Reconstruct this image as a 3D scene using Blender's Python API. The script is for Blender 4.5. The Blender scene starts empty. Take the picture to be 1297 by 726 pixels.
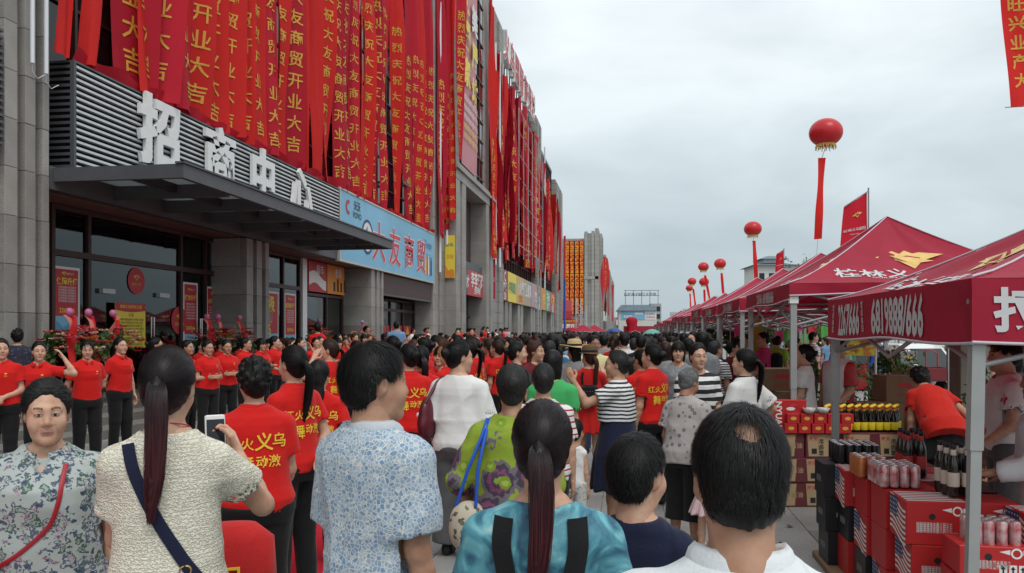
import bpy, bmesh, math, random
import numpy as np
from mathutils import Vector, Matrix
PI = math.pi
random.seed(7); np.random.seed(7)
sc = bpy.context.scene
COL = sc.collection
# ------------------------------------------------------------------ camera
F_, HZ, CX = 1008.0, 420.0, 648.5       # focal length and horizon of the 1297x726 photograph
YAW = math.radians(8.6); CS, SN = math.cos(YAW), math.sin(YAW)
CAMH = 1.72
cam = bpy.data.objects.new('camera', bpy.data.cameras.new('camera')); COL.objects.link(cam)
cam.location = (0, 0, CAMH); cam.rotation_euler = (PI / 2, 0, YAW)
cam.data.sensor_width = 36; cam.data.lens = 36 * F_ / 1297; cam.data.shift_y = (HZ - 363) / 1297
cam.data.clip_start = .05; cam.data.clip_end = 6000
sc.camera = cam
# ------------------------------------------------------------------ light: overcast daylight
SUN_EL, SUN_AZ = math.radians(58), math.radians(150)
w = bpy.data.worlds.new('World'); sc.world = w; w.use_nodes = True
def sky_nodes():
    nt = w.node_tree; N = nt.nodes; L = nt.links
    bg = N['Background']; bg.inputs['Strength'].default_value = .10
    sky = N.new('ShaderNodeTexSky'); sky.sky_type = 'NISHITA'; sky.sun_disc = False
    sky.sun_elevation = SUN_EL; sky.sun_rotation = SUN_AZ; sky.air_density = 1.2; sky.dust_density = 3.0
    tc = N.new('ShaderNodeTexCoord'); mp = N.new('ShaderNodeMapping'); mp.inputs['Scale'].default_value = (1, 1, 2.6)
    n1 = N.new('ShaderNodeTexNoise'); n1.inputs['Scale'].default_value = 2.4; n1.inputs['Detail'].default_value = 6; n1.inputs['Roughness'].default_value = .52; n1.inputs['Distortion'].default_value = .3
    L.new(tc.outputs['Generated'], mp.inputs['Vector']); L.new(mp.outputs['Vector'], n1.inputs['Vector'])
    sep = N.new('ShaderNodeSeparateXYZ'); L.new(tc.outputs['Generated'], sep.inputs[0])
    el = N.new('ShaderNodeValToRGB'); el.color_ramp.elements[0].position = 0; el.color_ramp.elements[0].color = (3.2, 3.85, 4.15, 1)
    el.color_ramp.elements[1].position = .42; el.color_ramp.elements[1].color = (6.4, 6.85, 7.0, 1)
    e = el.color_ramp.elements.new(.20); e.color = (4.7, 5.3, 5.55, 1)
    L.new(sep.outputs['Z'], el.inputs['Fac'])
    cr = N.new('ShaderNodeValToRGB'); cr.color_ramp.elements[0].position = .34; cr.color_ramp.elements[0].color = (.80, .825, .84, 1); cr.color_ramp.elements[1].position = .64; cr.color_ramp.elements[1].color = (1.13, 1.12, 1.115, 1)
    L.new(n1.outputs['Fac'], cr.inputs['Fac'])
    mul = N.new('ShaderNodeMix'); mul.data_type = 'RGBA'; mul.blend_type = 'MULTIPLY'; mul.inputs['Factor'].default_value = 1
    L.new(el.outputs['Color'], mul.inputs['A']); L.new(cr.outputs['Color'], mul.inputs['B'])
    mix = N.new('ShaderNodeMix'); mix.data_type = 'RGBA'; mix.inputs['Factor'].default_value = .93
    L.new(sky.outputs['Color'], mix.inputs['A']); L.new(mul.outputs['Result'], mix.inputs['B'])
    L.new(mix.outputs['Result'], bg.inputs['Color'])
sky_nodes()
sun = bpy.data.objects.new('sun', bpy.data.lights.new('sun', 'SUN')); COL.objects.link(sun)
sun.data.energy = .9; sun.data.angle = math.radians(25); sun.data.color = (1, .97, .93)
sun.rotation_euler = (PI / 2 - SUN_EL, 0, -SUN_AZ + PI)
sc.view_settings.view_transform = 'Standard'; sc.view_settings.look = 'None'; sc.view_settings.gamma = 1; sc.view_settings.exposure = .60
sc.render.engine = 'CYCLES'
sc.cycles.max_bounces = 5; sc.cycles.diffuse_bounces = 2; sc.cycles.glossy_bounces = 3; sc.cycles.transmission_bounces = 4; sc.cycles.transparent_max_bounces = 8
sc.cycles.use_denoising = True
# ------------------------------------------------------------------ places
def P(px, d):
    """world x, y of the vertical line seen at photo column px, at depth d in front of the camera"""
    u = (px - CX) / F_ * d
    return (u * CS - d * SN, u * SN + d * CS)
def PZ(py, d): return CAMH + (HZ - py) * d / F_
def onX(px, X):
    """depth and world y where photo column px meets the plane x = X"""
    t = (px - CX) / F_; d = X / (t * CS - SN)
    return d, d * (t * SN + CS)
def ground(px, py):
    d = F_ * CAMH / (py - HZ); return P(px, d)
# ------------------------------------------------------------------ objects
def tag(o, label=None, cat=None, group=None, kind=None):
    if label: o['label'] = label
    if cat: o['category'] = cat
    if group: o['group'] = group
    if kind: o['kind'] = kind
    return o
def thing(name, label, cat, loc=(0, 0, 0), rz=0.0, group=None, scale=1.0):
    o = bpy.data.objects.new(name, None); COL.objects.link(o)
    o.location = loc; o.rotation_euler = (0, 0, rz); o.scale = (scale,) * 3; o.empty_display_size = .2
    return tag(o, label, cat, group)
def part(name, mesh, mat=None, parent=None, label=None):
    o = bpy.data.objects.new(name, mesh); COL.objects.link(o)
    if mat is not None and not mesh.materials: mesh.materials.append(mat)
    if parent is not None: o.parent = parent
    if label: o['label'] = label
    return o
def struct(name, mesh, mat=None):
    o = part(name, mesh, mat); o['kind'] = 'structure'; return o
def children(o): return list(o.children)
def copy_tree(o, parent=None, loc=None, rz=None, label=None, group=None):
    c = o.copy(); COL.objects.link(c); c.parent = parent
    if loc is not None: c.location = loc
    if rz is not None: c.rotation_euler = (0, 0, rz)
    if label: c['label'] = label
    if group: c['group'] = group
    for ch in children(o): copy_tree(ch, c)
    return c
class MB:
    """collects faces of several shapes and builds them as one mesh"""
    def __init__(s): s.v = []; s.f = []; s.m = []; s.sm = []
    def add(s, vs, fs, mi=0, smooth=False):
        n = len(s.v); s.v += [tuple(map(float, q)) for q in vs]; s.f += [tuple(i + n for i in f) for f in fs]; s.m += [mi] * len(fs); s.sm += [smooth] * len(fs); return s
    def box(s, x0, x1, y0, y1, z0, z1, mi=0):
        return s.add([(x0, y0, z0), (x1, y0, z0), (x1, y1, z0), (x0, y1, z0), (x0, y0, z1), (x1, y0, z1), (x1, y1, z1), (x0, y1, z1)],
                     [(0, 3, 2, 1), (4, 5, 6, 7), (0, 1, 5, 4), (1, 2, 6, 5), (2, 3, 7, 6), (3, 0, 4, 7)], mi)
    def bbox(s, x0, x1, y0, y1, z0, z1, b, mi=0):
        """box with its edges chamfered"""
        vs = []
        for z, i in ((z0, b), (z0 + b, 0), (z1 - b, 0), (z1, b)):
            q = b if i == 0 else b
            if i: vs += [(x0 + 2 * b, y0 + b, z), (x1 - 2 * b, y0 + b, z), (x1 - b, y0 + 2 * b, z), (x1 - b, y1 - 2 * b, z), (x1 - 2 * b, y1 - b, z), (x0 + 2 * b, y1 - b, z), (x0 + b, y1 - 2 * b, z), (x0 + b, y0 + 2 * b, z)]
            else: vs += [(x0 + b, y0, z), (x1 - b, y0, z), (x1, y0 + b, z), (x1, y1 - b, z), (x1 - b, y1, z), (x0 + b, y1, z), (x0, y1 - b, z), (x0, y0 + b, z)]
        fs = [tuple(range(7, -1, -1)), tuple(range(24, 32))]
        for k in range(3):
            for i in range(8): fs.append((k * 8 + i, k * 8 + (i + 1) % 8, k * 8 + 8 + (i + 1) % 8, k * 8 + 8 + i))
        return s.add(vs, fs, mi)
    def tube(s, pts, r, n=8, mi=0, cap=True, smooth=True):
        pts = [Vector(p) for p in pts]; rs = r if isinstance(r, (list, tuple)) else [r] * len(pts)
        vs, fs = [], []; ref = Vector((0, 0, 1))
        d0 = (pts[1] - pts[0]).normalized()
        if abs(d0.z) > .9: ref = Vector((1, 0, 0))
        for i, p in enumerate(pts):
            d = (pts[min(i + 1, len(pts) - 1)] - pts[max(i - 1, 0)]).normalized()
            a = d.cross(ref).normalized(); b = d.cross(a).normalized()
            for k in range(n):
                t = 2 * PI * k / n; vs.append(p + (a * math.cos(t) + b * math.sin(t)) * rs[i])
        for i in range(len(pts) - 1):
            for k in range(n): fs.append((i * n + k, i * n + (k + 1) % n, (i + 1) * n + (k + 1) % n, (i + 1) * n + k))
        s.add(vs, fs, mi, smooth)
        if cap: s.add(vs[:n], [tuple(range(n))], mi); s.add(vs[-n:], [tuple(range(n - 1, -1, -1))], mi)
        return s
    def lathe(s, prof, c=(0, 0, 0), n=16, mi=0, smooth=True, sx=1, sy=1):
        vs, fs = [], []
        for (r, z) in prof:
            for k in range(n): t = 2 * PI * k / n; vs.append((c[0] + r * math.cos(t) * sx, c[1] + r * math.sin(t) * sy, c[2] + z))
        for i in range(len(prof) - 1):
            for k in range(n): fs.append((i * n + k, i * n + (k + 1) % n, (i + 1) * n + (k + 1) % n, (i + 1) * n + k))
        s.add(vs, fs, mi, smooth)
        if prof[0][0] > 1e-4: s.add(vs[:n], [tuple(range(n - 1, -1, -1))], mi)
        if prof[-1][0] > 1e-4: s.add(vs[-n:], [tuple(range(n))], mi)
        return s
    def prism(s, poly, h, M=None, mi=0):
        """polygon (x, y) extruded by h along z, moved by M"""
        n = len(poly); vs = [Vector((x, y, 0)) for x, y in poly] + [Vector((x, y, h)) for x, y in poly]
        if M is not None: vs = [M @ q for q in vs]
        fs = [tuple(range(n - 1, -1, -1)), tuple(range(n, 2 * n))] + [(i, (i + 1) % n, n + (i + 1) % n, n + i) for i in range(n)]
        return s.add(vs, fs, mi)
    def grid(s, fn, nu, nv, mi=0, smooth=True):
        vs = [fn(i / nu, j / nv) for j in range(nv + 1) for i in range(nu + 1)]
        fs = [(j * (nu + 1) + i, j * (nu + 1) + i + 1, (j + 1) * (nu + 1) + i + 1, (j + 1) * (nu + 1) + i) for j in range(nv) for i in range(nu)]
        return s.add(vs, fs, mi, smooth)
    def mesh(s, name, mats=(), org=None):
        m = bpy.data.meshes.new(name)
        v = s.v if org is None else [(a - org[0], b - org[1], c - org[2]) for a, b, c in s.v]
        m.from_pydata(v, [], s.f)
        for q in mats: m.materials.append(q)
        m.polygons.foreach_set('material_index', s.m); m.polygons.foreach_set('use_smooth', s.sm)
        m.update(); return m
    def build(s, name, mats=None, parent=None, org=None, label=None):
        if mats is not None and not isinstance(mats, (list, tuple)): mats = [mats]
        return part(name, s.mesh(name, mats or (), org), None, parent, label)
# ------------------------------------------------------------------ lettering (flat print, as thin geometry)
_glyph = {}
def glyph(txt, bold=.012, ext=0.0, cuts=0):
    """(verts, faces) of a line of text, 1 unit em, left end at x = 0, in the x-y plane"""
    key = (txt, bold, ext, cuts)
    if key in _glyph: return _glyph[key]
    c = bpy.data.curves.new('lettering', 'FONT'); c.body = txt; c.size = 1; c.offset = bold; c.resolution_u = 2; c.extrude = ext
    o = bpy.data.objects.new('lettering', c); COL.objects.link(o)
    dg = bpy.context.evaluated_depsgraph_get(); m = bpy.data.meshes.new_from_object(o.evaluated_get(dg))
    bpy.data.objects.remove(o); bpy.data.curves.remove(c)
    bm = bmesh.new(); bm.from_mesh(m); bpy.data.meshes.remove(m)
    if cuts:
        for a in np.linspace(0, len(txt), cuts * len(txt) + 1)[1:-1]:
            bmesh.ops.bisect_plane(bm, geom=bm.verts[:] + bm.edges[:] + bm.faces[:], plane_co=(a, 0, 0), plane_no=(1, 0, 0))
        for a in np.linspace(-.12, .9, cuts + 1)[1:-1]:
            bmesh.ops.bisect_plane(bm, geom=bm.verts[:] + bm.edges[:] + bm.faces[:], plane_co=(0, a, 0), plane_no=(0, 1, 0))
    bm.verts.index_update()
    r = ([tuple(v.co) for v in bm.verts], [tuple(v.index for v in f.verts) for f in bm.faces]); bm.free()
    xs = [q[0] for q in r[0]] or [0]
    r = (r[0], r[1], min(xs), max(xs)); _glyph[key] = r; return r
def write(mb, txt, fn, size=1.0, at=(0, 0), center=True, bold=.012, ext=0.0, cuts=0, sx=1.0, mi=0):
    """put text into mb through fn(u, v, w) -> point; at = centre (or left end) of the line's middle"""
    vs, fs, x0, x1 = glyph(txt, bold, ext, cuts)
    ox = -(x0 + x1) / 2 if center else -x0
    mb.add([fn(at[0] + (a + ox) * size * sx, at[1] + (b - .38) * size, c * size) for a, b, c in vs], fs, mi)
# ------------------------------------------------------------------ materials
_mats = {}
def mat(name, col, rough=.6, metal=0.0, spec=.4, noise=0.0, nscale=6.0, bump=0.0, bscale=60.0, coat=0.0, sheen=0.0, trans=0.0, stretch=(1, 1, 1), dark=None, detail=5):
    if name in _mats: return _mats[name]
    m = bpy.data.materials.new(name); m.use_nodes = True; _mats[name] = m
    N, L = m.node_tree.nodes, m.node_tree.links; b = N['Principled BSDF']
    b.inputs['Roughness'].default_value = rough; b.inputs['Metallic'].default_value = metal; b.inputs['Specular IOR Level'].default_value = spec
    b.inputs['Coat Weight'].default_value = coat; b.inputs['Sheen Weight'].default_value = sheen
    b.inputs['Base Color'].default_value = (*col, 1)
    if noise or bump:
        tc = N.new('ShaderNodeTexCoord'); mp = N.new('ShaderNodeMapping'); mp.inputs['Scale'].default_value = stretch; L.new(tc.outputs['Object'], mp.inputs['Vector'])
    if noise:
        n = N.new('ShaderNodeTexNoise'); n.inputs['Scale'].default_value = nscale; n.inputs['Detail'].default_value = detail; n.inputs['Roughness'].default_value = .62
        L.new(mp.outputs['Vector'], n.inputs['Vector'])
        r = N.new('ShaderNodeValToRGB'); r.color_ramp.elements[0].position = .3; r.color_ramp.elements[1].position = .7
        dk = dark or tuple(c * (1 - noise) for c in col)
        r.color_ramp.elements[0].color = (*dk, 1); r.color_ramp.elements[1].color = (*[min(c * (1 + noise * .6), .95) for c in col], 1)
        L.new(n.outputs['Fac'], r.inputs['Fac']); L.new(r.outputs['Color'], b.inputs['Base Color'])
    if bump:
        n2 = N.new('ShaderNodeTexNoise'); n2.inputs['Scale'].default_value = bscale; n2.inputs['Detail'].default_value = 3; L.new(mp.outputs['Vector'], n2.inputs['Vector'])
        bp = N.new('ShaderNodeBump'); bp.inputs['Strength'].default_value = bump; bp.inputs['Distance'].default_value = .01
        L.new(n2.outputs['Fac'], bp.inputs['Height']); L.new(bp.outputs['Normal'], b.inputs['Normal'])
    if trans:
        td = N.new('ShaderNodeBsdfTranslucent'); mx = N.new('ShaderNodeMixShader'); mx.inputs['Fac'].default_value = trans
        if noise: L.new(r.outputs['Color'], td.inputs['Color'])
        else: td.inputs['Color'].default_value = (*col, 1)
        L.new(b.outputs['BSDF'], mx.inputs[1]); L.new(td.outputs['BSDF'], mx.inputs[2]); L.new(mx.outputs['Shader'], N['Material Output'].inputs['Surface'])
    return m
def nodes(name):
    m = bpy.data.materials.new(name); m.use_nodes = True; _mats[name] = m
    return m, m.node_tree.nodes, m.node_tree.links, m.node_tree.nodes['Principled BSDF']
def skin_mat(name, col):
    m, N, L, b = nodes(name); b.inputs['Roughness'].default_value = .52; b.inputs['Specular IOR Level'].default_value = .35
    at = N.new('ShaderNodeAttribute'); at.attribute_name = 'tint'
    tc = N.new('ShaderNodeTexCoord'); n = N.new('ShaderNodeTexNoise'); n.inputs['Scale'].default_value = 22; n.inputs['Detail'].default_value = 4; L.new(tc.outputs['Object'], n.inputs['Vector'])
    r = N.new('ShaderNodeValToRGB'); r.color_ramp.elements[0].position = .3; r.color_ramp.elements[1].position = .7
    r.color_ramp.elements[0].color = (col[0] * .86, col[1] * .72, col[2] * .68, 1); r.color_ramp.elements[1].color = (col[0] * 1.08, col[1] * 1.10, col[2] * 1.12, 1)
    L.new(n.outputs['Fac'], r.inputs['Fac'])
    mx = N.new('ShaderNodeMix'); mx.data_type = 'RGBA'; L.new(at.outputs['Alpha'], mx.inputs['Factor']); L.new(r.outputs['Color'], mx.inputs['A']); L.new(at.outputs['Color'], mx.inputs['B'])
    L.new(mx.outputs['Result'], b.inputs['Base Color'])
    b.inputs['Subsurface Weight'].default_value = .08; b.inputs['Subsurface Radius'].default_value = (.01, .004, .002)
    return m
def hair_mat(name, col, rough=.5, tipcol=None):
    m, N, L, b = nodes(name); b.inputs['Roughness'].default_value = rough; b.inputs['Specular IOR Level'].default_value = .28
    at = N.new('ShaderNodeAttribute'); at.attribute_name = 'tint'; sp = N.new('ShaderNodeSeparateColor'); L.new(at.outputs['Color'], sp.inputs['Color'])
    vm = N.new('ShaderNodeMix'); vm.data_type = 'RGBA'; vm.blend_type = 'MULTIPLY'; vm.inputs['Factor'].default_value = 1; vm.inputs['A'].default_value = (*col, 1)
    L.new(sp.outputs['Red'], vm.inputs['B'])
    if tipcol:
        tc = N.new('ShaderNodeTexCoord'); sx = N.new('ShaderNodeSeparateXYZ'); L.new(tc.outputs['Object'], sx.inputs[0])
        mr = N.new('ShaderNodeMapRange'); mr.inputs['From Min'].default_value = 1.50; mr.inputs['From Max'].default_value = 1.28; L.new(sx.outputs['Z'], mr.inputs['Value'])
        mc = N.new('ShaderNodeMix'); mc.data_type = 'RGBA'; mc.inputs['A'].default_value = (*col, 1); mc.inputs['B'].default_value = (*tipcol, 1); L.new(mr.outputs['Result'], mc.inputs['Factor']); L.new(mc.outputs['Result'], vm.inputs['A'])
    L.new(vm.outputs['Result'], b.inputs['Base Color'])
    return m
# ------------------------------------------------------------------ people: signed-distance bodies turned into one surface
def smin(a, b, k):
    if k <= 0: return np.minimum(a, b)
    h = np.maximum(k - np.abs(a - b), 0) / k
    return np.minimum(a, b) - h * h * k * .25

class Field:
    def __init__(s, lo, hi, h):
        s.ax = [np.arange(lo[i], hi[i] + h, h, dtype=np.float32) for i in range(3)]
        s.h = h
        s.v = np.full([len(a) for a in s.ax], .3, np.float32)
    def sub(s, lo, hi, pad):
        sl = []
        for i in range(3):
            a = np.searchsorted(s.ax[i], lo[i] - pad); b = np.searchsorted(s.ax[i], hi[i] + pad)
            sl.append(slice(max(a, 0), max(b, 0)))
        sl = tuple(sl)
        if any(q.stop <= q.start for q in sl): return sl, None
        return sl, (s.ax[0][sl[0]][:, None, None], s.ax[1][sl[1]][None, :, None], s.ax[2][sl[2]][None, None, :])
    def add(s, prim, k=.02):
        lo, hi, f = prim
        sl, g = s.sub(lo, hi, k + 3 * s.h)
        if g is None: return
        s.v[sl] = smin(s.v[sl], f(*g), k)
    def cut(s, prim, k=0.0):
        lo, hi, f = prim
        sl, g = s.sub(lo, hi, .05)
        if g is None: return
        s.v[sl] = -smin(-s.v[sl], f(*g), k)
    def apply(s, f):
        s.v += f(s.ax[0][:, None, None], s.ax[1][None, :, None], s.ax[2][None, None, :])
    def mesh(s):
        V = s.v; nx, ny, nz = V.shape
        for sl in ((0,), (-1,)):
            V[sl[0], :, :] = np.maximum(V[sl[0], :, :], .01); V[:, sl[0], :] = np.maximum(V[:, sl[0], :], .01); V[:, :, sl[0]] = np.maximum(V[:, :, sl[0]], .01)
        neg = V < 0
        c = np.zeros((nx - 1, ny - 1, nz - 1), np.int8)
        for i in (0, 1):
            for j in (0, 1):
                for k in (0, 1):
                    c += neg[i:nx - 1 + i, j:ny - 1 + j, k:nz - 1 + k]
        act = (c > 0) & (c < 8)
        I, J, K = np.nonzero(act)
        n = len(I)
        idx = np.full(act.shape, -1, np.int32); idx[I, J, K] = np.arange(n)
        acc = np.zeros((n, 3), np.float32); cnt = np.zeros(n, np.float32)
        for ax in range(3):
            for u in (0, 1):
                for w in (0, 1):
                    o = [0, 0, 0]; oth = [q for q in range(3) if q != ax]
                    o[oth[0]] = u; o[oth[1]] = w
                    p = list(o); p[ax] = 1
                    a = V[I + o[0], J + o[1], K + o[2]]; b = V[I + p[0], J + p[1], K + p[2]]
                    m = (a < 0) != (b < 0)
                    t = np.where(m, a / np.where(m, a - b, 1), 0)
                    q = np.zeros((n, 3), np.float32)
                    q[:, ax] = t; q[:, oth[0]] = u; q[:, oth[1]] = w
                    acc += q * m[:, None]; cnt += m
        P = acc / np.maximum(cnt, 1)[:, None]
        co = np.stack([s.ax[0][I] + P[:, 0] * s.h, s.ax[1][J] + P[:, 1] * s.h, s.ax[2][K] + P[:, 2] * s.h], 1)
        F = []
        for ax in range(3):
            a, b = [(1, 2), (2, 0), (0, 1)][ax]
            sl0 = [slice(None)] * 3; sl1 = [slice(None)] * 3
            sl0[ax] = slice(0, -1); sl1[ax] = slice(1, None)
            A = neg[tuple(sl0)]; B = neg[tuple(sl1)]
            cr = A != B
            E_ = np.argwhere(cr)
            if len(E_) == 0: continue
            E_ = E_[(E_[:, a] > 0) & (E_[:, b] > 0) & (E_[:, a] < V.shape[a] - 1) & (E_[:, b] < V.shape[b] - 1)]
            ins = A[E_[:, 0], E_[:, 1], E_[:, 2]]
            def ci(da, db):
                q = E_.copy(); q[:, a] += da; q[:, b] += db
                return idx[q[:, 0], q[:, 1], q[:, 2]]
            q = np.stack([ci(-1, -1), ci(0, -1), ci(0, 0), ci(-1, 0)], 1)
            q = np.where(ins[:, None], q, q[:, ::-1])
            F.append(q)
        F = np.concatenate(F) if F else np.zeros((0, 4), int)
        return co, F[(F >= 0).all(1)]

def v3(*a): return np.array(a, np.float32)
def nrm(a):
    a = np.asarray(a, np.float32); return a / max(np.linalg.norm(a), 1e-9)
def cone(a, b, ra, rb, flat=False):
    a = np.asarray(a, np.float32); b = np.asarray(b, np.float32)
    r = max(ra, rb); lo = np.minimum(a, b) - r; hi = np.maximum(a, b) + r
    ab = b - a; L2 = float(ab @ ab)
    def f(X, Y, Z):
        t0 = ((X - a[0]) * ab[0] + (Y - a[1]) * ab[1] + (Z - a[2]) * ab[2]) / L2
        t = np.clip(t0, 0, 1)
        d = np.sqrt((X - a[0] - t * ab[0])**2 + (Y - a[1] - t * ab[1])**2 + (Z - a[2] - t * ab[2])**2) - (ra + (rb - ra) * t)
        if flat: d = np.maximum(d, (t0 - 1) * math.sqrt(L2))
        return d
    return lo, hi, f
def ell(c, r, R=None):
    c = np.asarray(c, np.float32); r = np.asarray(r, np.float32)
    m = float(r.max()) if R is not None else r
    def f(X, Y, Z):
        x, y, z = X - c[0], Y - c[1], Z - c[2]
        if R is not None:
            x, y, z = (R[0][0] * x + R[1][0] * y + R[2][0] * z, R[0][1] * x + R[1][1] * y + R[2][1] * z, R[0][2] * x + R[1][2] * y + R[2][2] * z)
        k0 = np.sqrt((x / r[0])**2 + (y / r[1])**2 + (z / r[2])**2)
        k1 = np.sqrt((x / r[0]**2)**2 + (y / r[1]**2)**2 + (z / r[2]**2)**2) + 1e-6
        return k0 * (k0 - 1) / k1
    return c - m, c + m, f
def stackp(zs, A, B, Y0, M, T, n=2.3, ease=0.0, zlo=None, zhi=None):
    """elliptical column with its own half-widths at each height, in the frame x' = M^T (x - T)"""
    zs, A, B, Y0 = [np.asarray(q, np.float32) for q in (zs, A, B, Y0)]
    zl = zs[0] if zlo is None else zlo; zh = zs[-1] if zhi is None else zhi
    mA = A.max() + ease; mB = B.max() + ease + np.abs(Y0).max()
    cs = np.array([[x, y, z] for x in (-mA, mA) for y in (-mB, mB) for z in (zl, zh)], np.float32) @ M.T + T
    def f(X, Y, Z):
        x, y, z = X - T[0], Y - T[1], Z - T[2]
        if not np.allclose(M, np.eye(3), atol=1e-5):
            x, y, z = (M[0, 0] * x + M[1, 0] * y + M[2, 0] * z, M[0, 1] * x + M[1, 1] * y + M[2, 1] * z, M[0, 2] * x + M[1, 2] * y + M[2, 2] * z)
        a = np.interp(z, zs, A).astype(np.float32) + ease; b = np.interp(z, zs, B).astype(np.float32) + ease; y0 = np.interp(z, zs, Y0).astype(np.float32)
        r = ((np.abs(x) / a)**n + (np.abs(y - y0) / b)**n)**(1 / n)
        return np.maximum(np.maximum((r - 1) * np.minimum(a, b) * 1.1, zl - z), z - zh)
    return cs.min(0), cs.max(0), f
def rotm(yaw=0, pitch=0, roll=0):
    cy, sy, cp, sp, cr, sr = math.cos(yaw), math.sin(yaw), math.cos(pitch), math.sin(pitch), math.cos(roll), math.sin(roll)
    Rz = np.array([[cy, -sy, 0], [sy, cy, 0], [0, 0, 1]]); Rx = np.array([[1, 0, 0], [0, cp, -sp], [0, sp, cp]]); Ry = np.array([[cr, 0, sr], [0, 1, 0], [-sr, 0, cr]])
    return (Rz @ Rx @ Ry).astype(np.float32)
def folds(seed, amp, M=np.eye(3), T=np.zeros(3), fr=1.0):
    r = np.random.RandomState(seed)
    W = []
    for i in range(9):
        th = r.uniform(-.75, .75) + (0 if i % 3 else 1.2)
        k = r.uniform(14, 38) * fr; ph = r.uniform(0, 2 * PI)
        az = r.uniform(0, 2 * PI)
        W.append((k * math.cos(th) * math.cos(az), k * math.cos(th) * math.sin(az), k * math.sin(th), ph, r.uniform(.5, 1)))
    def f(X, Y, Z):
        o = 0
        for (a, b, c, ph, w) in W:
            m = .5 + .5 * np.sin(X * a * .31 + Z * c * .27 + Y * b * .2 + ph * 3)
            o = o - w * m * 1.5 * (1 - np.abs(np.sin((X * a + Y * b + Z * c) * .5 + ph)))**2
        return (o * (amp / 3.2)).astype(np.float32)
    return f

# ---- head -----------------------------------------------------------------
HAIRC = v3(0, -.012, .030)
def head_mesh(h=.0055, fem=True, old=0.0, hires=False, chubby=0.0, smile=1.0):
    F = Field((-.10, -.125, -.15), (.10, .135, .135), h)
    c = chubby
    F.add(ell((0, -.012, .025), (.075, .094, .090)), .03)
    F.add(ell((0, .028, -.028), (.060 + .004 * c, .060, .082)), .04)
    F.add(ell((0, .034, -.066), (.047 + .010 * c, .047, .044 + .004 * c)), .03)
    F.add(cone((-.008, .073, -.096), (.008, .073, -.096), .017, .017), .03)
    for s in (-1, 1):
        F.add(ell((s * .037, .060, -.030), (.030 + .004 * c, .028, .030)), .025)
        F.add(cone((s * .012, .083, .026), (s * .046, .070, .022), .009, .008), .018)
        F.cut((v3(s * .032 - .03, .05, -.03), v3(s * .032 + .03, .14, .04), lambda X, Y, Z, s=s: ell((s * .031, .101, .005), (.020, .014, .012))[2](X, Y, Z)), .012)
        F.add(ell((s * .031, .0795, .004), (.0155, .011, .0105)), .006)
        F.add(ell((s * .0765, -.010, -.004), (.011, .018, .032), rotm(s * -.45, -.15, 0)), .006)
        F.cut((v3(s * .09 - .02, -.03, -.03), v3(s * .09 + .02, .03, .03), lambda X, Y, Z, s=s: ell((s * .088, -.004, .002), (.006, .009, .016), rotm(s * -.45, -.15, 0))[2](X, Y, Z)), .006)
    F.add(cone((0, .084, .018), (0, .101, -.024), .0085, .0125), .016)
    for s in (-1, 1): F.add(ell((s * .0125, .090, -.030), (.0085, .010, .008)), .008)
    F.add(cone((-.016, .088, -.0565), (.016, .088, -.0565), .0055, .0055), .008)
    F.add(cone((-.013, .0875, -.0675), (.013, .0875, -.0675), .0065, .0065), .008)
    F.add(ell((0, .094, -.058), (.012, .006, .004)), .008)
    F.add(cone((0, -.012, -.05), (0, -.022, -.14), .051 if fem else .058, .053 if fem else .061), .03)
    co, fa = F.mesh()
    x, y, z = co.T
    col = np.zeros((len(co), 4), np.float32)
    def paint(mask, c, a=1.0):
        m = np.clip(mask, 0, 1)[:, None] * a
        col[:, :3] = col[:, :3] * (1 - m) + np.array(c) * m; col[:, 3] = np.maximum(col[:, 3], m[:, 0])
    fr = (y > .05)
    z_ = z; z = z - .0030 * (x / .0235)**2 * smile
    lipz = np.where(z > -.062, (z + .0555) / .0065, (z + .068) / .0075)
    paint(fr * (np.sqrt((x / .0235)**2 + lipz**2) < 1.05), (.46, .15, .13), .6)
    paint(fr * (np.abs(z + .0625 + (x / .022)**2 * .002) < max(.0016, h * .3)) * (np.abs(x) < .022), (.12, .04, .035), .6)
    z = z_
    bz = .026 + .004 * np.clip(1 - ((np.abs(x) - .034) / .02)**2, -1, 1)
    paint(fr * (np.abs(z - bz) < .0042) * (np.abs(np.abs(x) - .033) < .018), (.018, .013, .012), .75)
    ex = (np.abs(x) - .031) / .0145; ez = (z - .0035) / .0046
    if not hires:
        paint(fr * (ex**2 + ez**2 < 1), (.33, .29, .27), .8)
        paint(fr * (((np.abs(x) - .030) / .0062)**2 + ((z - .004) / .006)**2 < 1), (.012, .009, .008), 1)
        paint(fr * (np.abs(z - .0085 + .25 * ex**2 * .01) < .0022) * (np.abs(ex) < 1.1), (.012, .009, .008), .9)
    else:
        paint(fr * (ex**2 + ez**2 < 1), (.40, .36, .34), .95)
        paint(fr * (((np.abs(x) - .030) / .0056)**2 + ((z - .0035) / .0058)**2 < 1) * (ex**2 + ez**2 < 1), (.010, .007, .006), 1)
        paint(fr * (np.abs(z - .0088 + .0035 * ex**2) < .0016) * (np.abs(ex) < 1.15), (.015, .011, .010), .95)
        paint(fr * (np.abs(z + .0022 - .002 * ex**2) < .0010) * (np.abs(ex) < 1.0), (.06, .03, .025), .6)
    if old > 0:
        paint(fr * (np.abs((np.abs(x) - .030 - (-.03 - z) * .35)) < .0022) * (z < -.03) * (z > -.066), (.20, .10, .075), .28 * old)
    paint(((np.abs(x) > .078)) * (y > -.03) * (y < .01), (.36, .15, .11), .25)
    return co, fa, col

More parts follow.
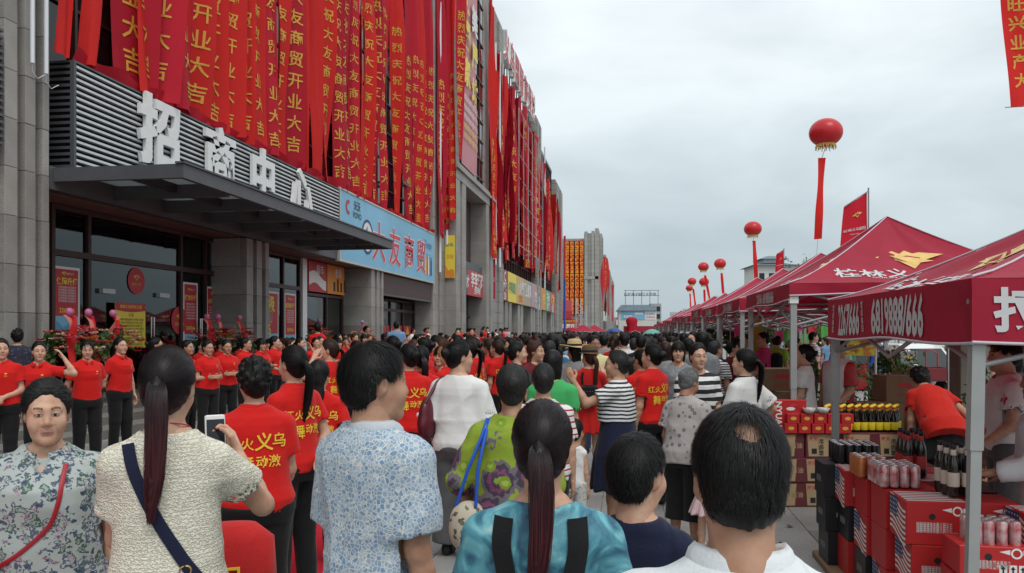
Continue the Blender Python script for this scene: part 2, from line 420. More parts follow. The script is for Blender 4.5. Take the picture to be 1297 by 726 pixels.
YC = ([-.12, -.06, -.035, .0, .04, .07, .085, .10, .14], [-.060, -.034, -.004, .022, .046, .060, .066, .078, .25])
def hair_cap(style, h=.007, thick=.014, seed=0):
    F = Field((-.17, -.36, -.62), (.17, .17, .165), h) if style in ('ponytail', 'long') else Field((-.125, -.17, -.20), (.125, .135, .155), h)
    t = thick
    F.add(ell(HAIRC, (.075 + t, .095 + t, .087 + t)), .02)
    low = -.074 if style in ('short', 'swept', 'flat') else (-.10 if style != 'bob' else -.15)
    F.add(ell((0, -.048, -.035), (.056 + t * .7, .050 + t * .7, .065)), .035)
    if style == 'bob':
        for s in (-1, 1): F.add(ell((s * .066, -.012, -.05), (.026, .05, .085)), .03)
        F.add(ell((0, -.05, -.06), (.075, .045, .085)), .03)
    if style == 'curly':
        r = np.random.RandomState(seed)
        for i in range(90):
            d = nrm(r.normal(size=3)); p = HAIRC + d * (v3(.075, .095, .087) + t)
            if p[1] < .06 and p[2] > -.08: F.add(ell(p, (.018,) * 3), .008)
    X, Y, Z = F.ax[0][:, None, None], F.ax[1][None, :, None], F.ax[2][None, None, :]
    yc = np.interp(Z, YC[0], YC[1]).astype(np.float32)
    if style in ('bob', 'bangs'): yc = np.where(Z > .012, .25, np.interp(Z, [-.15, -.03, .012], [-.01, .03, .045])).astype(np.float32)
    yc = yc - .10 * np.clip(np.abs(X) - .045, 0, 1) * (Z > .03)
    rr = np.random.RandomState(seed)
    jit = (.0016 if style == 'short' else .003) * (np.sin(X * 210 + 1.3 + Z * 40) + .7 * np.sin(X * 390 + Z * 130))
    F.v = F.v + (.75 * t * np.clip(1 - (yc - Y) / .045, 0, 1) ** 1.5 + .5 * t * np.clip(1 - (Z - low) / .04, 0, 1) * (style != 'bob')).astype(np.float32)
    F.v = np.maximum(F.v, (Y - yc + jit) * .75)
    F.v = np.maximum(F.v, low - Z + .5 * np.abs(X) * .3 + jit)
    if style not in ('bob', 'long'):
        for s in (-1, 1):
            F.cut((v3(s * .085 - .03, -.05, -.06), v3(s * .085 + .03, .03, .05), lambda X, Y, Z, s=s: ell((s * .086, -.006, -.010), (.034, .026, .042) if style == 'short' else (.022, .021, .036))[2](X, Y, Z)), .006)
    if style in ('bun', 'updo'):
        F.add(ell((0, -.125, .02), (.042, .034, .040)), .014)
        F.add(ell((.008, -.150, .028), (.026, .024, .026)), .01)
    tie = v3(0, -.118, .015)
    if style == 'lowtail': style = 'ponytail'
    if style == 'ponytail':
        pts = tail_line(.40)
        F.add(cone(tie + v3(0, .01, 0), tie + v3(0, -.02, .002), .017, .014), .012)
        for i in range(len(pts) - 1):
            s0, s1 = i / (len(pts) - 1), (i + 1) / (len(pts) - 1)
            F.add(cone(pts[i], pts[i + 1], tail_r(s0) * .62, tail_r(s1) * .62), .012)
    if style == 'long':
        F.add(ell((0, -.065, -.13), (.080, .035, .16)), .04)
    F.apply(lambda X, Y, Z: (.0012 * np.sin(np.arctan2(X, .02 - Z * .6 + .03) * 26 + Y * 40) + .0009 * np.sin(X * 300 + Y * 120 + Z * 90)).astype(np.float32))
    co, fa = F.mesh()
    return co, fa
def tail_line(L):
    t = np.linspace(0, 1, 12)
    return np.stack([.012 * np.sin(t * 4), -.135 - .045 * np.sin(np.minimum(t * 4, 1.2)) + .055 * t**1.5, .018 - L * t + .05 * np.sin(np.minimum(t * 5, PI)) * (1 - t)], 1).astype(np.float32)
def tail_r(s): return float(np.interp(s, [0, .1, .4, .75, 1], [.017, .026, .034, .026, .008]))

def strands(style, n, seed, length=.05, lift=.006, tail=.40, ntail=700, bald=False, thick=.014, co=None, fa=None, width=.0012):
    """thin tapered ribbons over the scalp, so that hair reads as hair"""
    r = np.random.RandomState(seed)
    P0 = co[fa[:, 0]]; P1 = co[fa[:, 1]]; P2 = co[fa[:, 2]]
    ar = np.linalg.norm(np.cross(P1 - P0, P2 - P0), axis=1)
    f = r.choice(len(fa), n, p=ar / ar.sum()); u, w = r.rand(n, 1), r.rand(n, 1)
    P = P0[f] + (P1[f] - P0[f]) * u + (P2[f] - P0[f]) * w
    rad = v3(.075, .095, .087) + thick
    rad0 = v3(.075, .095, .087) + thick
    keep = (P[:, 2] > -.13) & (np.linalg.norm((P - HAIRC) / rad0, axis=1) < 1.16)
    if style == 'short': keep &= ~((np.abs(P[:, 0]) > .050) & (P[:, 2] < .012) & (P[:, 1] > -.050))
    if bald:
        crown = v3(.004, -.092, .085)
        keep &= (np.linalg.norm(P - crown, axis=1) > .052 * r.rand(n) ** .62)
    P = P[keep]; n = len(P)
    lev = np.linalg.norm((P - HAIRC) / rad, axis=1)
    crown = v3(.01, -.045, .125) if style not in ('ponytail', 'bun') else v3(0, -.12, .015)
    S = 6
    L = length * r.uniform(.6, 1.2, n)
    if style == 'short': L = L * np.interp(P[:, 2], [-.08, .04], [.22, 1]) * np.where((np.abs(P[:, 0]) > .045) & (P[:, 2] < .065) & (np.abs(P[:, 1] + .006) < .050), .30, 1)
    if style in ('ponytail', 'bun'): L = np.minimum(L, np.linalg.norm(P - crown, axis=1) * .9)
    pts = [P]
    jn = r.normal(size=(n, 3)).astype(np.float32) * .11
    lf = r.rand(n)**2 * lift
    if style == 'swept': L = L * 1.2
    for s_ in range(S):
        N = nrmrows((P - HAIRC) / rad**2)
        d = (crown - P) if style in ('ponytail', 'bun') else (P - crown)
        if style not in ('ponytail', 'bun'):
            d = nrmrows(d) + v3(0, 0, -.35) + np.where(P[:, 1:2] > .03, v3(.55, .35, -.1), v3(0, 0, 0)) * (style == 'short')
        if style == 'swept': d = d * .5 + v3(0, -1.0, .15)
        d = nrmrows(d) + jn
        d = d - N * (d * N).sum(1)[:, None]
        P = P + nrmrows(d) * (L / S)[:, None]
        q = (P - HAIRC) / rad; l2 = np.linalg.norm(q, axis=1)
        tgt = lev + (lf * (s_ + 1) / S) / .09 + .024
        if style != 'ponytail' or True: P = HAIRC + q * (tgt / l2)[:, None] * rad
        pts.append(P)
    A = np.stack(pts, 1)
    V, Fc, sh = ribbons(A, width, r)
    if style == 'ponytail' and ntail:
        c = tail_line(tail); T = len(c)
        ph = r.rand(ntail) * 2 * PI; rr = np.sqrt(r.rand(ntail)); r0_ = r.rand(ntail); end = np.where(r.rand(ntail) < .75, r.uniform(.80, 1.04, ntail), r.uniform(.45, .95, ntail))
        A = []
        for i in range(T):
            s_ = i / (T - 1); R0 = tail_r(s_)
            cc = np.stack([np.interp(end * s_ * (T - 1), np.arange(T), c[:, k]) for k in range(3)], 1)
            cc[:, 2] -= np.maximum(end * s_ - 1, 0) * tail
            off = np.stack([np.cos(ph) * rr, np.sin(ph) * rr * .8, np.zeros(ntail)], 1) * R0 * (1.05 + .25 * (r0_ > .93) * s_)[:, None]
            wv = .004 * np.sin(s_ * 9 + ph * 3)[:, None] * s_
            A.append(cc + off + wv)
        V2, F2, s2 = ribbons(np.stack(A, 1), width * 1.15, r)
        Fc = np.concatenate([Fc, F2 + len(V)]); V = np.concatenate([V, V2]); sh = np.concatenate([sh, s2])
    return V, Fc, sh
def nrmrows(a): return a / np.maximum(np.linalg.norm(a, axis=1), 1e-9)[:, None]
def ribbons(A, w, r):
    n, S, _ = A.shape
    d = np.gradient(A, axis=1); side = np.cross(d, nrmrows((A - HAIRC).reshape(-1, 3)).reshape(A.shape))
    side = side / np.maximum(np.linalg.norm(side, axis=2), 1e-9)[:, :, None]
    tp = np.linspace(1, .25, S)[None, :, None] * w * r.uniform(.7, 1.4, (n, 1, 1))
    V = np.stack([A - side * tp, A + side * tp], 2).reshape(-1, 3)
    b = (np.arange(n) * S * 2)[:, None] + (np.arange(S - 1) * 2)[None, :]
    b = b.reshape(-1)
    F = np.stack([b, b + 1, b + 3, b + 2], 1)
    sh = np.repeat(r.uniform(.4, 2.0, n), S * 2)
    return V.astype(np.float32), F, sh

# ---- hands ----------------------------------------------------------------
def hand_mesh(pose='relaxed', h=.005):
    """right hand: x = thumb side, y = towards the fingertips, z = back of the hand (palm is -z); wrist at the origin"""
    F = Field((-.07, -.03, -.10), (.085, .20, .05), h)
    curl = {'relaxed': .45, 'flat': .10, 'grip': 1.15, 'fist': 1.45}[pose]
    F.add(cone((0, -.03, 0), (0, .012, 0), .024, .023), .012)
    for x, ye in ((-.026, .078), (-.009, .086), (.009, .088), (.025, .084)):
        F.add(cone((x * .55, .012, 0), (x, ye, .002), .015, .0115), .012)
    for i, (x, y0, ls) in enumerate(((.026, .086, (.036, .022, .018)), (.009, .090, (.040, .026, .019)), (-.009, .088, (.037, .024, .018)), (-.026, .080, (.029, .019, .016)))):
        p = v3(x, y0, .002); a = curl * (.35 + .05 * i); sp = x * 1.6 * (.35 if curl < .8 else 0)
        for j, l in enumerate(ls):
            d = v3(sp, math.cos(a), -math.sin(a)); q = p + d * l
            F.add(cone(p, q, (.0098, .0088, .0080)[j] * (.88 if i == 3 else 1), (.0090, .0082, .0068)[j] * (.88 if i == 3 else 1)), .003)
            p = q; a += curl * (.75 + .06 * i)
    tb = .5 if curl < .8 else 1.0
    p = v3(.020, .022, -.006); q = p + v3(.030, .026, -.012 * (1 + tb)); F.add(cone(p, q, .014, .0115), .010)
    r_ = q + v3(.012 - .010 * tb, .026, -.010 * tb); F.add(cone(q, r_, .0110, .0098), .004)
    F.add(cone(r_, r_ + v3(.002 - .012 * tb, .022, -.008 * tb), .0100, .0075), .004)
    return F.mesh()

# ---- the whole figure -----------------------------------------------------
PF = dict(z=[.74, .80, .86, .93, 1.00, 1.08, 1.15, 1.21, 1.26, 1.30, 1.325, 1.35],
          a=[.150, .168, .174, .158, .140, .138, .146, .150, .146, .122, .092, .066],
          b=[.100, .118, .124, .112, .100, .104, .120, .118, .098, .078, .064, .055],
          y=[.0, -.010, -.014, -.002, .006, .008, .018, .016, .002, -.006, -.010, -.010])
PM = dict(z=PF['z'],
          a=[.145, .155, .160, .156, .152, .155, .162, .168, .166, .140, .104, .072],
          b=[.100, .108, .112, .110, .108, .108, .112, .112, .102, .084, .068, .058],
          y=[.0, -.004, -.006, .002, .006, .006, .006, .004, -.004, -.010, -.012, -.012])
ARMS = {
    'down': ((.16, .04, -1), (.05, .22, -1)), 'down2': ((.22, -.12, -1), (.10, .10, -1)),
    'clasp': ((.20, .10, -1), (-.62, .62, -.30)), 'fold': ((.22, .14, -1), (-.85, .52, .06)), 'behind': ((.30, -.22, -1), (-.62, -.40, -.55)),
    'hip': ((.75, -.25, -.8), (-.80, .35, -.75)), 'phone': ((.20, .30, -.95), (-.45, .80, .62)), 'raise': ((.30, .55, -.75), (-.15, .50, 1)),
    'nape': ((.95, .15, -.15), (-.55, -.12, .84)), 'carry': ((.12, .10, -1), (.02, .75, -.55)), 'point': ((.25, .85, -.35), (.0, 1, .25)),
    'clap': ((.20, .35, -1), (-.50, .80, .25)), 'back_low': ((.22, -.55, -.9), (-.25, -.25, -1)),
}
def figure(h=.012, male=False, fat=1.0, hd=1.0, lean=0.0, twist=0.0, hyaw=0.0, hpitch=0.0, hroll=0.0, arms=('down', 'down'), hands=('relaxed', 'relaxed'),
           feet=((.10, .02), (.10, -.02)), headh=.0075, handh=.0065, hires=False, chubby=0.0, old=0.0, handrot=(0, 0), shoulder=None, armfat=1.0,
           top=dict(), bottom=dict(), hair=dict(), legskin=True, shoes=True, seed=1, head_drop=0.0):
    """returns {part: (verts, faces, colour or None)} for a figure 1.60 m tall that looks along +y"""
    pr = PM if male else PF
    A = np.array(pr['a']) * fat; B = np.array(pr['b']) * fat * (1 + .25 * max(fat - 1, 0)); Y0 = np.array(pr['y']); zs = np.array(pr['z'])
    A[-2:] = np.array(pr['a'])[-2:]; B[-2:] = np.array(pr['b'])[-2:]
    piv = v3(0, 0, .90)
    M = rotm(twist, -lean); T = piv - M @ piv
    up = lambda p: (M @ np.asarray(p, np.float32) + T).astype(np.float32)
    I3, O3 = np.eye(3, dtype=np.float32), np.zeros(3, np.float32)
    sh = shoulder or (.172 if male else .150); sh *= .6 + .4 * fat
    af = armfat * (.75 + .25 * fat) * (1.06 if male else 1)
    J = []
    for k, s in enumerate((-1, 1)):           # 0 = left (-x), 1 = right (+x)
        ar = ARMS[arms[k]] if isinstance(arms[k], str) else arms[k]
        u, fo = nrm(v3(ar[0][0] * s, ar[0][1], ar[0][2])), nrm(v3(ar[1][0] * s, ar[1][1], ar[1][2]))
        S = v3(s * sh, -.008, 1.252); E_ = S + u * .258; W = E_ + fo * .225
        J.append((up(S), up(E_), up(W), M @ u, M @ fo))
    out = {}
    # --- skin
    F = Field((-.62, -.50, -.01), (.62, .62 + .5 * abs(lean), 1.46), h)
    bs = np.interp(zs, [.95, 1.1], [.82 if bottom else .95, .93]).astype(np.float32)
    F.add(stackp(zs, A * bs, B * bs, Y0, M, T, 2.2), .02)
    lg = .80 if bottom and bottom.get('to', .06) < .2 else 1.0
    F.add(cone(up((0, -.012, 1.30)), up((0, 0.0, 1.435)), .055 if male else .050, .052 if male else .048), .035)
    for k, s in enumerate((-1, 1)):
        S, E_, W, u, fo = J[k]
        F.add(cone(up((s * .045, -.012, 1.318)), S, .030, .040 * af), .04)
        F.add(cone(S, E_, .046 * af, .036 * af), .03)
        F.add(cone(E_, E_ + (W - E_) * .35, .036 * af, .036 * af), .02)
        F.add(cone(E_ + (W - E_) * .3, W, .036 * af, .0235 * (.5 + .5 * af)), .012)
        hp = v3(s * .085, -.005, .82); ft = v3(s * feet[k][0], feet[k][1], .075)
        kn = hp + (ft - hp) * .5 + v3(0, .02, 0)
        F.add(cone(hp, kn, .084 * fat * lg, .054 * (.5 + .5 * fat) * lg), .03)
        F.add(cone(kn, ft + (kn - ft) * .62 + v3(0, -.014, 0), .052 * (.5 + .5 * fat) * lg, .054 * (.5 + .5 * fat) * lg), .02)
        F.add(cone(ft + (kn - ft) * .62 + v3(0, -.014, 0), ft, .052 * (.5 + .5 * fat) * lg, .034), .02)
        F.add(cone(ft + v3(0, -.025, -.042), ft + v3(s * .022, .125, -.052), .030, .026), .03)
    co, fa = F.mesh(); col = np.zeros((len(co), 4), np.float32)
    cs, fs, cl = [co], [fa], [col]; n = len(co)
    for k, s in enumerate((-1, 1)):
        if hands[k] is None: continue
        S, E_, W, u, fo = J[k]
        hc, hf = HAND(hands[k], handh)
        pn = v3(-s, .1, 0) if abs(fo[2]) > .6 else (v3(0, 0, -1) if arms[k] not in ('behind',) else v3(0, -1, 0))
        if arms[k] == 'clasp' or arms[k] == 'fold': pn = v3(0, -1, -.2)
        if arms[k] == 'raise': pn = v3(-s * .3, 1, 0)
        pn = M @ pn
        ca = math.cos(handrot[k]); sa = math.sin(handrot[k])
        f_ = nrm(fo); pn = nrm(pn - f_ * (pn @ f_)); th = np.cross(f_, pn) * (1 if s > 0 else -1)
        pn, th = pn * ca + th * sa, th * ca - pn * sa
        R = np.stack([th, f_, -pn], 1).astype(np.float32)
        q = (hc * (.96 if not male else 1.05)) @ R.T + W - f_ * .004
        fl = hf if np.linalg.det(R) > 0 else hf[:, ::-1]
        cs.append(q.astype(np.float32)); fs.append(fl + n); cl.append(np.zeros((len(q), 4), np.float32)); n += len(q)
        out['wrist%d' % k] = (W, R)
    hR = M @ rotm(hyaw, hpitch, hroll)
    hT = up((0, .010, 1.482 - head_drop)); hs = hd
    hT = hT + (hR @ v3(0, 0, .105)) * (hs - 1)
    hm = HEAD(headh, not male, old, hires, chubby)
    HSC = v3(.90, .98, 1.0) * hs
    cs.append((hm[0] * HSC) @ hR.T + hT); fs.append(hm[1] + n); cl.append(hm[2]); n += len(hm[0])
    out['body'] = (np.concatenate(cs), np.concatenate(fs), np.concatenate(cl))
    out['head'] = (hT, hR, hs)
    # --- hair
    if hair:
        st = hair['style']; hh = hair.get('h', .0085)
        hc, hf = CAP(st, hh, hair.get('thick', .014), seed)
        hcol = np.zeros((len(hc), 4), np.float32); hcol[:, 0] = .8; hcol[:, 3] = 1
        if hair.get('n'):
            V, Fc, shd = strands(st, hair['n'], seed, hair.get('len', .05), hair.get('lift', .006), .40, hair.get('ntail', 700), hair.get('bald', False), hair.get('thick', .014), hc, hf, hair.get('w', .0012))
            c2 = np.zeros((len(V), 4), np.float32); c2[:, 0] = shd; c2[:, 3] = 1
            if hair.get('bald'):
                crown = v3(.004, -.092, .085)
                bare = np.linalg.norm(hc - crown, axis=1) < .022
                kf = ~bare[hf].any(1); hf = hf[kf]
            hf = np.concatenate([hf, Fc + len(hc)]); hc = np.concatenate([hc, V]); hcol = np.concatenate([hcol, c2])
        out['hair'] = ((hc * HSC) @ hR.T + hT, hf, hcol)
    # --- top
    if top:
        e = top.get('ease', .011); hem = top.get('hem', .80)
        F = Field((-.50, -.42, hem - .06 if lean == 0 else .5), (.50, .50 + .5 * abs(lean), 1.40), top.get('h', h))
        A2 = np.maximum(A, np.where(zs < 1.2, np.interp(zs, [.7, 1.2], [A[2] * top.get('drop', .97), A[7] * .97]), 0)); B2 = np.maximum(B, np.where(zs < 1.15, np.interp(zs, [.7, 1.15], [B[2] * .98, B[6] * .97]), 0))
        zx = np.concatenate([[.45], zs]); fl = top.get('flare', 0)
        F.add(stackp(zx, np.concatenate([[A2[0] + .02 + fl], A2]), np.concatenate([[B2[0] + .02 + fl], B2]), np.concatenate([[Y0[0]], Y0]), M, T, 2.3, e, hem), .02)
        sl = top.get('sleeve', .62)
        for k, s in enumerate((-1, 1)):
            S, E_, W, u, fo = J[k]
            F.add(cone(up((s * .045, -.012, 1.322)), S, .030, .040 * af + e * .5), .035)
            if sl <= 0: continue
            if sl <= 1:
                F.add(cone(S, S + (E_ - S) * sl, .044 * af + e, .050 * af + e + top.get('cuff', .012) - .010 * sl, flat=True), .03)
            else:
                F.add(cone(S, E_, .044 * af + e, .042 * af + e), .03)
                F.add(cone(E_, E_ + (W - E_) * (sl - 1), .044 * af + e, .036 * af + e * .9, flat=True), .02)
        if 0 < sl <= 1:
            for k, s in enumerate((-1, 1)):
                S, E_, W, u, fo = J[k]; re_ = .050 * af + e + top.get('cuff', .012) - .010 * sl - .0085
                if re_ > .040 * af: F.cut(cone(S + (E_ - S) * (sl - .06), S + (E_ - S) * (sl + .4), re_, re_), .004)
        F.apply(folds(seed, top.get('fold', .013)))
        F.v += np.float32(top.get('fold', .013) * .15)
        nk = top.get('neck', .064)
        a_, b_ = up((0, .004, 1.335 if nk < .08 else 1.325)), up((0, .03, 1.46))
        F.cut(cone(a_, b_, nk, nk + .02), .006)
        if top.get('vneck'): F.cut(cone(up((0, .10, 1.345)), up((0, .115, 1.25)), .036, .008), .006)
        co, fa = F.mesh(); out['top'] = (co, fa, None)
        if top.get('collar'):
            out['collar'] = collar(up, M, nk, top.get('collar_h', 1.0), top.get('band', False))
    # --- bottom
    if bottom:
        kd = bottom['kind']; e = bottom.get('ease', .012); wz = bottom.get('waist', .98)
        if top and not bottom.get('force'): wz = min(wz, max(top.get('hem', .80) + .03, .80))
        F = Field((-.42, -.40, bottom.get('to', .08) - .03), (.42, .40, wz + .04), bottom.get('h', h))
        if kd == 'trousers':
            F.add(stackp(zs[:6], A[:6], B[:6], Y0[:6], I3, O3, 2.3, e, .74, wz), .02)
            for k, s in enumerate((-1, 1)):
                hp = v3(s * .085, -.005, .84); ft = v3(s * feet[k][0], feet[k][1], .06); kn = hp + (ft - hp) * .52 + v3(0, .018, 0)
                to = bottom.get('to', .06); w = bottom.get('w', 1.0)
                en = hp + (ft - hp) * ((.84 - to) / .78)
                if to < .42:
                    F.add(cone(hp, kn, .088 * fat + e, .060 * w + e), .03); F.add(cone(kn, en, .060 * w + e, bottom.get('cuff', .046) + e, flat=True), .02)
                else: F.add(cone(hp, en, .088 * fat + e, .062 * w + e + .01, flat=True), .03)
            F.apply(folds(seed + 7, bottom.get('fold', .007)))
        else:
            fl = bottom.get('flare', .06); to = bottom.get('to', .45)
            zz = [to, .70, .82, .90, wz]
            F.add(stackp(zz, [A[2] + e + fl, A[2] + e + fl * .45, A[2] + e, A[3] + e, A[4] + e], [B[2] + e + fl * 1.1, B[2] + e + fl * .5, B[2] + e, B[3] + e, B[4] + e], [-.006] * 5, I3, O3, 2.1), .01)
            pl = bottom.get('pleat', .012)
            F.apply(lambda X, Y, Z: (pl * np.clip((.86 - Z) * 4, 0, 1) * np.sin(np.arctan2(Y, X) * 11 + Z * 2)).astype(np.float32))
        co, fa = F.mesh(); out['bottom'] = (co, fa, None)
    if shoes:
        for k, s in enumerate((-1, 1)):
            F = Field((-.08, -.10, -.08), (.08, .20, .09), .010)
            F.add(cone((0, -.025, -.040), (s * .006, .06, -.040), .039, .041), .03); F.add(cone((s * .006, .06, -.045), (s * .022, .135, -.048), .040, .033), .03)
            F.add(cone((0, -.01, -.02), (0, .0, .03), .042, .040), .02)
            F.cut((v3(-.1, -.1, -.02), v3(.1, .2, .1), lambda X, Y, Z: -(Z - .012 - .0 * X + .25 * np.maximum(Y - .03, 0)) * 1.0 + 0 * X), .006)
            F.v = np.maximum(F.v, -.072 - F.ax[2][None, None, :])
            co, fa = F.mesh(); out['shoe%d' % k] = (co + v3(s * feet[k][0], feet[k][1], .075), fa, None)
    out['up'] = up; out['M'] = M; out['J'] = J
    return out
def collar(up, M, nk, hs, band):
    V, Fc = [], []
    prof = [(0, -.012), (.0, .020 * hs), (.006, .030 * hs), (.016, .022 * hs), (.030, -.010), (.024, -.010), (.012, .016 * hs), (.004, -.012)]
    N = 44; a0 = math.radians(16)
    for i in range(N + 1):
        t = PI / 2 + a0 + (2 * PI - 2 * a0) * i / N
        fr = max(0, math.sin(t))
        for (r_, z_) in prof:
            rr = nk - .004 + r_
            V.append(up((math.cos(t) * rr, .006 + math.sin(t) * rr * .95 + .012 * fr, 1.338 + z_ - .030 * fr - (.015 * fr if r_ > .02 else 0))))
    m = len(prof)
    for i in range(N):
        for j in range(m):
            Fc.append([i * m + j, i * m + (j + 1) % m, (i + 1) * m + (j + 1) % m, (i + 1) * m + j])
    return np.array(V, np.float32), np.array(Fc), None
_cache = {}
def _memo(key, fn):
    if key not in _cache: _cache[key] = fn()
    return _cache[key]
def HEAD(h, fem, old, hires, chubby): return _memo(('h', h, fem, old, hires, chubby), lambda: head_mesh(h, fem, old, hires, chubby))
def HAND(p, h): return _memo(('d', p, h), lambda: hand_mesh(p, h))
def CAP(s, h, t, seed): return _memo(('c', s, h, t, seed if s == 'curly' else 0), lambda: hair_cap(s, h, t, seed))

def np_mesh(name, co, fa, col=None, smooth=True):
    m = bpy.data.meshes.new(name)
    co = np.ascontiguousarray(co, np.float32); fa = np.ascontiguousarray(fa, np.int32)
    n, k = fa.shape
    m.vertices.add(len(co)); m.vertices.foreach_set('co', co.ravel())
    m.loops.add(n * k); m.loops.foreach_set('vertex_index', fa.ravel())
    m.polygons.add(n); m.polygons.foreach_set('loop_start', np.arange(n, dtype=np.int32) * k)
    m.update(calc_edges=True)
    if smooth: m.polygons.foreach_set('use_smooth', np.ones(n, bool))
    if col is not None:
        a = m.color_attributes.new('tint', 'FLOAT_COLOR', 'POINT'); a.data.foreach_set('color', np.ascontiguousarray(col, np.float32).ravel())
    return m
PARTN = dict(body='body', hair='hair', top='shirt', bottom='trousers', collar='collar', shoe0='shoe', shoe1='shoe')
def person_meshes(fig):
    return {k: np_mesh(k, *fig[k]) for k in ('body', 'hair', 'top', 'bottom', 'collar', 'shoe0', 'shoe1') if k in fig}
def put_person(ms, label, loc, face, H, mats, group=None, names=None, cat='person', nm='person', z=0.0, rz=None):
    """ms: part -> mesh; mats: part -> material; face: the direction the figure looks in"""
    if rz is None: rz = math.atan2(-face[0], face[1])
    t = thing(nm, label, cat, (loc[0], loc[1], z), rz, group, scale=H / 1.60)
    for k, m in ms.items():
        o = part((names or {}).get(k, PARTN.get(k, k)), m, None, t)
        mt = mats.get(k) or mats.get(k[:4])
        if mt:
            if not o.data.materials: o.data.materials.append(mt)
            o.material_slots[0].link = 'OBJECT'; o.material_slots[0].material = mt
    return t
# ------------------------------------------------------------------ materials of the place
def granite(name, col, var=.16):
    m, N, L, b = nodes(name); b.inputs['Roughness'].default_value = .55; b.inputs['Specular IOR Level'].default_value = .35
    tc = N.new('ShaderNodeTexCoord'); n = N.new('ShaderNodeTexNoise'); n.inputs['Scale'].default_value = 70; n.inputs['Detail'].default_value = 4; L.new(tc.outputs['Object'], n.inputs['Vector'])
    n2 = N.new('ShaderNodeTexNoise'); n2.inputs['Scale'].default_value = .9; n2.inputs['Detail'].default_value = 6; L.new(tc.outputs['Object'], n2.inputs['Vector'])
    oi = N.new('ShaderNodeObjectInfo')
    r = N.new('ShaderNodeValToRGB'); r.color_ramp.elements[0].position = .33; r.color_ramp.elements[1].position = .66
    r.color_ramp.elements[0].color = (*[c * .72 for c in col], 1); r.color_ramp.elements[1].color = (*[c * 1.15 for c in col], 1); L.new(n.outputs['Fac'], r.inputs['Fac'])
    mr = N.new('ShaderNodeMapRange'); mr.inputs['To Min'].default_value = 1 - var; mr.inputs['To Max'].default_value = 1 + var; L.new(oi.outputs['Random'], mr.inputs['Value'])
    mr2 = N.new('ShaderNodeMapRange'); mr2.inputs['From Min'].default_value = .3; mr2.inputs['From Max'].default_value = .7; mr2.inputs['To Min'].default_value = .78; mr2.inputs['To Max'].default_value = 1.1; L.new(n2.outputs['Fac'], mr2.inputs['Value'])
    mu = N.new('ShaderNodeMath'); mu.operation = 'MULTIPLY'; L.new(mr.outputs['Result'], mu.inputs[0]); L.new(mr2.outputs['Result'], mu.inputs[1])
    mx = N.new('ShaderNodeMix'); mx.data_type = 'RGBA'; mx.blend_type = 'MULTIPLY'; mx.inputs['Factor'].default_value = 1; L.new(r.outputs['Color'], mx.inputs['A']); L.new(mu.outputs['Value'], mx.inputs['B'])
    L.new(mx.outputs['Result'], b.inputs['Base Color'])
    bp = N.new('ShaderNodeBump'); bp.inputs['Strength'].default_value = .12; bp.inputs['Distance'].default_value = .004; L.new(n.outputs['Fac'], bp.inputs['Height']); L.new(bp.outputs['Normal'], b.inputs['Normal'])
    return m
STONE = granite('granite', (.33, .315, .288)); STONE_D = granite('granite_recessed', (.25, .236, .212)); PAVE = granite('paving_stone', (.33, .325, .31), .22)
JOINT = mat('mortar_joint', (.10, .095, .088), .9)
def panelled(name, col, bw, bh):
    """stone cladding too far off to tell its panels apart"""
    m, N, L, b = nodes(name); b.inputs['Roughness'].default_value = .6
    tc = N.new('ShaderNodeTexCoord'); sx = N.new('ShaderNodeSeparateXYZ'); L.new(tc.outputs['Object'], sx.inputs[0])
    ad = N.new('ShaderNodeMath'); L.new(sx.outputs['X'], ad.inputs[0]); L.new(sx.outputs['Y'], ad.inputs[1]); cb = N.new('ShaderNodeCombineXYZ'); L.new(ad.outputs['Value'], cb.inputs['X']); L.new(sx.outputs['Z'], cb.inputs['Y'])
    br = N.new('ShaderNodeTexBrick'); br.offset = 0; br.inputs['Scale'].default_value = 1; br.inputs['Brick Width'].default_value = bw; br.inputs['Row Height'].default_value = bh; br.inputs['Mortar Size'].default_value = .025
    br.inputs['Color1'].default_value = (*col, 1); br.inputs['Color2'].default_value = (*[c * .84 for c in col], 1); br.inputs['Mortar'].default_value = (*[c * .45 for c in col], 1)
    L.new(cb.outputs['Vector'], br.inputs['Vector']); L.new(br.outputs['Color'], b.inputs['Base Color']); return m
CLAD = panelled('stone_cladding', (.30, .285, .26), 1.0, .78)
CLADP = panelled('stone_cladding_pale', (.36, .345, .32), 1.2, .9)
def ground_mat():
    m, N, L, b = nodes('ground_paving'); b.inputs['Roughness'].default_value = .75
    tc = N.new('ShaderNodeTexCoord'); br = N.new('ShaderNodeTexBrick'); br.offset = 0; br.inputs['Scale'].default_value = 1; br.inputs['Brick Width'].default_value = .6; br.inputs['Row Height'].default_value = .6; br.inputs['Mortar Size'].default_value = .006
    br.inputs['Color1'].default_value = (.34, .335, .32, 1); br.inputs['Color2'].default_value = (.26, .255, .245, 1); br.inputs['Mortar'].default_value = (.10, .095, .09, 1)
    L.new(tc.outputs['Object'], br.inputs['Vector'])
    n = N.new('ShaderNodeTexNoise'); n.inputs['Scale'].default_value = 1.3; n.inputs['Detail'].default_value = 8; L.new(tc.outputs['Object'], n.inputs['Vector'])
    mr = N.new('ShaderNodeMapRange'); mr.inputs['From Min'].default_value = .3; mr.inputs['From Max'].default_value = .7; mr.inputs['To Min'].default_value = .72; mr.inputs['To Max'].default_value = 1.12; L.new(n.outputs['Fac'], mr.inputs['Value'])
    mx = N.new('ShaderNodeMix'); mx.data_type = 'RGBA'; mx.blend_type = 'MULTIPLY'; mx.inputs['Factor'].default_value = 1; L.new(br.outputs['Color'], mx.inputs['A']); L.new(mr.outputs['Result'], mx.inputs['B']); L.new(mx.outputs['Result'], b.inputs['Base Color'])
    return m
GROUND = ground_mat()
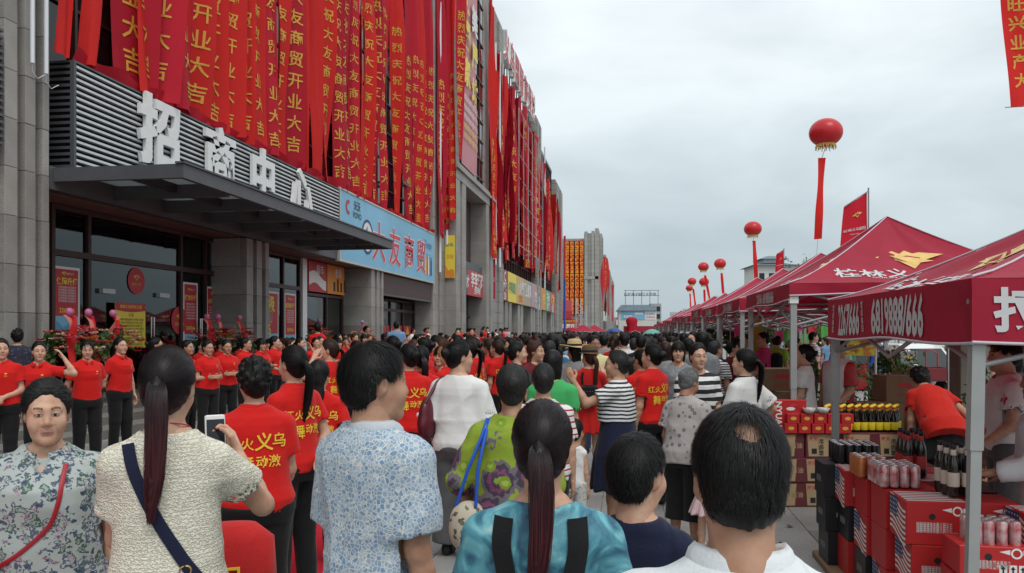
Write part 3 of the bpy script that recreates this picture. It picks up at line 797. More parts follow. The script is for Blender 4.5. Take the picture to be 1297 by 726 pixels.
def glass_mat(name, tint=(.35, .40, .42), gloss=.03, base=.10):
    m, N, L, b = nodes(name); N.remove(b)
    tr = N.new('ShaderNodeBsdfTransparent'); tr.inputs['Color'].default_value = (*tint, 1); gl = N.new('ShaderNodeBsdfGlossy'); gl.inputs['Roughness'].default_value = gloss; gl.inputs['Color'].default_value = (.9, .95, .97, 1)
    fr = N.new('ShaderNodeFresnel'); fr.inputs['IOR'].default_value = 1.5; ad = N.new('ShaderNodeMath'); ad.operation = 'ADD'; ad.inputs[1].default_value = base; L.new(fr.outputs['Fac'], ad.inputs[0])
    mx = N.new('ShaderNodeMixShader'); L.new(ad.outputs['Value'], mx.inputs['Fac']); L.new(tr.outputs['BSDF'], mx.inputs[1]); L.new(gl.outputs['BSDF'], mx.inputs[2]); L.new(mx.outputs['Shader'], N['Material Output'].inputs['Surface'])
    return m
GLASS = glass_mat('shop_glass', base=.03); CANOPYG = mat('frosted_canopy_glass', (.34, .37, .37), .3, trans=.75)
PANE = mat('curtain_wall_glass', (.012, .014, .017), .06, 0, .5)
FRAME = mat('dark_red_frame', (.055, .022, .020), .45); STEEL = mat('grey_painted_steel', (.085, .090, .098), .5, noise=.12, nscale=3); DSTEEL = mat('dark_steel', (.040, .044, .050), .5)
LOUV = mat('pale_louvre', (.52, .54, .545), .5, .3, noise=.15, nscale=2); DARKIN = mat('dark_recess', (.012, .012, .014), .8)
WHITE = mat('white_paint', (.80, .80, .79), .5, noise=.04); BROWN = mat('brown_render', (.20, .125, .100), .8, noise=.08, nscale=2); SHUT = mat('brown_shutter', (.075, .045, .045), .6, noise=.1, nscale=4, stretch=(1, 1, 12))
INWALL = mat('interior_wall', (.10, .092, .085), .9, noise=.2, nscale=.7); CHROME = mat('polished_steel', (.65, .65, .65), .22, 1)
REDPRINT = mat('red_print', (.50, .035, .045), .5); YELPRINT = mat('yellow_print', (.80, .62, .06), .5); BLUEPRINT = mat('blue_print', (.12, .30, .50), .5); WPRINT = mat('white_print', (.78, .76, .74), .5); GOLDP = mat('gold_print', (.72, .40, .06), .5)
BLACKP = mat('black_print', (.02, .02, .022), .5); GREENP = mat('green_print', (.10, .32, .18), .5); ORANGEP = mat('orange_print', (.70, .26, .04), .5); TANP = mat('tan_print', (.38, .33, .26), .5); PINKP = mat('pink_print', (.62, .16, .22), .5); SKYP = mat('pale_blue_print', (.21, .50, .70), .45, noise=.14, nscale=.35)
TUBE = mat('milky_tube', (.74, .77, .80), .35)
def onface(X): return lambda Y0, z0: (lambda u, v, w: (X + w, Y0 + u, z0 + v))
def frontface(Y): return lambda X0, z0: (lambda u, v, w: (X0 + u, Y - w, z0 + v))
# ------------------------------------------------------------------ ground
mb = MB(); mb.add([(-2500, -300, -.012), (2500, -300, -.012), (2500, 4500, -.012), (-2500, 4500, -.012)], [(0, 1, 2, 3)])
gr = part('ground', mb.mesh('ground', [GROUND])); gr['kind'] = 'structure'
slab = MB().bbox(-.297, .297, -.297, .297, -.03, 0, .004).mesh('paving_slab', [PAVE])
for i in range(11):
    for j in range(27):
        o = part('paving_slab', slab, None, gr); o.location = (-2.1 + .6 * i + .3, 3.0 + .6 * j + .3, random.uniform(-.0025, .0015)); o.rotation_euler = (random.uniform(-.002, .002), random.uniform(-.002, .002), random.choice((0, PI / 2, PI)))
rq = random.Random(21); lm = MB()
for k in range(70):
    a_, b_, s_, t_ = rq.uniform(-2, 4.3), rq.uniform(3.2, 18), rq.uniform(.012, .04), rq.uniform(0, 6)
    lm.add([(a_ + s_ * math.cos(t_ + q) * (1 + .5 * (j % 2)), b_ + s_ * math.sin(t_ + q), .007 + .008 * (j % 3)) for j, q in enumerate((0, 1.5, 3.1, 4.6))], [(0, 1, 2, 3)], k % 3)
lt = lm.build('litter', [mat('paper_scrap', (.55, .53, .48), .9), mat('red_scrap', (.40, .03, .03), .8), mat('dark_stain', (.10, .09, .08), .9)]); lt['kind'] = 'stuff'; lt['label'] = 'small paper scraps scattered over the paving slabs'
CARPET = mat('red_carpet_felt', (.52, .018, .035), .95, 0, .15, noise=.10, nscale=1.2, bump=.25, bscale=300)
mb = MB(); r0 = random.Random(3)
def cfn(u, v):
    x = -5.3 + 3.2 * u + .03 * math.sin(v * 60) ; y = .6 + 46 * v
    return (x, y, .006 + .006 * (math.sin(x * 2.1 + y * 1.3) * math.sin(y * .9) > .6) + .004 * math.sin(y * 7 + x) ** 2)
mb.grid(cfn, 14, 240); o = mb.build('red_carpet', [CARPET]); tag(o, 'long red felt carpet laid between the two rows of red shirts', 'carpet')
for k in range(3):
    x0 = -8.35 - .38 * k
    s = struct('step', MB().bbox(-11.2, x0, 6.0, 114, .15 * k - (.01 if k else .02), .15 * k + .15, .012).mesh('step', [STONE_D]))
# ------------------------------------------------------------------ the long building
B0 = (-11, 12, 0)
bld = thing('mall_building', 'long grey granite shopping mall hung with red banners beside the crowd', 'building', B0)
def bp(name, mb, mats, parent=bld, label=None): return mb.build(name, mats, parent, B0, label)
mb = MB(); mb.box(-34, -11.75, -6, 112, 4.30, 22.6); mb.box(-34, -33, -6, 112, 0, 4.30); mb.box(-34, -11.75, 111, 112, 0, 4.3); mb.box(-34, -11.75, -6, -5.5, 0, 4.3); mb.box(-33, -11.9, -6, 112, 4.0, 4.29)
bp('wall', mb, [CLAD])
bp('interior_wall', MB().box(-17, -16.8, -6, 111, .45, 4.0), [INWALL]); bp('interior_floor', MB().box(-16.8, -11.2, -5, 111, .30, .452), [mat('interior_floor', (.16, .15, .14), .3)])
def stone_pieces(pillar, x0, x1, y0, y1, z0, z1, axis, rows, mt=STONE):
    """cladding panels of one strip of a pillar, each its own object"""
    h = (z1 - z0) / rows; g = .008
    sx, sy = (x1 - x0), (y1 - y0)
    m = _pm(round(sx - (0 if axis == 'x' else g), 3), round(sy - (g if axis == 'x' else 0), 3), round(h - g, 3), mt)
    for r_ in range(rows):
        o = part('stone_panel', m, None, pillar)
        o.location = ((x0 + x1) / 2 - B0[0] + random.uniform(-.003, .003), (y0 + y1) / 2 - B0[1], z0 + h * (r_ + .5) - B0[2])
_pmc = {}
def _pm(a, b, c, mt):
    k = (a, b, c, mt.name)
    if k not in _pmc: _pmc[k] = MB().bbox(-a / 2, a / 2, -b / 2, b / 2, -c / 2, c / 2, .004).mesh('stone_panel', [mt])
    return _pmc[k]
def pillar(y0, y1, xf, xb, z1, single=True, side=True, ridges=3, zsingle=None, z0=.45):
    """granite pillar with proud and recessed vertical strips on its street face"""
    W = y1 - y0; rows = max(1, round((z1 - z0) / .78)); h = (z1 - z0) / rows
    rs = rows if zsingle is None else max(1, int((zsingle - z0) / h)); zs = z0 + rs * h
    pl = bp('pillar', MB().box(xb, xf - .17, y0 + .04, y1 - .04, z0, z1 - .02), [JOINT])
    strips = [(0, .28, 1), (.28, .44, 0), (.44, .68, 1), (.68, .84, 0), (.84, 1.0, 1)] if ridges == 3 else [(0, .4, 1), (.4, .6, 0), (.6, 1, 1)]
    rest = MB()
    def strip(x0, x1, a, b, axis, mt):
        if single: stone_pieces(pl, x0, x1, a, b, z0, zs, axis, rs, mt)
        if not single or zs < z1 - .01:
            for k in range(0 if not single else rs, rows): rest.box(x0 + .002, x1 - (.002 if axis == 'y' else 0), a + (.003 if axis == 'x' else 0), b - (.003 if axis == 'x' else 0), z0 + h * k + .004, z0 + h * (k + 1) - .004, 0 if mt is STONE else 1)
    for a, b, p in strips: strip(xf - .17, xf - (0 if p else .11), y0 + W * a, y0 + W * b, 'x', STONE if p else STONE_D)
    if side:
        strip(xb, xf - .172, y0, y0 + .038, 'y', STONE)
    if rest.v:
        o = rest.build('stone_cladding', [STONE, STONE_D], pl, B0); o['kind'] = 'stuff'
    bp('pillar_back', MB().box(xb, xf - .172, y1 - .038, y1, z0, z1), [STONE], pl)
    return pl
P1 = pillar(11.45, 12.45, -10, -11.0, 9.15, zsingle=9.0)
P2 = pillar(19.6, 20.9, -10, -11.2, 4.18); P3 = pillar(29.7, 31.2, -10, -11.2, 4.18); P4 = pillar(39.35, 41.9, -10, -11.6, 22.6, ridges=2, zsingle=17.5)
bp('pillar_top', MB().box(-11.6, -10.15, 11.45, 12.45, 9.2, 22.6), [CLAD])
for px, zb in ((41, 6.20), (58.5, 6.12)):
    d, y = onX(px, -9.90); bp('light_tube', MB().tube([(-9.90, y, zb), (-9.90, y, 22)], .034, 10), [TUBE], P1)
    bp('tube_cable', MB().tube([(-9.90, y, zb), (-9.93, y + .03, zb - .12), (-9.9, y + .12, zb - .22), (-9.9, y + .22, zb - .15), (-9.9, y + .3, zb - .1)], .006, 5), [WHITE], P1)
# louvre fascia and its 3-D letters
LY0, LY1, LX = 12.95, 26.05, -9.93
louv = thing('louvre_sign', 'pale louvred fascia box with white letters above the glass canopy', 'sign', (LX, LY0, 4.62))
LB = (LX, LY0, 4.62)
MB().box(-10.5, LX - .075, LY0 + .07, LY1, 4.62, 6.52).build('backing', [DARKIN], louv, LB)
m_ = MB()
for a, b in ((LY0, LY0 + .06), (LY1 - .05, LY1)): m_.box(LX - .06, LX + .02, a, b, 4.62, 6.56)
m_.box(-10.5, LX + .02, LY0, LY1, 6.563, 6.60); m_.box(-10.52, -10.46, LY0 - .02, LY0 + .04, 4.62, 6.56)
m_.build('frame', [STEEL], louv, LB)
nsl = 17; sl = MB().box(-.03, .02, LY0 + .065 - LY0, LY1 - .055 - LY0, -.024, .024).mesh('slat', [LOUV]); sle = MB().box(-.50, -.065, .01, .05, -.026, .026).mesh('end_slat', [STEEL])
for k in range(nsl):
    o = part('slat', sl, None, louv); o.location = (0, 0, .075 + k * .1125); o.rotation_euler = (0, -.25, 0)
    if k % 1 == 0: o = part('end_slat', sle, None, louv); o.location = (0, 0, .075 + k * .1125)
for ch, y in zip('招商中心', (15.45, 17.95, 20.2, 22.75)):
    m_ = MB(); fn = onface(LX + .085)(y, 5.90); write(m_, ch, fn, 1.50, bold=.032, ext=.028)
    o = m_.build('raised_letter', [WHITE], louv, LB)
# the louvre box of the next bay towards us
m_ = MB(); m_.box(-10.5, LX - .1, 4, 11.4, 4.7, 6.5, 1)
for k in range(nsl): m_.box(LX - .06, LX, 4, 11.36, 4.7 + k * .1125, 4.745 + k * .1125, 0)
o = m_.build('louvre_box', [STEEL, DARKIN]); tag(o, 'dark louvre box just beside the first fluted granite pillar', 'louvre')
# canopy
CY0, CY1, CX1 = 12.55, 24.5, -7.55
can = thing('glass_canopy', 'dark steel entrance canopy with glass panels and cross beams', 'canopy', (-9.9, CY0, 4.3)); CB = (-9.9, CY0, 4.3)
m_ = MB(); m_.box(CX1 - .10, CX1, CY0, CY1, 4.34, 4.58); m_.box(-10.05, CX1 - .103, CY0, CY0 + .10, 4.34, 4.58); m_.box(-10.05, CX1 - .103, CY1 - .10, CY1, 4.34, 4.58)
m_.box(CX1 - .14, CX1 + .035, CY0 - .03, CY1 + .03, 4.583, 4.615); m_.build('edge_beam', [STEEL], can, CB)
nb = 7
for k in range(1, nb):
    y = CY0 + (CY1 - CY0) * k / nb; MB().box(-10.05, CX1 - .105, y - .06, y + .06, 4.30, 4.55).build('cross_beam', [STEEL], can, CB)
m_ = MB(); m_.box(-8.80, -8.68, CY0 + .12, CY1 - .12, 4.40, 4.56); m_.build('purlin', [DSTEEL], can, CB)
for k in range(nb):
    for (a, b) in ((-9.98, -8.76), (-8.72, CX1 - .12)):
        y0 = CY0 + (CY1 - CY0) * k / nb; MB().box(a, b, y0 + .01, y0 + (CY1 - CY0) / nb - .01, 4.562, 4.578).build('glass_panel', [CANOPYG], can, CB)
bp('fascia', MB().box(-10.25, -10.0, 12.46, 39.3, 4.20, 4.60), [STEEL]); bp('soffit', MB().box(-11.7, -10.26, 12.46, 39.3, 4.19, 4.30), [BROWN])
# curtain wall behind the banners: bays up to the fourth pillar
cw = bp('curtain_wall_backing', MB().box(-11.7, -10.75, 12.46, 39.3, 6.6, 22.5), [DARKIN])
m_ = MB(); ys = np.linspace(12.6, 39.3, 23); zs_ = [6.62 + 1.25 * k for k in range(13)]
for y in ys: m_.box(-10.72, -10.52, y - .035, y + .035, 6.6, 22.4)
for z in zs_: m_.box(-10.70, -10.54, 12.6, 39.3, z - .03, z + .03)
bp('mullion', m_, [FRAME])
pm = MB().box(-.012, .012, -.565, .565, -.59, .59).mesh('window_pane', [PANE])
for i in range(22):
    y = (ys[i] + ys[i + 1]) / 2; d = 10.6 / .99 ; zmax = CAMH + .4167 * math.hypot(10.6, y) * .98 + 1.4
    for k in range(12):
        z = zs_[k] + .625
        if z > zmax + .6: break
        o = part('window_pane', pm, None, cw); o.location = (-10.62 - B0[0], y - B0[1], z); o.rotation_euler = (random.uniform(-.006, .006), random.uniform(-.006, .006), random.uniform(-.01, .01))
# one opened sash between the banners
d, y = onX(500, -10.4); o = bp('open_sash', MB().box(-10.45, -9.9, y - .5, y - .45, 8.2, 8.3).box(-10.45, -9.9, y + .45, y + .5, 8.2, 8.3).box(-9.95, -9.88, y - .5, y + .5, 8.18, 8.32), [FRAME])
# ground floor glazing
GX = -11.0
def gy(px, X=GX): return onX(px, X)[1]
def gz(px, py, X=GX): return PZ(py, onX(px, X)[0])
def glazing(name, edges, z0, z1, transom=None, doors=()):
    f = MB(); y0, y1 = edges[0], edges[-1]
    for y in edges: f.box(GX - .05, GX + .07, y - .045, y + .045, z0, z1)
    f.box(GX - .048, GX + .068, y0, y1, z1 - .10, z1 - .002); f.box(GX - .047, GX + .067, y0, y1, z0, z0 + .10)
    if transom: f.box(GX - .046, GX + .075, y0, y1, transom - .06, transom + .06)
    w_ = bp(name, f, [FRAME])
    for i in range(len(edges) - 1):
        zz = [z0 + .1] + ([transom] if transom else []) + [z1 - .1]
        for k in range(len(zz) - 1):
            bp('glass_pane', MB().box(GX - .006, GX + .006, edges[i] + .045, edges[i + 1] - .045, zz[k] + .03, zz[k + 1] - .03), [GLASS], w_)
    return w_
E1 = [gy(64), gy(110), gy(227), gy(258), gy(284)]
g1 = glazing('window_frame', E1, .45, 4.18, 3.25)
E2 = [20.95, gy(357), gy(378)]
g2 = glazing('window_frame', E2, .45, 4.18, 3.15)
bp('white_post', MB().box(-11.05, -10.9, gy(380), gy(385.5), .45, 4.18), [WHITE])
E3 = [gy(386), gy(412), gy(433) - .05]
g3 = glazing('window_frame', E3, .45, 3.05)
E4 = [31.25, gy(497), gy(507), gy(520), 39.2]
E4 = [31.25, 33.2, 35.2, 37.2, 39.25]
g4 = glazing('window_frame', E4, .45, 3.2, 2.7)
for y0, y1 in ((gy(64) + .1, gy(92)), (gy(230), gy(250)), (gy(262), gy(280))):
    n = 14; bp('net_curtain', MB().grid(lambda u, v: (-11.35 + .04 * math.sin(u * 40), y0 + (y1 - y0) * u, .6 + 3.4 * v), 60, 1), [mat('net_curtain', (.35, .36, .36), .9, trans=.3)])
for y in (gy(184), gy(187.5)): bp('door_handle', MB().tube([(-10.85, y, 1.15), (-10.85, y, 2.05)], .022, 8).tube([(-10.98, y, 1.35), (-10.85, y, 1.35)], .014, 6).tube([(-10.98, y, 1.85), (-10.85, y, 1.85)], .014, 6), [CHROME], g1)
for y in (gy(247), gy(249)): bp('door_handle', MB().tube([(-10.85, y, 1.15), (-10.85, y, 2.05)], .022, 8).tube([(-10.98, y, 1.35), (-10.85, y, 1.35)], .014, 6), [CHROME], g1)
bp('door_opening', MB().box(-11.4, -11.05, gy(130), gy(205), .5, 2.55), [DARKIN], g1)
for px in (133, 204): bp('door_closer', MB().box(-10.99, -10.9, gy(px) - .2, gy(px) + .2, 2.52, 2.62), [LOUV], g1)
# posters in the windows
def txtblock(m, fn, lines, size, mi, at0=0.0, dv=1.4, bold=.01):
    for i, t in enumerate(lines): write(m, t, fn, size, (0, at0 - i * size * dv), mi=mi, bold=bold)
def emblem(m, fn, s, mi=0):
    """the gold rhombic swirl on flags and posters"""
    pts = [(0, .5), (.16, .34), (.34, .40), (.85, .05), (.30, -.10), (0, -.5), (-.30, -.10), (-.85, .05), (-.34, .40), (-.16, .34)]
    inn = [(0, .22), (.30, .06), (0, -.24), (-.30, .06)]
    n = len(pts)
    m.add([fn(x * s, y * s, .002) for x, y in pts], [tuple(range(n))], mi)
    return [fn(x * s, y * s, .006) for x, y in inn]
def poster(y0, y1, z0, z1, head, X=GX + .012, label='', kind='sale'):
    o = thing('poster', label, 'poster', (X, (y0 + y1) / 2, z0), 0, 'posters on the shop glass'); og = (X, (y0 + y1) / 2, z0); H_ = z1 - z0; W = y1 - y0; c = (y0 + y1) / 2
    m = MB(); m.box(X, X + .006, y0, y1, z0, z1, 0); m.box(X + .006, X + .008, y0 + .05, y1 - .05, z0 + .28 * H_, z1 - .05, 1); m.box(X + .006, X + .008, y0 + .05, y1 - .05, z0 + .05, z0 + .279 * H_, 2)
    m.add([(X + .009, y0 + .06, z0 + .07), (X + .009, y1 - .06, z0 + .07), (X + .009, y1 - .06, z0 + .10 * H_), (X + .009, c + .1 * W, z0 + .19 * H_), (X + .009, c - .15 * W, z0 + .12 * H_), (X + .009, y0 + .06, z0 + .22 * H_)], [(0, 1, 2, 3, 4, 5)], 3)
    m.build('sheet', [WPRINT, REDPRINT, SKYP, BLUEPRINT], o, og)
    m = MB(); fn = onface(X + .010)(c, z0); f2 = lambda u, v, w: fn(u * .78, v, w)
    q = emblem(m, onface(X + .010)(c - .12 * W, z0 + .90 * H_), .12 * W, 0); m.add(q, [(0, 1, 2, 3)], 2)
    write(m, '桂林义乌', onface(X + .010)(c + .12 * W, z0 + .90 * H_), .07 * W, mi=1, bold=0)
    write(m, head, onface(X + .010)(c, z0 + .79 * H_), .20 * W, mi=0, bold=.03)
    for i in range(6): write(m, '市场商铺火热招商中', onface(X + .010)(c, z0 + (.70 - .04 * i) * H_), .075 * W, mi=1, bold=0)
    write(m, '2267666', onface(X + .010)(c, z0 + .37 * H_), .17 * W, mi=0, bold=.02)
    m.build('lettering', [YELPRINT, WPRINT, REDPRINT], o, og)
    return o
zb, zt = gz(82, 425), gz(82, 338)
poster(gy(64.5) + .05, gy(100), zb, zt, '保障升值', label='red sale poster on the window beside the fluted first pillar')
poster(gy(229) + .08, gy(249.5), 1.15, 2.95, '模式升值', label='red sale poster behind the round red door sticker')
poster(gy(259) + .08, gy(277), 1.10, 2.90, '占位升值', label='red sale poster next to the second granite pillar')
poster(20.98, gy(352), 1.15, 2.95, '服务升级', label='red sale poster tucked close behind the second pillar')
poster(gy(359) + .05, gy(374), 1.10, 2.95, '红利升值', label='red sale poster beside the white steel post')
def disc(px, py, r, label, X=GX + .02):
    y, z = gy(px), gz(px, py)
    o = thing('round_sticker', label, 'sticker', (X, y, z)); m = MB(); n = 28
    m.add([(X + w, y + r * math.cos(2 * PI * k / n), z + r * math.sin(2 * PI * k / n)) for w in (0, .006) for k in range(n)], [tuple(range(n)), tuple(range(n, 2 * n))] + [(k, (k + 1) % n, n + (k + 1) % n, n + k) for k in range(n)])
    m.build('disc', [REDPRINT], o, (X, y, z)); m = MB(); q = emblem(m, onface(X + .008)(y, z + r * .25), r * .5); m.add(q, [(0, 1, 2, 3)], 1); write(m, '桂林义乌', onface(X + .008)(y, z - r * .25), r * .30, mi=0, bold=0); m.build('emblem', [GOLDP, REDPRINT], o, (X, y, z))
disc(171.5, 356, .30, 'small red round sticker above the dark doorway'); disc(226, 406, .34, 'larger red round sticker low on the door glass')
# yellow notice
y0, y1, z0, z1 = gy(140), gy(178), gz(158, 441), gz(158, 384)
o = thing('notice_board', 'yellow notice with red heading in front of the dark doorway', 'notice', (GX + .1, (y0 + y1) / 2, z0)); og = (GX + .1, (y0 + y1) / 2, z0); m = MB()
m.box(GX + .1, GX + .12, y0, y1, z0, z1, 0); m.box(GX + .121, GX + .123, y0, y1, z1 - .16, z1, 1); m.add([(GX + .122, y0 + (y1 - y0) * t, z1 - .16 - .04 * math.sin(PI * t)) for t in np.linspace(0, 1, 9)] , [tuple(range(9))], 1); m.build('sheet', [YELPRINT, REDPRINT], o, og)
m = MB(); c = (y0 + y1) / 2; write(m, '桂林义乌商贸城公告', onface(GX + .126)(c, z1 - .08), .085, mi=0); write(m, '公 告', onface(GX + .126)(c, z1 - .26), .08, mi=1)
for i in range(10): write(m, '各位商户请到招商中心办理入场手续'[: 16 - (i % 3)], onface(GX + .126)(c, z1 - .36 - .068 * i), .056, mi=2, bold=0)
m.build('lettering', [YELPRINT, REDPRINT, BLACKP], o, og)
# ad panels over the second shop door, shutter of the third
for a, b, mt, t, lb in ((386.5, 409.5, REDPRINT, '超市', 'red and white ad panel over the glass shop door'), (410.5, 432.5, ORANGEP, '老酒', 'orange ad panel with dark figures over the shop door')):
    y0, y1 = gy(a), gy(b); o = thing('ad_panel', lb, 'sign', (GX + .1, y0, 3.1), 0, 'advertising panels over the second shop'); og = (GX + .1, y0, 3.1)
    MB().box(GX + .08, GX + .12, y0 + .01, y1 - .01, 3.10, 4.15).build('board', [mt], o, og); m = MB()
    if mt is REDPRINT: m.grid(lambda u, v: (GX + .124, y0 + .05 + (y1 - y0 - .1) * u, 3.3 + .12 * math.sin(u * 5) + .45 * v - .12 * v * u), 12, 2, 0)
    else:
        for k in range(4): m.box(GX + .122, GX + .126, y0 + .6 + .35 * k, y0 + .78 + .35 * k, 3.2, 3.55 + .12 * (k % 2), 1)
    write(m, t, onface(GX + .128)((y0 + y1) / 2 + .2, 3.9), .34, mi=0); m.build('print', [WPRINT, mat('dark_brown_print', (.06, .03, .02), .6)], o, og)
sh_ = bp('roller_shutter', MB().box(-10.2, -10.08, 31.25, 39.3, 3.28, 4.10), [SHUT]); bp('shutter_rail', MB().box(-10.24, -10.05, 31.25, 39.3, 3.2, 3.277), [STEEL], sh_)
for k in range(5):
    y0 = 32.0 + 1.38 * k; o = thing('poster', 'small red and gold poster in a row low on the shop glass', 'poster', (GX + .01, y0, 1.3), 0, 'red posters low on the third shop glass'); og = (GX + .01, y0, 1.3)
    MB().box(GX + .008, GX + .014, y0, y0 + 1.15, 1.25, 2.0).build('sheet', [REDPRINT], o, og); m = MB(); m.lathe([(.0, -.3), (.22, -.25), (.3, 0), (.18, .2), (.06, .3), (.09, .34), (0, .35)], (GX + .02, y0 + .57, 1.6), 10, 0, sx=.03, sy=1); m.box(GX + .015, GX + .018, y0 + .1, y0 + 1.05, 1.27, 1.36, 1); m.build('print', [GOLDP, GREENP], o, og)
bp('shop_counter', MB().box(-11.6, -11.06, 31.4, 39.1, .46, 1.2), [BLUEPRINT])
# blue shop sign
SX = -9.93; sgn = thing('shop_sign', 'large pale blue shop sign with red outlined characters', 'sign', (SX, 26.1, 4.2)); SB = (SX, 26.1, 4.2)
MB().box(SX - .12, SX, 26.12, 39.25, 4.20, 6.62).build('board', [SKYP], sgn, SB)
MB().box(SX - .14, SX + .03, 26.06, 26.118, 4.14, 6.68).box(SX - .14, SX + .03, 39.252, 39.31, 4.14, 6.68).box(SX - .13, SX + .025, 26.119, 39.251, 4.14, 4.198).box(SX - .13, SX + .025, 26.119, 39.251, 6.622, 6.68).build('frame', [mat('pale_gold_frame', (.55, .52, .42), .4, .4)], sgn, SB)
for ch, y in zip('大友商贸', (30.4, 32.55, 34.7, 36.75)):
    m = MB()
    write(m, ch, onface(SX + .010)(y, 5.28), 1.66, bold=.034, mi=0); write(m, ch, onface(SX + .018)(y, 5.28), 1.66, bold=.010, mi=1)
    m.build('painted_character', [WPRINT, mat('rose_red_print', (.62, .05, .09), .5)], sgn, SB)
m = MB(); write(m, '沃沃', onface(SX + .012)(27.85, 6.28), .36, mi=0); write(m, 'VOVO', onface(SX + .012)(27.85, 5.95), .32, mi=0)
for k in range(10):
    a0 = math.radians(60 + 24 * k); a1 = math.radians(60 + 24 * (k + 1)); m.add([(SX + .012, 26.95 + r_ * math.cos(a), 6.12 + r_ * math.sin(a)) for a, r_ in ((a0, .13), (a0, .26), (a1, .26), (a1, .13))], [(0, 1, 2, 3)], 1)
LG_ = [BLACKP, REDPRINT, WPRINT, mat('navy_print', (.03, .06, .18), .5), BLUEPRINT, YELPRINT]; m.build('brand_logo', LG_, sgn, SB); m = MB()
def ring(m, y, z, r0_, r1_, mi, X): 
    for k in range(24):
        a0, a1 = 2 * PI * k / 24, 2 * PI * (k + 1) / 24; m.add([(X, y + r_ * math.cos(a), z + r_ * math.sin(a)) for a, r_ in ((a0, r0_), (a0, r1_), (a1, r1_), (a1, r0_))], [(0, 1, 2, 3)], mi)
ring(m, 29.0, 5.3, 0.0, .62, 2, SX + .008); ring(m, 29.0, 5.3, .55, .66, 3, SX + .012)
m.add([(SX + .014, 29 + a, 5.3 + b) for a, b in ((-.4, .1), (0, .42), (.05, .1), (-.1, -.3))], [(0, 1, 2, 3)], 4); m.add([(SX + .014, 29 + a, 5.3 + b) for a, b in ((.4, -.05), (.05, .15), (.0, -.35))], [(0, 1, 2)], 1); m.build('round_logo', LG_, sgn, SB)
for k in range(5):
    m = MB(); mb_ = [5, 1, 2, 4, 0][k]; m.box(SX + .004, SX + .012, 37.5 + .26 * k, 37.72 + .26 * k, 4.5, 5.25 + .1 * (k % 2), mb_); m.box(SX + .004, SX + .012, 37.56 + .26 * k, 37.66 + .26 * k, 5.25 + .1 * (k % 2), 5.42 + .1 * (k % 2), mb_); m.build('bottle_picture', LG_, sgn, SB)
m = MB(); write(m, 'Young', onface(SX + .012)(38.1, 6.0), .55, mi=4, bold=.03); 
m.build('script_logo', LG_, sgn, SB)
# ---- portal block
pt = bp('portal', MB().box(-11.7, -9.75, 42.0, 53.6, 10.9, 24.6).box(-11.7, -10.6, 43.5, 51.5, 4.3, 10.1), [CLAD])
PX = -9.4
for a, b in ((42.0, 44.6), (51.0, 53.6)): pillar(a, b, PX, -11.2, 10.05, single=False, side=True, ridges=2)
bp('cornice', MB().box(-11.6, PX + .02, 41.95, 53.7, 10.06, 10.55).box(-11.65, PX + .16, 41.8, 53.8, 10.553, 10.72).box(-11.6, PX + .05, 41.9, 53.72, 10.723, 10.95), [STONE], pt)
bp('roller_shutter', MB().box(-10.55, -10.45, 44.6, 51.0, 5.9, 10.05), [SHUT], pt)
bp('shutter_box', MB().box(-10.5, -9.7, 44.62, 50.98, 5.45, 5.88), [STEEL], pt)
def board(px0, px1, X, z0, z1, bg, items, label, name='shop_sign', Y=None, group=None):
    y0, y1 = (onX(px0, X)[1], onX(px1, X)[1]) if Y is None else Y
    o = thing(name, label, 'sign', (X, y0, z0), 0, group); og = (X, y0, z0)
    MB().box(X - .15, X, y0 + .02, y1 - .02, z0, z1).build('board', [bg], o, og); m = MB(); mats_ = []
    for (t, fy, fz, s, mt) in items:
        if mt not in mats_: mats_.append(mt)
        write(m, t, onface(X + .012)(y0 + (y1 - y0) * fy, z0 + (z1 - z0) * fz), s, mi=mats_.index(mt), bold=.03)
    if items: m.build('lettering', mats_, o, og)
    return o
board(591, 612, -9.65, 3.9, 5.42, REDPRINT, [('李李瓷砖', .62, .66, 1.0, WPRINT), ('全国连锁', .62, .25, .5, WPRINT)], 'dark red shop sign under the brown portal shutter')
board(588, 593, -9.64, 3.95, 5.40, STEEL, [('建材', .5, .5, .8, WPRINT)], 'grey name board beside the dark red portal sign')
glx = bp('glass_pane', MB().box(-10.7, -10.6, 44.6, 51.0, .45, 3.85), [PANE], pt)
bp('mullion', MB().box(-10.6, -10.5, 46.6, 46.75, .45, 3.85).box(-10.6, -10.5, 48.8, 48.95, .45, 3.85).box(-10.6, -10.5, 44.6, 51, 2.6, 2.75), [FRAME], pt)
pw = bp('wall', MB().box(-10.3, -9.72, 42.4, 44.3, 10.96, 24.5).box(-10.3, -9.72, 51.4, 53.6, 10.96, 24.8), [CLAD], pt)
pg = bp('glazing', MB().box(-9.9, -9.74, 48.6, 51.4, 10.96, 24), [PANE], pt); mm = MB()
for z in np.arange(11.5, 24, 1.25): mm.box(-9.74, -9.66, 48.6, 51.4, z, z + .08)
mm.box(-9.74, -9.65, 49.95, 50.05, 10.96, 24); bp('mullion', mm, [FRAME], pg)
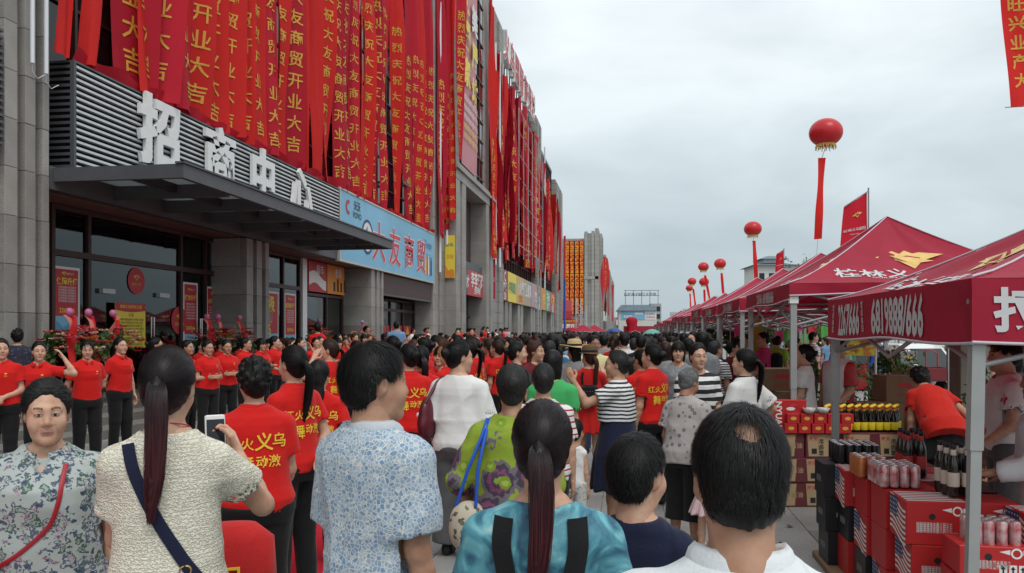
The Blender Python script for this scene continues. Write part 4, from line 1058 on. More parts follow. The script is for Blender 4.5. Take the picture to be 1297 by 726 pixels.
# the tall pink advertisement
X = -9.6; o = thing('advert_banner', 'tall pink advertising sheet with yellow characters above the portal cornice', 'banner', (X, 44.3, 11)); og = (X, 44.3, 11)
MB().grid(lambda u, v: (X + .05 * math.sin(v * 9) * u, 44.3 + 4.4 * u, 11.3 + 13.0 * v), 6, 20).build('sheet', [mat('pink_vinyl', (.50, .14, .16), .4, noise=.15, nscale=.5)], o, og); m = MB()
for k, (a, b) in enumerate((('欧', '美'), ('国', '居'), ('家', '坊'))):
    write(m, a, onface(X + .12)(45.4, 21.2 - 2.2 * k), 1.7, mi=0, bold=.05); write(m, b, onface(X + .12)(47.6, 20.6 - 2.2 * k), 1.7, mi=0 if k else 1, bold=.05)
for k in range(5): write(m, '精品家居卖场盛大开业', onface(X + .12)(46.5, 15.2 - .55 * k), .40, mi=1 if k < 3 else 0, bold=0)
m.build('lettering', [YELPRINT, WPRINT], o, og)
# adverts on the face of the portal that looks towards us
yy = 41.98; o = thing('shop_sign', 'tall yellow and orange sign on the narrow side of the portal', 'sign', (-10.2, yy, 4.6)); og = (-10.2, yy, 4.6)
MB().box(-9.98, -9.45, yy - .12, yy - .06, 4.6, 6.9).build('board', [YELPRINT], o, og); m = MB(); m.add([(-9.96, yy - .125, 4.62), (-9.47, yy - .125, 4.62), (-9.47, yy - .125, 5.0), (-9.6, yy - .125, 5.1), (-9.8, yy - .125, 5.0), (-9.96, yy - .125, 5.3)], [(0, 1, 2, 3, 4, 5)], 0)
write(m, '卫浴', frontface(yy - .125)(-9.72, 5.75), .22, mi=1); write(m, '洁具', frontface(yy - .125)(-9.72, 6.4), .2, mi=2); m.build('lettering', [ORANGEP, ORANGEP, GREENP], o, og)
for px in (560.5, 569):
    d, y = onX(px, -9.75); o = part('light_tube', MB().tube([(0, 0, 0), (0, 0, 18)], .07, 8).mesh('light_tube', [TUBE]), None, P4); o.location = (-9.88 - B0[0], y - B0[1], 4.8 + (px > 565) * 1.6)
# ---- second stretch: recessed glazed front, shop signs, columns
s2 = bp('wall', MB().box(-11.7, -10.7, 53.6, 104, 6.6, 22.6), [DARKIN])
ys = np.arange(61.5, 103.6, 1.5); mm = MB()
for y in ys: mm.box(-10.7, -10.45, y - .06, y + .06, 6.6, 22.4)
for z in np.arange(6.62, 22.4, 1.25): mm.box(-10.69, -10.5, 61.5, 103.5, z - .05, z + .05)
bp('mullion', mm, [FRAME], s2)
pm2 = MB().box(-.012, .012, -.68, .68, -.56, .56).mesh('window_pane', [PANE]); nn = 0
for i in range(len(ys) - 1):
    for k in range(12):
        if nn >= 165 : break
        if i > 13: continue
        o = part('window_pane', pm2, None, s2); o.location = (-10.6 - B0[0], ys[i] + .75 - B0[1], 7.25 + 1.25 * k); o.rotation_euler = (0, 0, random.uniform(-.02, .02)); nn += 1
mm = MB(); [mm.box(-10.62, -10.58, ys[i] + .07, ys[i + 1] - .07, 6.7, 22.3) for i in range(13, len(ys) - 1)]; o = bp('glazing', mm, [PANE], s2); o['kind'] = 'stuff'
for a, b, zt in ((54.6, 60.6, 25.2), (82.5, 86.5, 24.3), (103.6, 113.0, 21.6)):
    bp('pillar', MB().box(-11.7, -9.95, a, b, 0, zt).box(-9.948, -9.80, a + .2, a + (b - a) * .35, 0, zt - .4).box(-9.948, -9.80, a + (b - a) * .65, b - .2, 0, zt - .4), [CLAD])
for px in (624, 627.5, 633, 690): 
    d, y = onX(px, -9.7); bp('light_tube', MB().tube([(-9.7, y, 6.5), (-9.7, y, 22.4)], .09, 6), [TUBE])
ys2 = [onX(p, -10)[1] for p in (640, 656, 672.5, 688, 698)]
for a in ys2: pillar(a, a + 3.4, -10.0, -11.9, 4.1, single=False, ridges=2)
bp('glazing', MB().box(-11.9, -11.8, 61, 104, .3, 4.1), [PANE])
SG = [(635.5, 643.5, mat('maroon_print', (.30, .04, .05), .5), [('C', .5, .8, 1.1, WPRINT), ('陶瓷', .5, .45, .8, WPRINT), ('卫浴', .5, .15, .6, WPRINT)], 'maroon shop sign with a round white logo, first of the sign row'),
      (643.5, 654, YELPRINT, [('中国家居', .5, .5, 1.0, GREENP)], 'yellow shop sign with green characters in the sign row'),
      (654, 664, mat('ochre_print', (.60, .38, .14), .5), [('小火锅', .5, .6, 1.3, WPRINT), ('欢迎光临', .55, .2, .7, ORANGEP)], 'ochre shop sign with bold white characters in the sign row'),
      (664, 672.5, TANP, [('门业家具', .5, .6, 1.3, WPRINT)], 'tan shop sign in the middle of the sign row'),
      (673, 686.5, mat('mauve_print', (.45, .28, .30), .5), [('灯饰照明', .55, .45, 1.3, WPRINT), ('批发零售', .55, .15, 1.0, WPRINT), ('福', .7, .8, 1.2, GOLDP)], 'mauve shop sign with a gold emblem in the sign row'),
      (686.5, 691, ORANGEP, [('布艺', .5, .5, 1.2, YELPRINT)], 'narrow orange shop sign in the sign row'), (691, 697, GREENP, [('五金', .5, .6, 1.6, WPRINT), ('电器', .5, .25, 1.2, WPRINT)], 'green and white shop sign in the sign row'),
      (697, 703, REDPRINT, [('超市', .5, .55, 1.8, YELPRINT), ('百货', .5, .2, 1.2, WPRINT)], 'red shop sign with yellow characters at the far end of the sign row')]
for a, b, mt, it, lb in SG: board(a, b, -9.85, 4.15, 6.55, mt, it, lb, group='shop signs under the far glazed front')
o = thing('shop_sign', 'upright crimson sign reading entrance beside the portal pillar', 'sign', (-9.5, 53.9, 4)); og = (-9.5, 53.9, 4)
MB().box(-10.0, -9.32, 53.92, 54.02, 3.95, 6.7).build('board', [mat('crimson_print', (.48, .03, .07), .5)], o, og); m = MB(); write(m, '入口', frontface(53.91)(-9.66, 5.3), .3, mi=0); m.build('lettering', [WPRINT], o, og)
# roof lettering
rl = thing('roof_sign', 'big white roof letters with red edges on the far roof line', 'sign', (-10, 62, 22.6)); og = (-10, 62, 22.6)
for k, ch in enumerate('义乌国际商贸城'):
    y = 63.2 + 2.9 * k; m = MB(); write(m, ch, onface(-10.15)(y, 24.6), 2.7, bold=.05, ext=.07, mi=0); write(m, ch, onface(-9.955)(y, 24.6), 2.7, bold=.03, mi=1); m.build('raised_letter', [WHITE, REDPRINT], rl, og)
m = MB(); m.box(-10.9, -10.6, 61, 83, 22.6, 23.1)
for y in np.arange(62, 83, 1.4): m.box(-10.5, -10.4, y, y + .08, 22.6, 25.8)
m.build('frame', [STEEL], rl, og)
bp('parapet', MB().box(-11.7, -10.4, 60.6, 103.6, 22.42, 22.75).box(-11.7, -10.3, 12.4, 42, 22.4, 23.2), [STONE])
sf = MB()
for z in np.arange(9, 21, 1.9):
    sf.tube([(-9.4, 66, z), (-9.4, 84, z)], .03, 5); 
for y in np.arange(66, 85, 3): sf.tube([(-9.4, y, 8), (-9.4, y, 20.5)], .03, 5); sf.tube([(-9.4, y, 14.7), (-10.4, y, 14.7)], .025, 5)
o = sf.build('scaffold', [LOUV]); tag(o, 'thin grey scaffold poles fixed before the far glazed front', 'scaffold')
fp = MB().tube([(-9.3, 110.5, 0), (-9.3, 110.5, 9)], .16, 8, 0).tube([(-9.3, 110.5, 9), (-9.3, 110.5, 15)], .16, 8, 1).build('striped_pole', [mat('royal_blue_paint', (.02, .08, .40), .5), REDPRINT]); tag(fp, 'blue and red painted pole at the far corner of the mall', 'pole')
# ------------------------------------------------------------------ red banners
def cloth(name, col, tr=.25): return mat(name, col, .72, 0, .25, noise=.07, nscale=1.5, bump=.15, bscale=40, trans=tr)
CR = [cloth('red_banner_cloth', (.62, .018, .040)), cloth('red_banner_cloth_bright', (.72, .026, .022)), cloth('red_banner_cloth_deep', (.52, .015, .035))]
GOLD = mat('gold_ink', (.66, .34, .045), .6)
TXT = '热烈庆祝大友商贸开业大吉'
def banner(y, X, z0, z1, W=.74, twist=0.0, tilt=0.0, seed=0, text=True, flip=False, label=None, col=None, group='red congratulation banners on the facade', curl=.0, narrow=1.0, pitch=.64, size=.52, facing='x', n=26, txt=TXT, gather=.0):
    r = random.Random(seed); p1, p2, p3 = r.uniform(0, 6), r.uniform(0, 6), r.uniform(0, 6); am = r.uniform(.04, .13); fq = r.uniform(.25, .60); tv = r.uniform(.05, .42); v00 = r.uniform(.38, .75); size *= r.uniform(.88, 1.1); pitch *= r.uniform(.95, 1.08)
    H = z1 - z0
    def fn(u, v, w=0.0):          # u across -.5 .. .5, v metres above the lower hem
        s = v / H; a = twist * (1 - .35 * math.sin(s * 2.2 + p3)) + tv * math.sin(v * fq + p1) + curl * math.exp(-v / 1.2)
        wd = W * narrow * (1 - gather * math.exp(-v / .8) * .6)
        x_ = u * wd; bulge = am * math.sin(u * 4.4 + p2 + v * .35) + .06 * math.sin(v * fq * 1.7 + p2) + .025 * math.sin(u * 13 + v * .9 + p1)
        ca, sa = math.cos(a), math.sin(a); k = -tilt * (1 - s) * 1.0 * min(1, 2.5 / H * 3)
        dy = x_ * ca - bulge * sa; dx = x_ * sa + bulge * ca
        nx, ny = ca, -sa
        if facing == 'x': return (X + dx + nx * w, y + dy + ny * w + k, z0 + v)
        return (X + dy + ny * w + k, y - dx - nx * w, z0 + v)
    og = (X, y, z0) if facing == 'x' else (X, y, z0)
    o = thing('red_banner', label, 'banner', og, 0, group)
    m = MB(); m.grid(lambda a, b: fn(a - .5, b * H), 8, n); m.build('cloth', [col or CR[r.randrange(3)]], o, og)
    if text:
        m = MB(); k = len(txt) - 1; v = v00; sg = -1 if flip else 1
        while v < H - .3 and k >= 0:
            write(m, txt[k], lambda a, b, c: fn(sg * a / (W * narrow) if abs(a) < 9 else a, v + b, .014 if not flip else -.014), size, sx=min(1, W * narrow * .9 / size), cuts=3, bold=.012); k -= 1; v += pitch
        if m.v: m.build('lettering', [GOLD], o, og)
    return o
near = [  # lower px, twist, tilt, narrow, text, note
    (106, .25, .45, .50, 0, 'narrow plain red banner slanting at the near end of the louvre box'),
    (140, -.55, .55, .75, 0, 'folded plain red banner bunched over the louvre top near its corner'),
    (178, -.50, .00, 1.12, 1, 'widest red banner, two large gold characters clear above the louvre'),
    (194, -.1, .10, .80, 1, 'red banner half hidden behind the widest one'),
    (220, -.62, .55, 1.05, 1, 'red banner slanting left over the first white letter'),
    (240, -.2, .1, .9, 1, 'red banner tucked beside the slanting one'), (260, -.25, .15, .85, 1, 'red banner above the gap before the second white letter'),
    (281, -.15, .10, .95, 1, 'red banner above the second white letter'), (300, -.22, .25, .95, 1, 'red banner leaning beyond the second white letter'), (315, .75, .1, .6, 1, 'thin red banner turned edge on by a strip of blue glass'),
    (332, -.12, .0, .95, 1, 'red banner above the third white letter'), (348, .45, 0, .7, 1, 'narrow red banner beyond the third white letter'), (361, -.1, 0, .95, 1, 'straight red banner between third and fourth white letters'), (377, .3, .0, .9, 1, 'red banner with sparse characters above the fourth white letter'),
    (391, .9, .1, .35, 0, 'very thin plain red banner before a dark pane'), (405, .4, 0, .8, 0, 'plain orange red banner near the end of the louvre box'), (418, -.05, 0, 1.0, 1, 'straight red banner above the end of the louvre box'), (432, .5, 0, .7, 1, 'narrow red banner over the corner of the blue sign'),
    (441, -.05, 0, 1.0, 1, 'red banner over the small logo of the blue sign'), (452, .6, 0, .6, 1, 'narrow turned red banner over the blue sign'), (461, 0, 0, 1.0, 1, 'red banner over the round logo of the blue sign'), (470, .1, 0, 1.0, 1, 'red banner above the first character of the blue sign'), (478, .5, 0, .7, 1, 'red banner beside the tall blue glass strip'),
    (490, .3, .35, .7, 1, 'curling red banner before the open window'), (504, -.4, -.35, .9, 1, 'red banner swinging across the dark window strip'), (518, -.3, -.4, 1.0, 1, 'loose red banner with its end folded up over the blue sign'), (527, .2, 0, .9, 1, 'red banner over the second character of the blue sign'), (534, .1, 0, .9, 1, 'red banner over the third character of the blue sign'), (541, .3, 0, .8, 1, 'red banner over the last character of the blue sign'), (547, .2, .2, .8, 1, 'red banner at the far corner of the blue sign')]
for i, (px, tw, ti, na, tx, lb) in enumerate(near):
    X = -10.02; d, y = onX(px, X + .1); tw = abs(tw); na = na * (.75 if i < 2 else 1.30 if i < 10 else 1.05); zt = min(21.5, CAMH + .4167 * d + 2.5); zb = 6.62 + (.02 * (i % 3))
    banner(y, X, zb, zt, .76, tw, ti, 100 + i, bool(tx), label=lb, narrow=na, curl=random.uniform(-.3, .3), gather=.5 if i in (1, 23, 25) else .0, n=30, col=CR[1] if not tx else None, pitch=.64 if i > 4 else .70, size=.45 if i > 4 else .54)
# the red hem that ties their lower ends
m = MB()
def hem(u, v):
    y = 13.0 + 26.2 * u; return (-9.90 + .05 * math.sin(y * 5) * v - .10 * (1 - v), y, 6.60 + (.16 + .10 * math.sin(y * 2.3) ** 2) * v)
m.grid(hem, 220, 3); o = m.build('banner_hem', [CR[0]]); tag(o, 'long red cloth hem tying the banners along the louvre top', 'cloth')
k = 0
for px, X, z0, z1, W in ((565.5, -9.95, 7.7, 20.5, .8), (570.5, -9.8, 7.2, 20.5, .8), (575, -9.5, 7.7, 21, .7)):
    y = 41.7 - .05 * k; banner(0 + y, X - .06 + .03 * k, z0, z1, .34, .2, 0, 300 + k, True, label=['outer', 'middle', 'inner'][k] + ' red banner of three hanging on the narrow side of the portal', facing='y', pitch=.62, size=.30, n=20); k += 1
banner(52.6, -9.30, 6.9, 23.5, .9, .2, 0, 310, True, label='long red banner down the far pillar of the portal', n=24)
banner(53.3, -9.36, 6.7, 19.5, 1.0, .5, -.3, 311, True, label='bellied red banner beyond the far pillar of the portal', n=24)
banner(42.6, -9.28, 11.2, 24, .8, .2, 0, 330, True, label='lettered red banner on the near edge above the portal cornice', n=24)
banner(40.2, -9.80, 6.7, 20.5, .9, .3, 0, 331, True, label='lettered red banner over the fourth pillar', n=24)
banner(40.9, -9.78, 6.6, 20, .5, .3, .5, 312, False, label='twisted red streamer between two white tubes on the fourth pillar', n=24)
banner(54.4, -9.75, 8.2, 25, 1.0, -.2, 0, 313, True, label='tall red banner on the tower pillar below the roof letters', n=24)
far = 0
for px in (629.5, 632, 635, 638, 640, 642.5, 645, 647.5, 650, 652.5, 655, 657, 659.5, 662, 664, 666.5, 669, 671.5, 674, 676.5, 679, 681.5, 685, 688, 690, 692.5, 695, 698, 701, 704, 707, 709.5):
    d, y = onX(px, -9.7); rr = random.Random(px); z0 = rr.uniform(6.9, 9.5); z1 = rr.uniform(20.5, 22.3) if px < 684 else rr.uniform(17, 20.5)
    banner(y, -9.9 + .12 * (far % 3), z0, z1, 1.45, rr.uniform(-.4, .3), rr.uniform(-.3, .3), 400 + far, far % 4 != 3, label='thin %s banner along the far glazed front' % ('lettered red' if far % 4 != 3 else 'plain red'), group='red banners along the far glazed front', n=14, pitch=1.0, size=.8); far += 1
# ------------------------------------------------------------------ the second block, far down the street
B2 = (-7, 160, 0)
b2 = thing('far_mall_building', 'second grey mall block closing the street with four orange lettered banners', 'building', B2)
def b2p(name, mb, mats, label=None): return mb.build(name, mats, b2, B2, label)
b2p('wall', MB().box(-45, -9.6, 161, 250, 0, 20.5).box(-9.6, -7.4, 160.5, 330, 0, 21.5).box(-40, -30, 163, 200, 20.5, 22), [CLADP])
for a, b, zt in ((160, 166, 22.4), (178, 184, 23.5), (205, 212, 21.4), (240, 250, 20.2), (285, 300, 19.5)): b2p('pillar', MB().box(-7.4, -6.7, a, b, 0, zt).box(-6.70, -6.45, a + .8, a + 1.8, 0, zt - 1), [CLADP])
b2p('pillar', MB().box(-9.5, -8.9, 160.1, 160.5, 0, 21.8).box(-8.1, -7.5, 160.1, 160.5, 0, 21.9), [CLADP])
mm = MB()
for z in np.arange(6, 20, 1.6): mm.box(-14.2, -9.6, 160.3, 160.52, z, z + 1.35)
b2p('window', MB().box(-13.4, -9.7, 160.6, 160.98, 5, 20), [PANE]); b2p('window', MB().box(-7.39, -7.2, 184.5, 204.5, 7, 20).box(-7.39, -7.2, 213, 239, 7, 19), [PANE]); b2p('cornice', MB().box(-9.6, -6.6, 160.0, 160.09, 12.2, 12.8), [STONE])
b2p('pillar', MB().box(-17.4, -16.9, 160.7, 160.99, 0, 20.6), [CLADP])
for k in range(4):
    x = -13.0 + .98 * k; o = thing('lettered_banner', 'red banner lettered in orange on the front of the far block', 'banner', (x, 160.3, 5.2), 0, 'four orange lettered banners on the far block'); og = (x, 160.3, 5.2)
    MB().box(x - .36, x + .36, 160.28, 160.32, 5.2, 20).build('cloth', [CR[0]], o, og); m = MB()
    for j in range(18): write(m, '热烈祝贺桂林义乌国际商贸城隆重开业大吉'[j], frontface(160.27)(x, 19.5 - .82 * j), .74, mi=0, bold=.05)
    m.build('lettering', [mat('orange_gold_ink', (.85, .34, .02), .5)], o, og)
for i, (y, z0, z1, W, lb) in enumerate(((172, 7, 17, 2.0, 'red banner on the first bay round the corner of the far block'), (192, 5.5, 19.5, 6.5, 'widest red sheet on the street side of the far block'), (216, 6, 18, 2.4, 'red banner beyond the widest sheet of the far block'), (262, 5, 17, 4, 'red banner near the far end of the far block'))):
    banner(y, -6.4, z0, z1, W, .1, 0, 500 + i, i == 1, label=lb, group='red banners on the far block', n=10, pitch=1.3, size=1.2)
o = MB().box(-7.1, -6.4, 185, 204, 4.2, 6.4).build('shop_sign', [WPRINT]); tag(o, 'white shop sign low on the street side of the far block', 'sign')
# red festival gate in front of it
gt = thing('festival_gate', 'pink and red box gate with a white lettered sign before the far block', 'gate', (-12, 128, 0)); og = (-12, 128, 0)
MB().box(-13.4, -9.7, 127.8, 130, 3.9, 6.8).build('top_box', [mat('pink_nylon', (.62, .12, .14), .5, trans=.2)], gt, og); MB().box(-13.3, -9.6, 127.7, 127.79, 3.8, 5.0).build('front_panel', [REDPRINT], gt, og)
MB().box(-12.7, -8.3, 127.9, 129.5, 1.9, 3.79).build('lower_panel', [REDPRINT], gt, og); m = MB(); write(m, '热烈庆祝商贸城开业', frontface(127.88)(-10.5, 3.4), .42, mi=1); write(m, '市民同乐', frontface(127.88)(-10.5, 2.6), .7, mi=0, bold=.05); m.build('lettering', [WPRINT, YELPRINT], gt, og)
MB().box(-12.6, -8.4, 128.2, 128.4, 0, 1.9).build('doorway', [mat('red_door', (.22, .01, .015), .6)], gt, og)
m = MB()
def truss(m, x, y, z1, s=.35):
    for a in (-s, s):
        for b in (-s, s): m.tube([(x + a, y + b, 0), (x + a, y + b, z1)], .05, 5)
    z = 0; k = 0
    while z < z1 - .7:
        m.tube([(x - s, y - s, z), (x + s, y - s, z + .7)], .03, 4) if k % 2 else m.tube([(x + s, y - s, z), (x - s, y - s, z + .7)], .03, 4); m.tube([(x - s, y - s, z), (x + s, y - s, z)], .03, 4); z += .7; k += 1
for px, zt, lb in ((732.5, 6.8, 'taller silver truss tower before the festival gate'), (740, 5.6, 'shorter silver truss tower before the festival gate')):
    x, y = P(px, 121); m = MB(); truss(m, x, y, zt); o = m.build('truss_tower', [LOUV]); tag(o, lb, 'truss')
# ------------------------------------------------------------------ market tents
def canvas(name, col):
    return mat(name, col, .55, 0, .35, noise=.10, nscale=2.2, bump=.55, bscale=5, trans=.28)
TENT = canvas('crimson_canvas', (.44, .014, .046)); TENT2 = canvas('crimson_canvas_faded', (.48, .022, .060)); PIPE = mat('white_piping', (.56, .50, .55), .6); LEG = mat('grey_tent_leg', (.36, .37, .365), .45, .25, noise=.1, nscale=3); LEGD = mat('dim_tent_bar', (.30, .31, .31), .5, .3)
SILV = mat('silver_print', (.58, .57, .58), .5); GOLDL = mat('gold_logo', (.75, .50, .16), .45, noise=.2, nscale=9)
def tent(x0, x1, y0, y1, ez, az, val, label, group, full=1, sag=.10, leans=(0, 0, 0, 0), vf=None, seed=0):
    o = thing('market_tent', label, 'tent', (x0, y0, 0), 0, group); og = (x0, y0, 0); r = random.Random(seed)
    C = Vector(((x0 + x1) / 2, (y0 + y1) / 2, az)); cor = [Vector((x0, y0, ez)), Vector((x1, y0, ez)), Vector((x1, y1, ez)), Vector((x0, y1, ez))]
    def face(i):
        A, B = cor[i], cor[(i + 1) % 4]
        def fn(a, v, w=0.0, raw=False):     # a across (0..1), v up (0..1)
            p = A.lerp(B, a).lerp(C, v); s = v ** 1.28
            z = ez + (az - ez) * s - sag * math.sin(PI * min(max(a, 0), 1)) * 2.6 * v * (1 - v) + (.014 * math.sin(a * 17 + seed) + .010 * math.sin(a * 29 + v * 9)) * v * (1 - v) * 4
            n = (B - A).cross(C - A).normalized(); n = n if n.z > 0 else -n
            return (p.x + n.x * w, p.y + n.y * w, z + n.z * w)
        return fn, (B - A).length, ((C - (A + B) / 2).length)
    rf = MB()
    for i in range(4): fn, L, S = face(i); rf.grid(lambda a, b: fn(a, b * .999), 16, 14)
    roof = rf.build('canopy', [TENT if seed % 2 == 0 else TENT2], o, og)
    vf = vf or [val] * 4
    for i in range(4):
        A, B = cor[i], cor[(i + 1) % 4]; nn = Vector(((B - A).y, -(B - A).x, 0)).normalized(); V = vf[i]
        def vn(a, v, w=0.0): p = A.lerp(B, a); q = .008 * math.sin(a * 11 + i * 2 + seed) * (1 - v) + .003 * math.sin(a * 31 + v * 3); return (p.x + nn.x * (q + w), p.y + nn.y * (q + w), ez - V + V * v - .012 * math.sin(a * 9 + seed) * (1 - v))
        vo = MB().grid(lambda a, b: vn(a, b), 40, 4).build('valance', [TENT], o, og)
        MB().tube([vn(a, -.02, .004) for a in np.linspace(0, 1, 40)], .008, 5).build('piping', [PIPE], vo, None) if False else None
        MB().tube([vn(a, -.02, .004) for a in np.linspace(0, 1, 40)], .008, 5).build('hem_piping', [PIPE], vo, og)
        m = MB(); L = (B - A).length
        fT = lambda s_: (lambda u, v, w: vn(s_ / L + u / L, .5 + v / V, .006 + w))
        if V > .22:
            if i == 3:     # the long side towards the street
                write(m, '2267666', fT(.62 * L / 2.8 + .02), .30, sx=.53, bold=.035); write(m, '6819888/666', fT(1.70 * L / 2.8), .315, sx=.60, bold=.035)
                for c_ in (.20, 1.0): write(m, '招商热线', lambda u, v, w, c_=c_: vn((c_ - v) / L, .5 + u / V, .006), .055)
            else: write(m, '打造桂林商贸新高地', fT(L / 2 - .365), .215, bold=.035)
        else: write(m, '2267666  6819888/666', fT(L / 2), V * .95, sx=.8, bold=.03)
        if full or i in (0, 3): m.build('lettering', [SILV], vo, og)
        if full or i in (0, 3):
            fn, L, S = face(i); m = MB()
            f2 = lambda cv, ca=0.0: (lambda u, v, w: fn(.5 + (ca + u) / (L * (1 - cv - v / S)), cv + v / S, .006 + w))
            q = emblem(m, f2(.50), .40); m.add(q, [(0, 1, 2, 3)], 2)
            q = [f2(.47)(a, b, .008) for a, b in ((-.20, .06), (.02, .10), (.22, -.02), (0, -.04))]; m.add(q, [(0, 1, 2, 3)], 0)
            write(m, '桂林义乌国际', f2(.25, -.1), .25, mi=1, bold=.02); write(m, 'GUILIN YIWU INTERNATIONAL', f2(.17, .02), .075, mi=1); write(m, '商贸城 · 小商品批发', f2(.10, .05), .085, mi=1)
            m.build('roof_print', [GOLDL, SILV, TENT], roof, og)
    for i in range(4):
        A = cor[i]; MB().tube([(A.x + (C.x - A.x) * v, A.y + (C.y - A.y) * v, ez + (az - ez) * v ** 1.28 + .008) for v in np.linspace(0, 1, 10)], .0075, 5).build('hip_piping', [PIPE], roof, og)
    ins = .047
    for i in range(4):
        A = cor[i]; sx = 1 if A.x < C.x else -1; sy = 1 if A.y < C.y else -1; x, y = A.x + sx * ins, A.y + sy * ins; lx = leans[i]
        m = MB(); w_ = .030
        for (z0, z1, q) in ((0.012, 1.25, w_ * .82), (1.15, ez - .02, w_)):
            a0, a1 = lx * (1 - z0 / ez), lx * (1 - z1 / ez)
            m.add([(x + a0 + sx_ * q, y + sy_ * q, z0) for sx_, sy_ in ((-1, -1), (1, -1), (1, 1), (-1, 1))] + [(x + a1 + sx_ * q, y + sy_ * q, z1) for sx_, sy_ in ((-1, -1), (1, -1), (1, 1), (-1, 1))], [(0, 3, 2, 1), (4, 5, 6, 7), (0, 1, 5, 4), (1, 2, 6, 5), (2, 3, 7, 6), (3, 0, 4, 7)])
        m.box(x + lx - .05, x + lx + .05, y - .05, y + .05, 0.002, .012); lg = m.build('leg', [LEG], o, og)
        MB().box(x - .042, x + .042, y - .042, y + .042, ez - .20, ez - .10).build('slider', [WHITE], lg, og)
    for i in range(4):
        A, B = cor[i], cor[(i + 1) % 4]; m = MB(); nn = Vector(((B - A).y, -(B - A).x, 0)).normalized() * -.05
        for k in range(2):
            a0, a1 = .02 + .48 * k, .02 + .48 * (k + 1)
            p = lambda a, dz: tuple(A.lerp(B, a) + nn + Vector((0, 0, dz)))
            m.tube([p(a0, -.07), p(a1, -.42)], .014, 5); m.tube([p(a0, -.42), p(a1, -.07)], .014, 5)
        m.tube([tuple(A + nn * .9 + Vector((0, 0, -.11))), tuple(B + nn * .9 + Vector((0, 0, -.11)))], .016, 5); m.build('scissor_frame', [LEGD], o, og)
    m = MB(); 
    for i in range(4): m.tube([tuple((cor[i] + cor[(i + 1) % 4]) / 2 + Vector((0, 0, -.25))), (C.x, C.y, az - .55)], .013, 5)
    m.tube([(C.x, C.y, az - .75), (C.x, C.y, az - .03)], .018, 6); m.build('centre_mast', [LEGD], o, og)
    return o
TG = 'crimson market tents in a row along the street'
T1 = tent(1.60, 4.45, 4.08, 6.90, 1.975, 2.62, .30, 'nearest crimson market tent with big phone numbers along its side', TG, leans=(-.04, 0, 0, 0), seed=0)
T2 = tent(1.54, 4.26, 8.22, 11.2, 2.20, 3.04, .17, 'second crimson tent, pitched higher, its flap rolled short over the front', TG, vf=[.11, .15, .15, .17], seed=2)
T3 = tent(1.54, 4.46, 11.95, 14.9, 2.20, 2.98, .17, 'third crimson tent counting from the one with big phone numbers', TG, full=0, seed=1)
names_ = ['fourth', 'fifth', 'sixth', 'seventh', 'eighth', 'ninth', 'tenth', 'eleventh', 'twelfth', 'thirteenth', 'fourteenth', 'fifteenth', 'sixteenth']
for k in range(13):
    copy_tree(T3, None, (1.54 + .02 * math.sin(k * 3) + .004 * k, 15.2 + 3.42 * k, .06 * math.sin(k * 2.1)), None, names_[k] + ' crimson tent along the row, receding towards the far white building')
for k in range(8):
    copy_tree(T3, None, (9.5 + 3.6 * (k % 2) + 1.1 * k, 26 + 4.4 * k, 0), None, 'crimson tent of a second row standing behind the street row', 'tents of the second row')
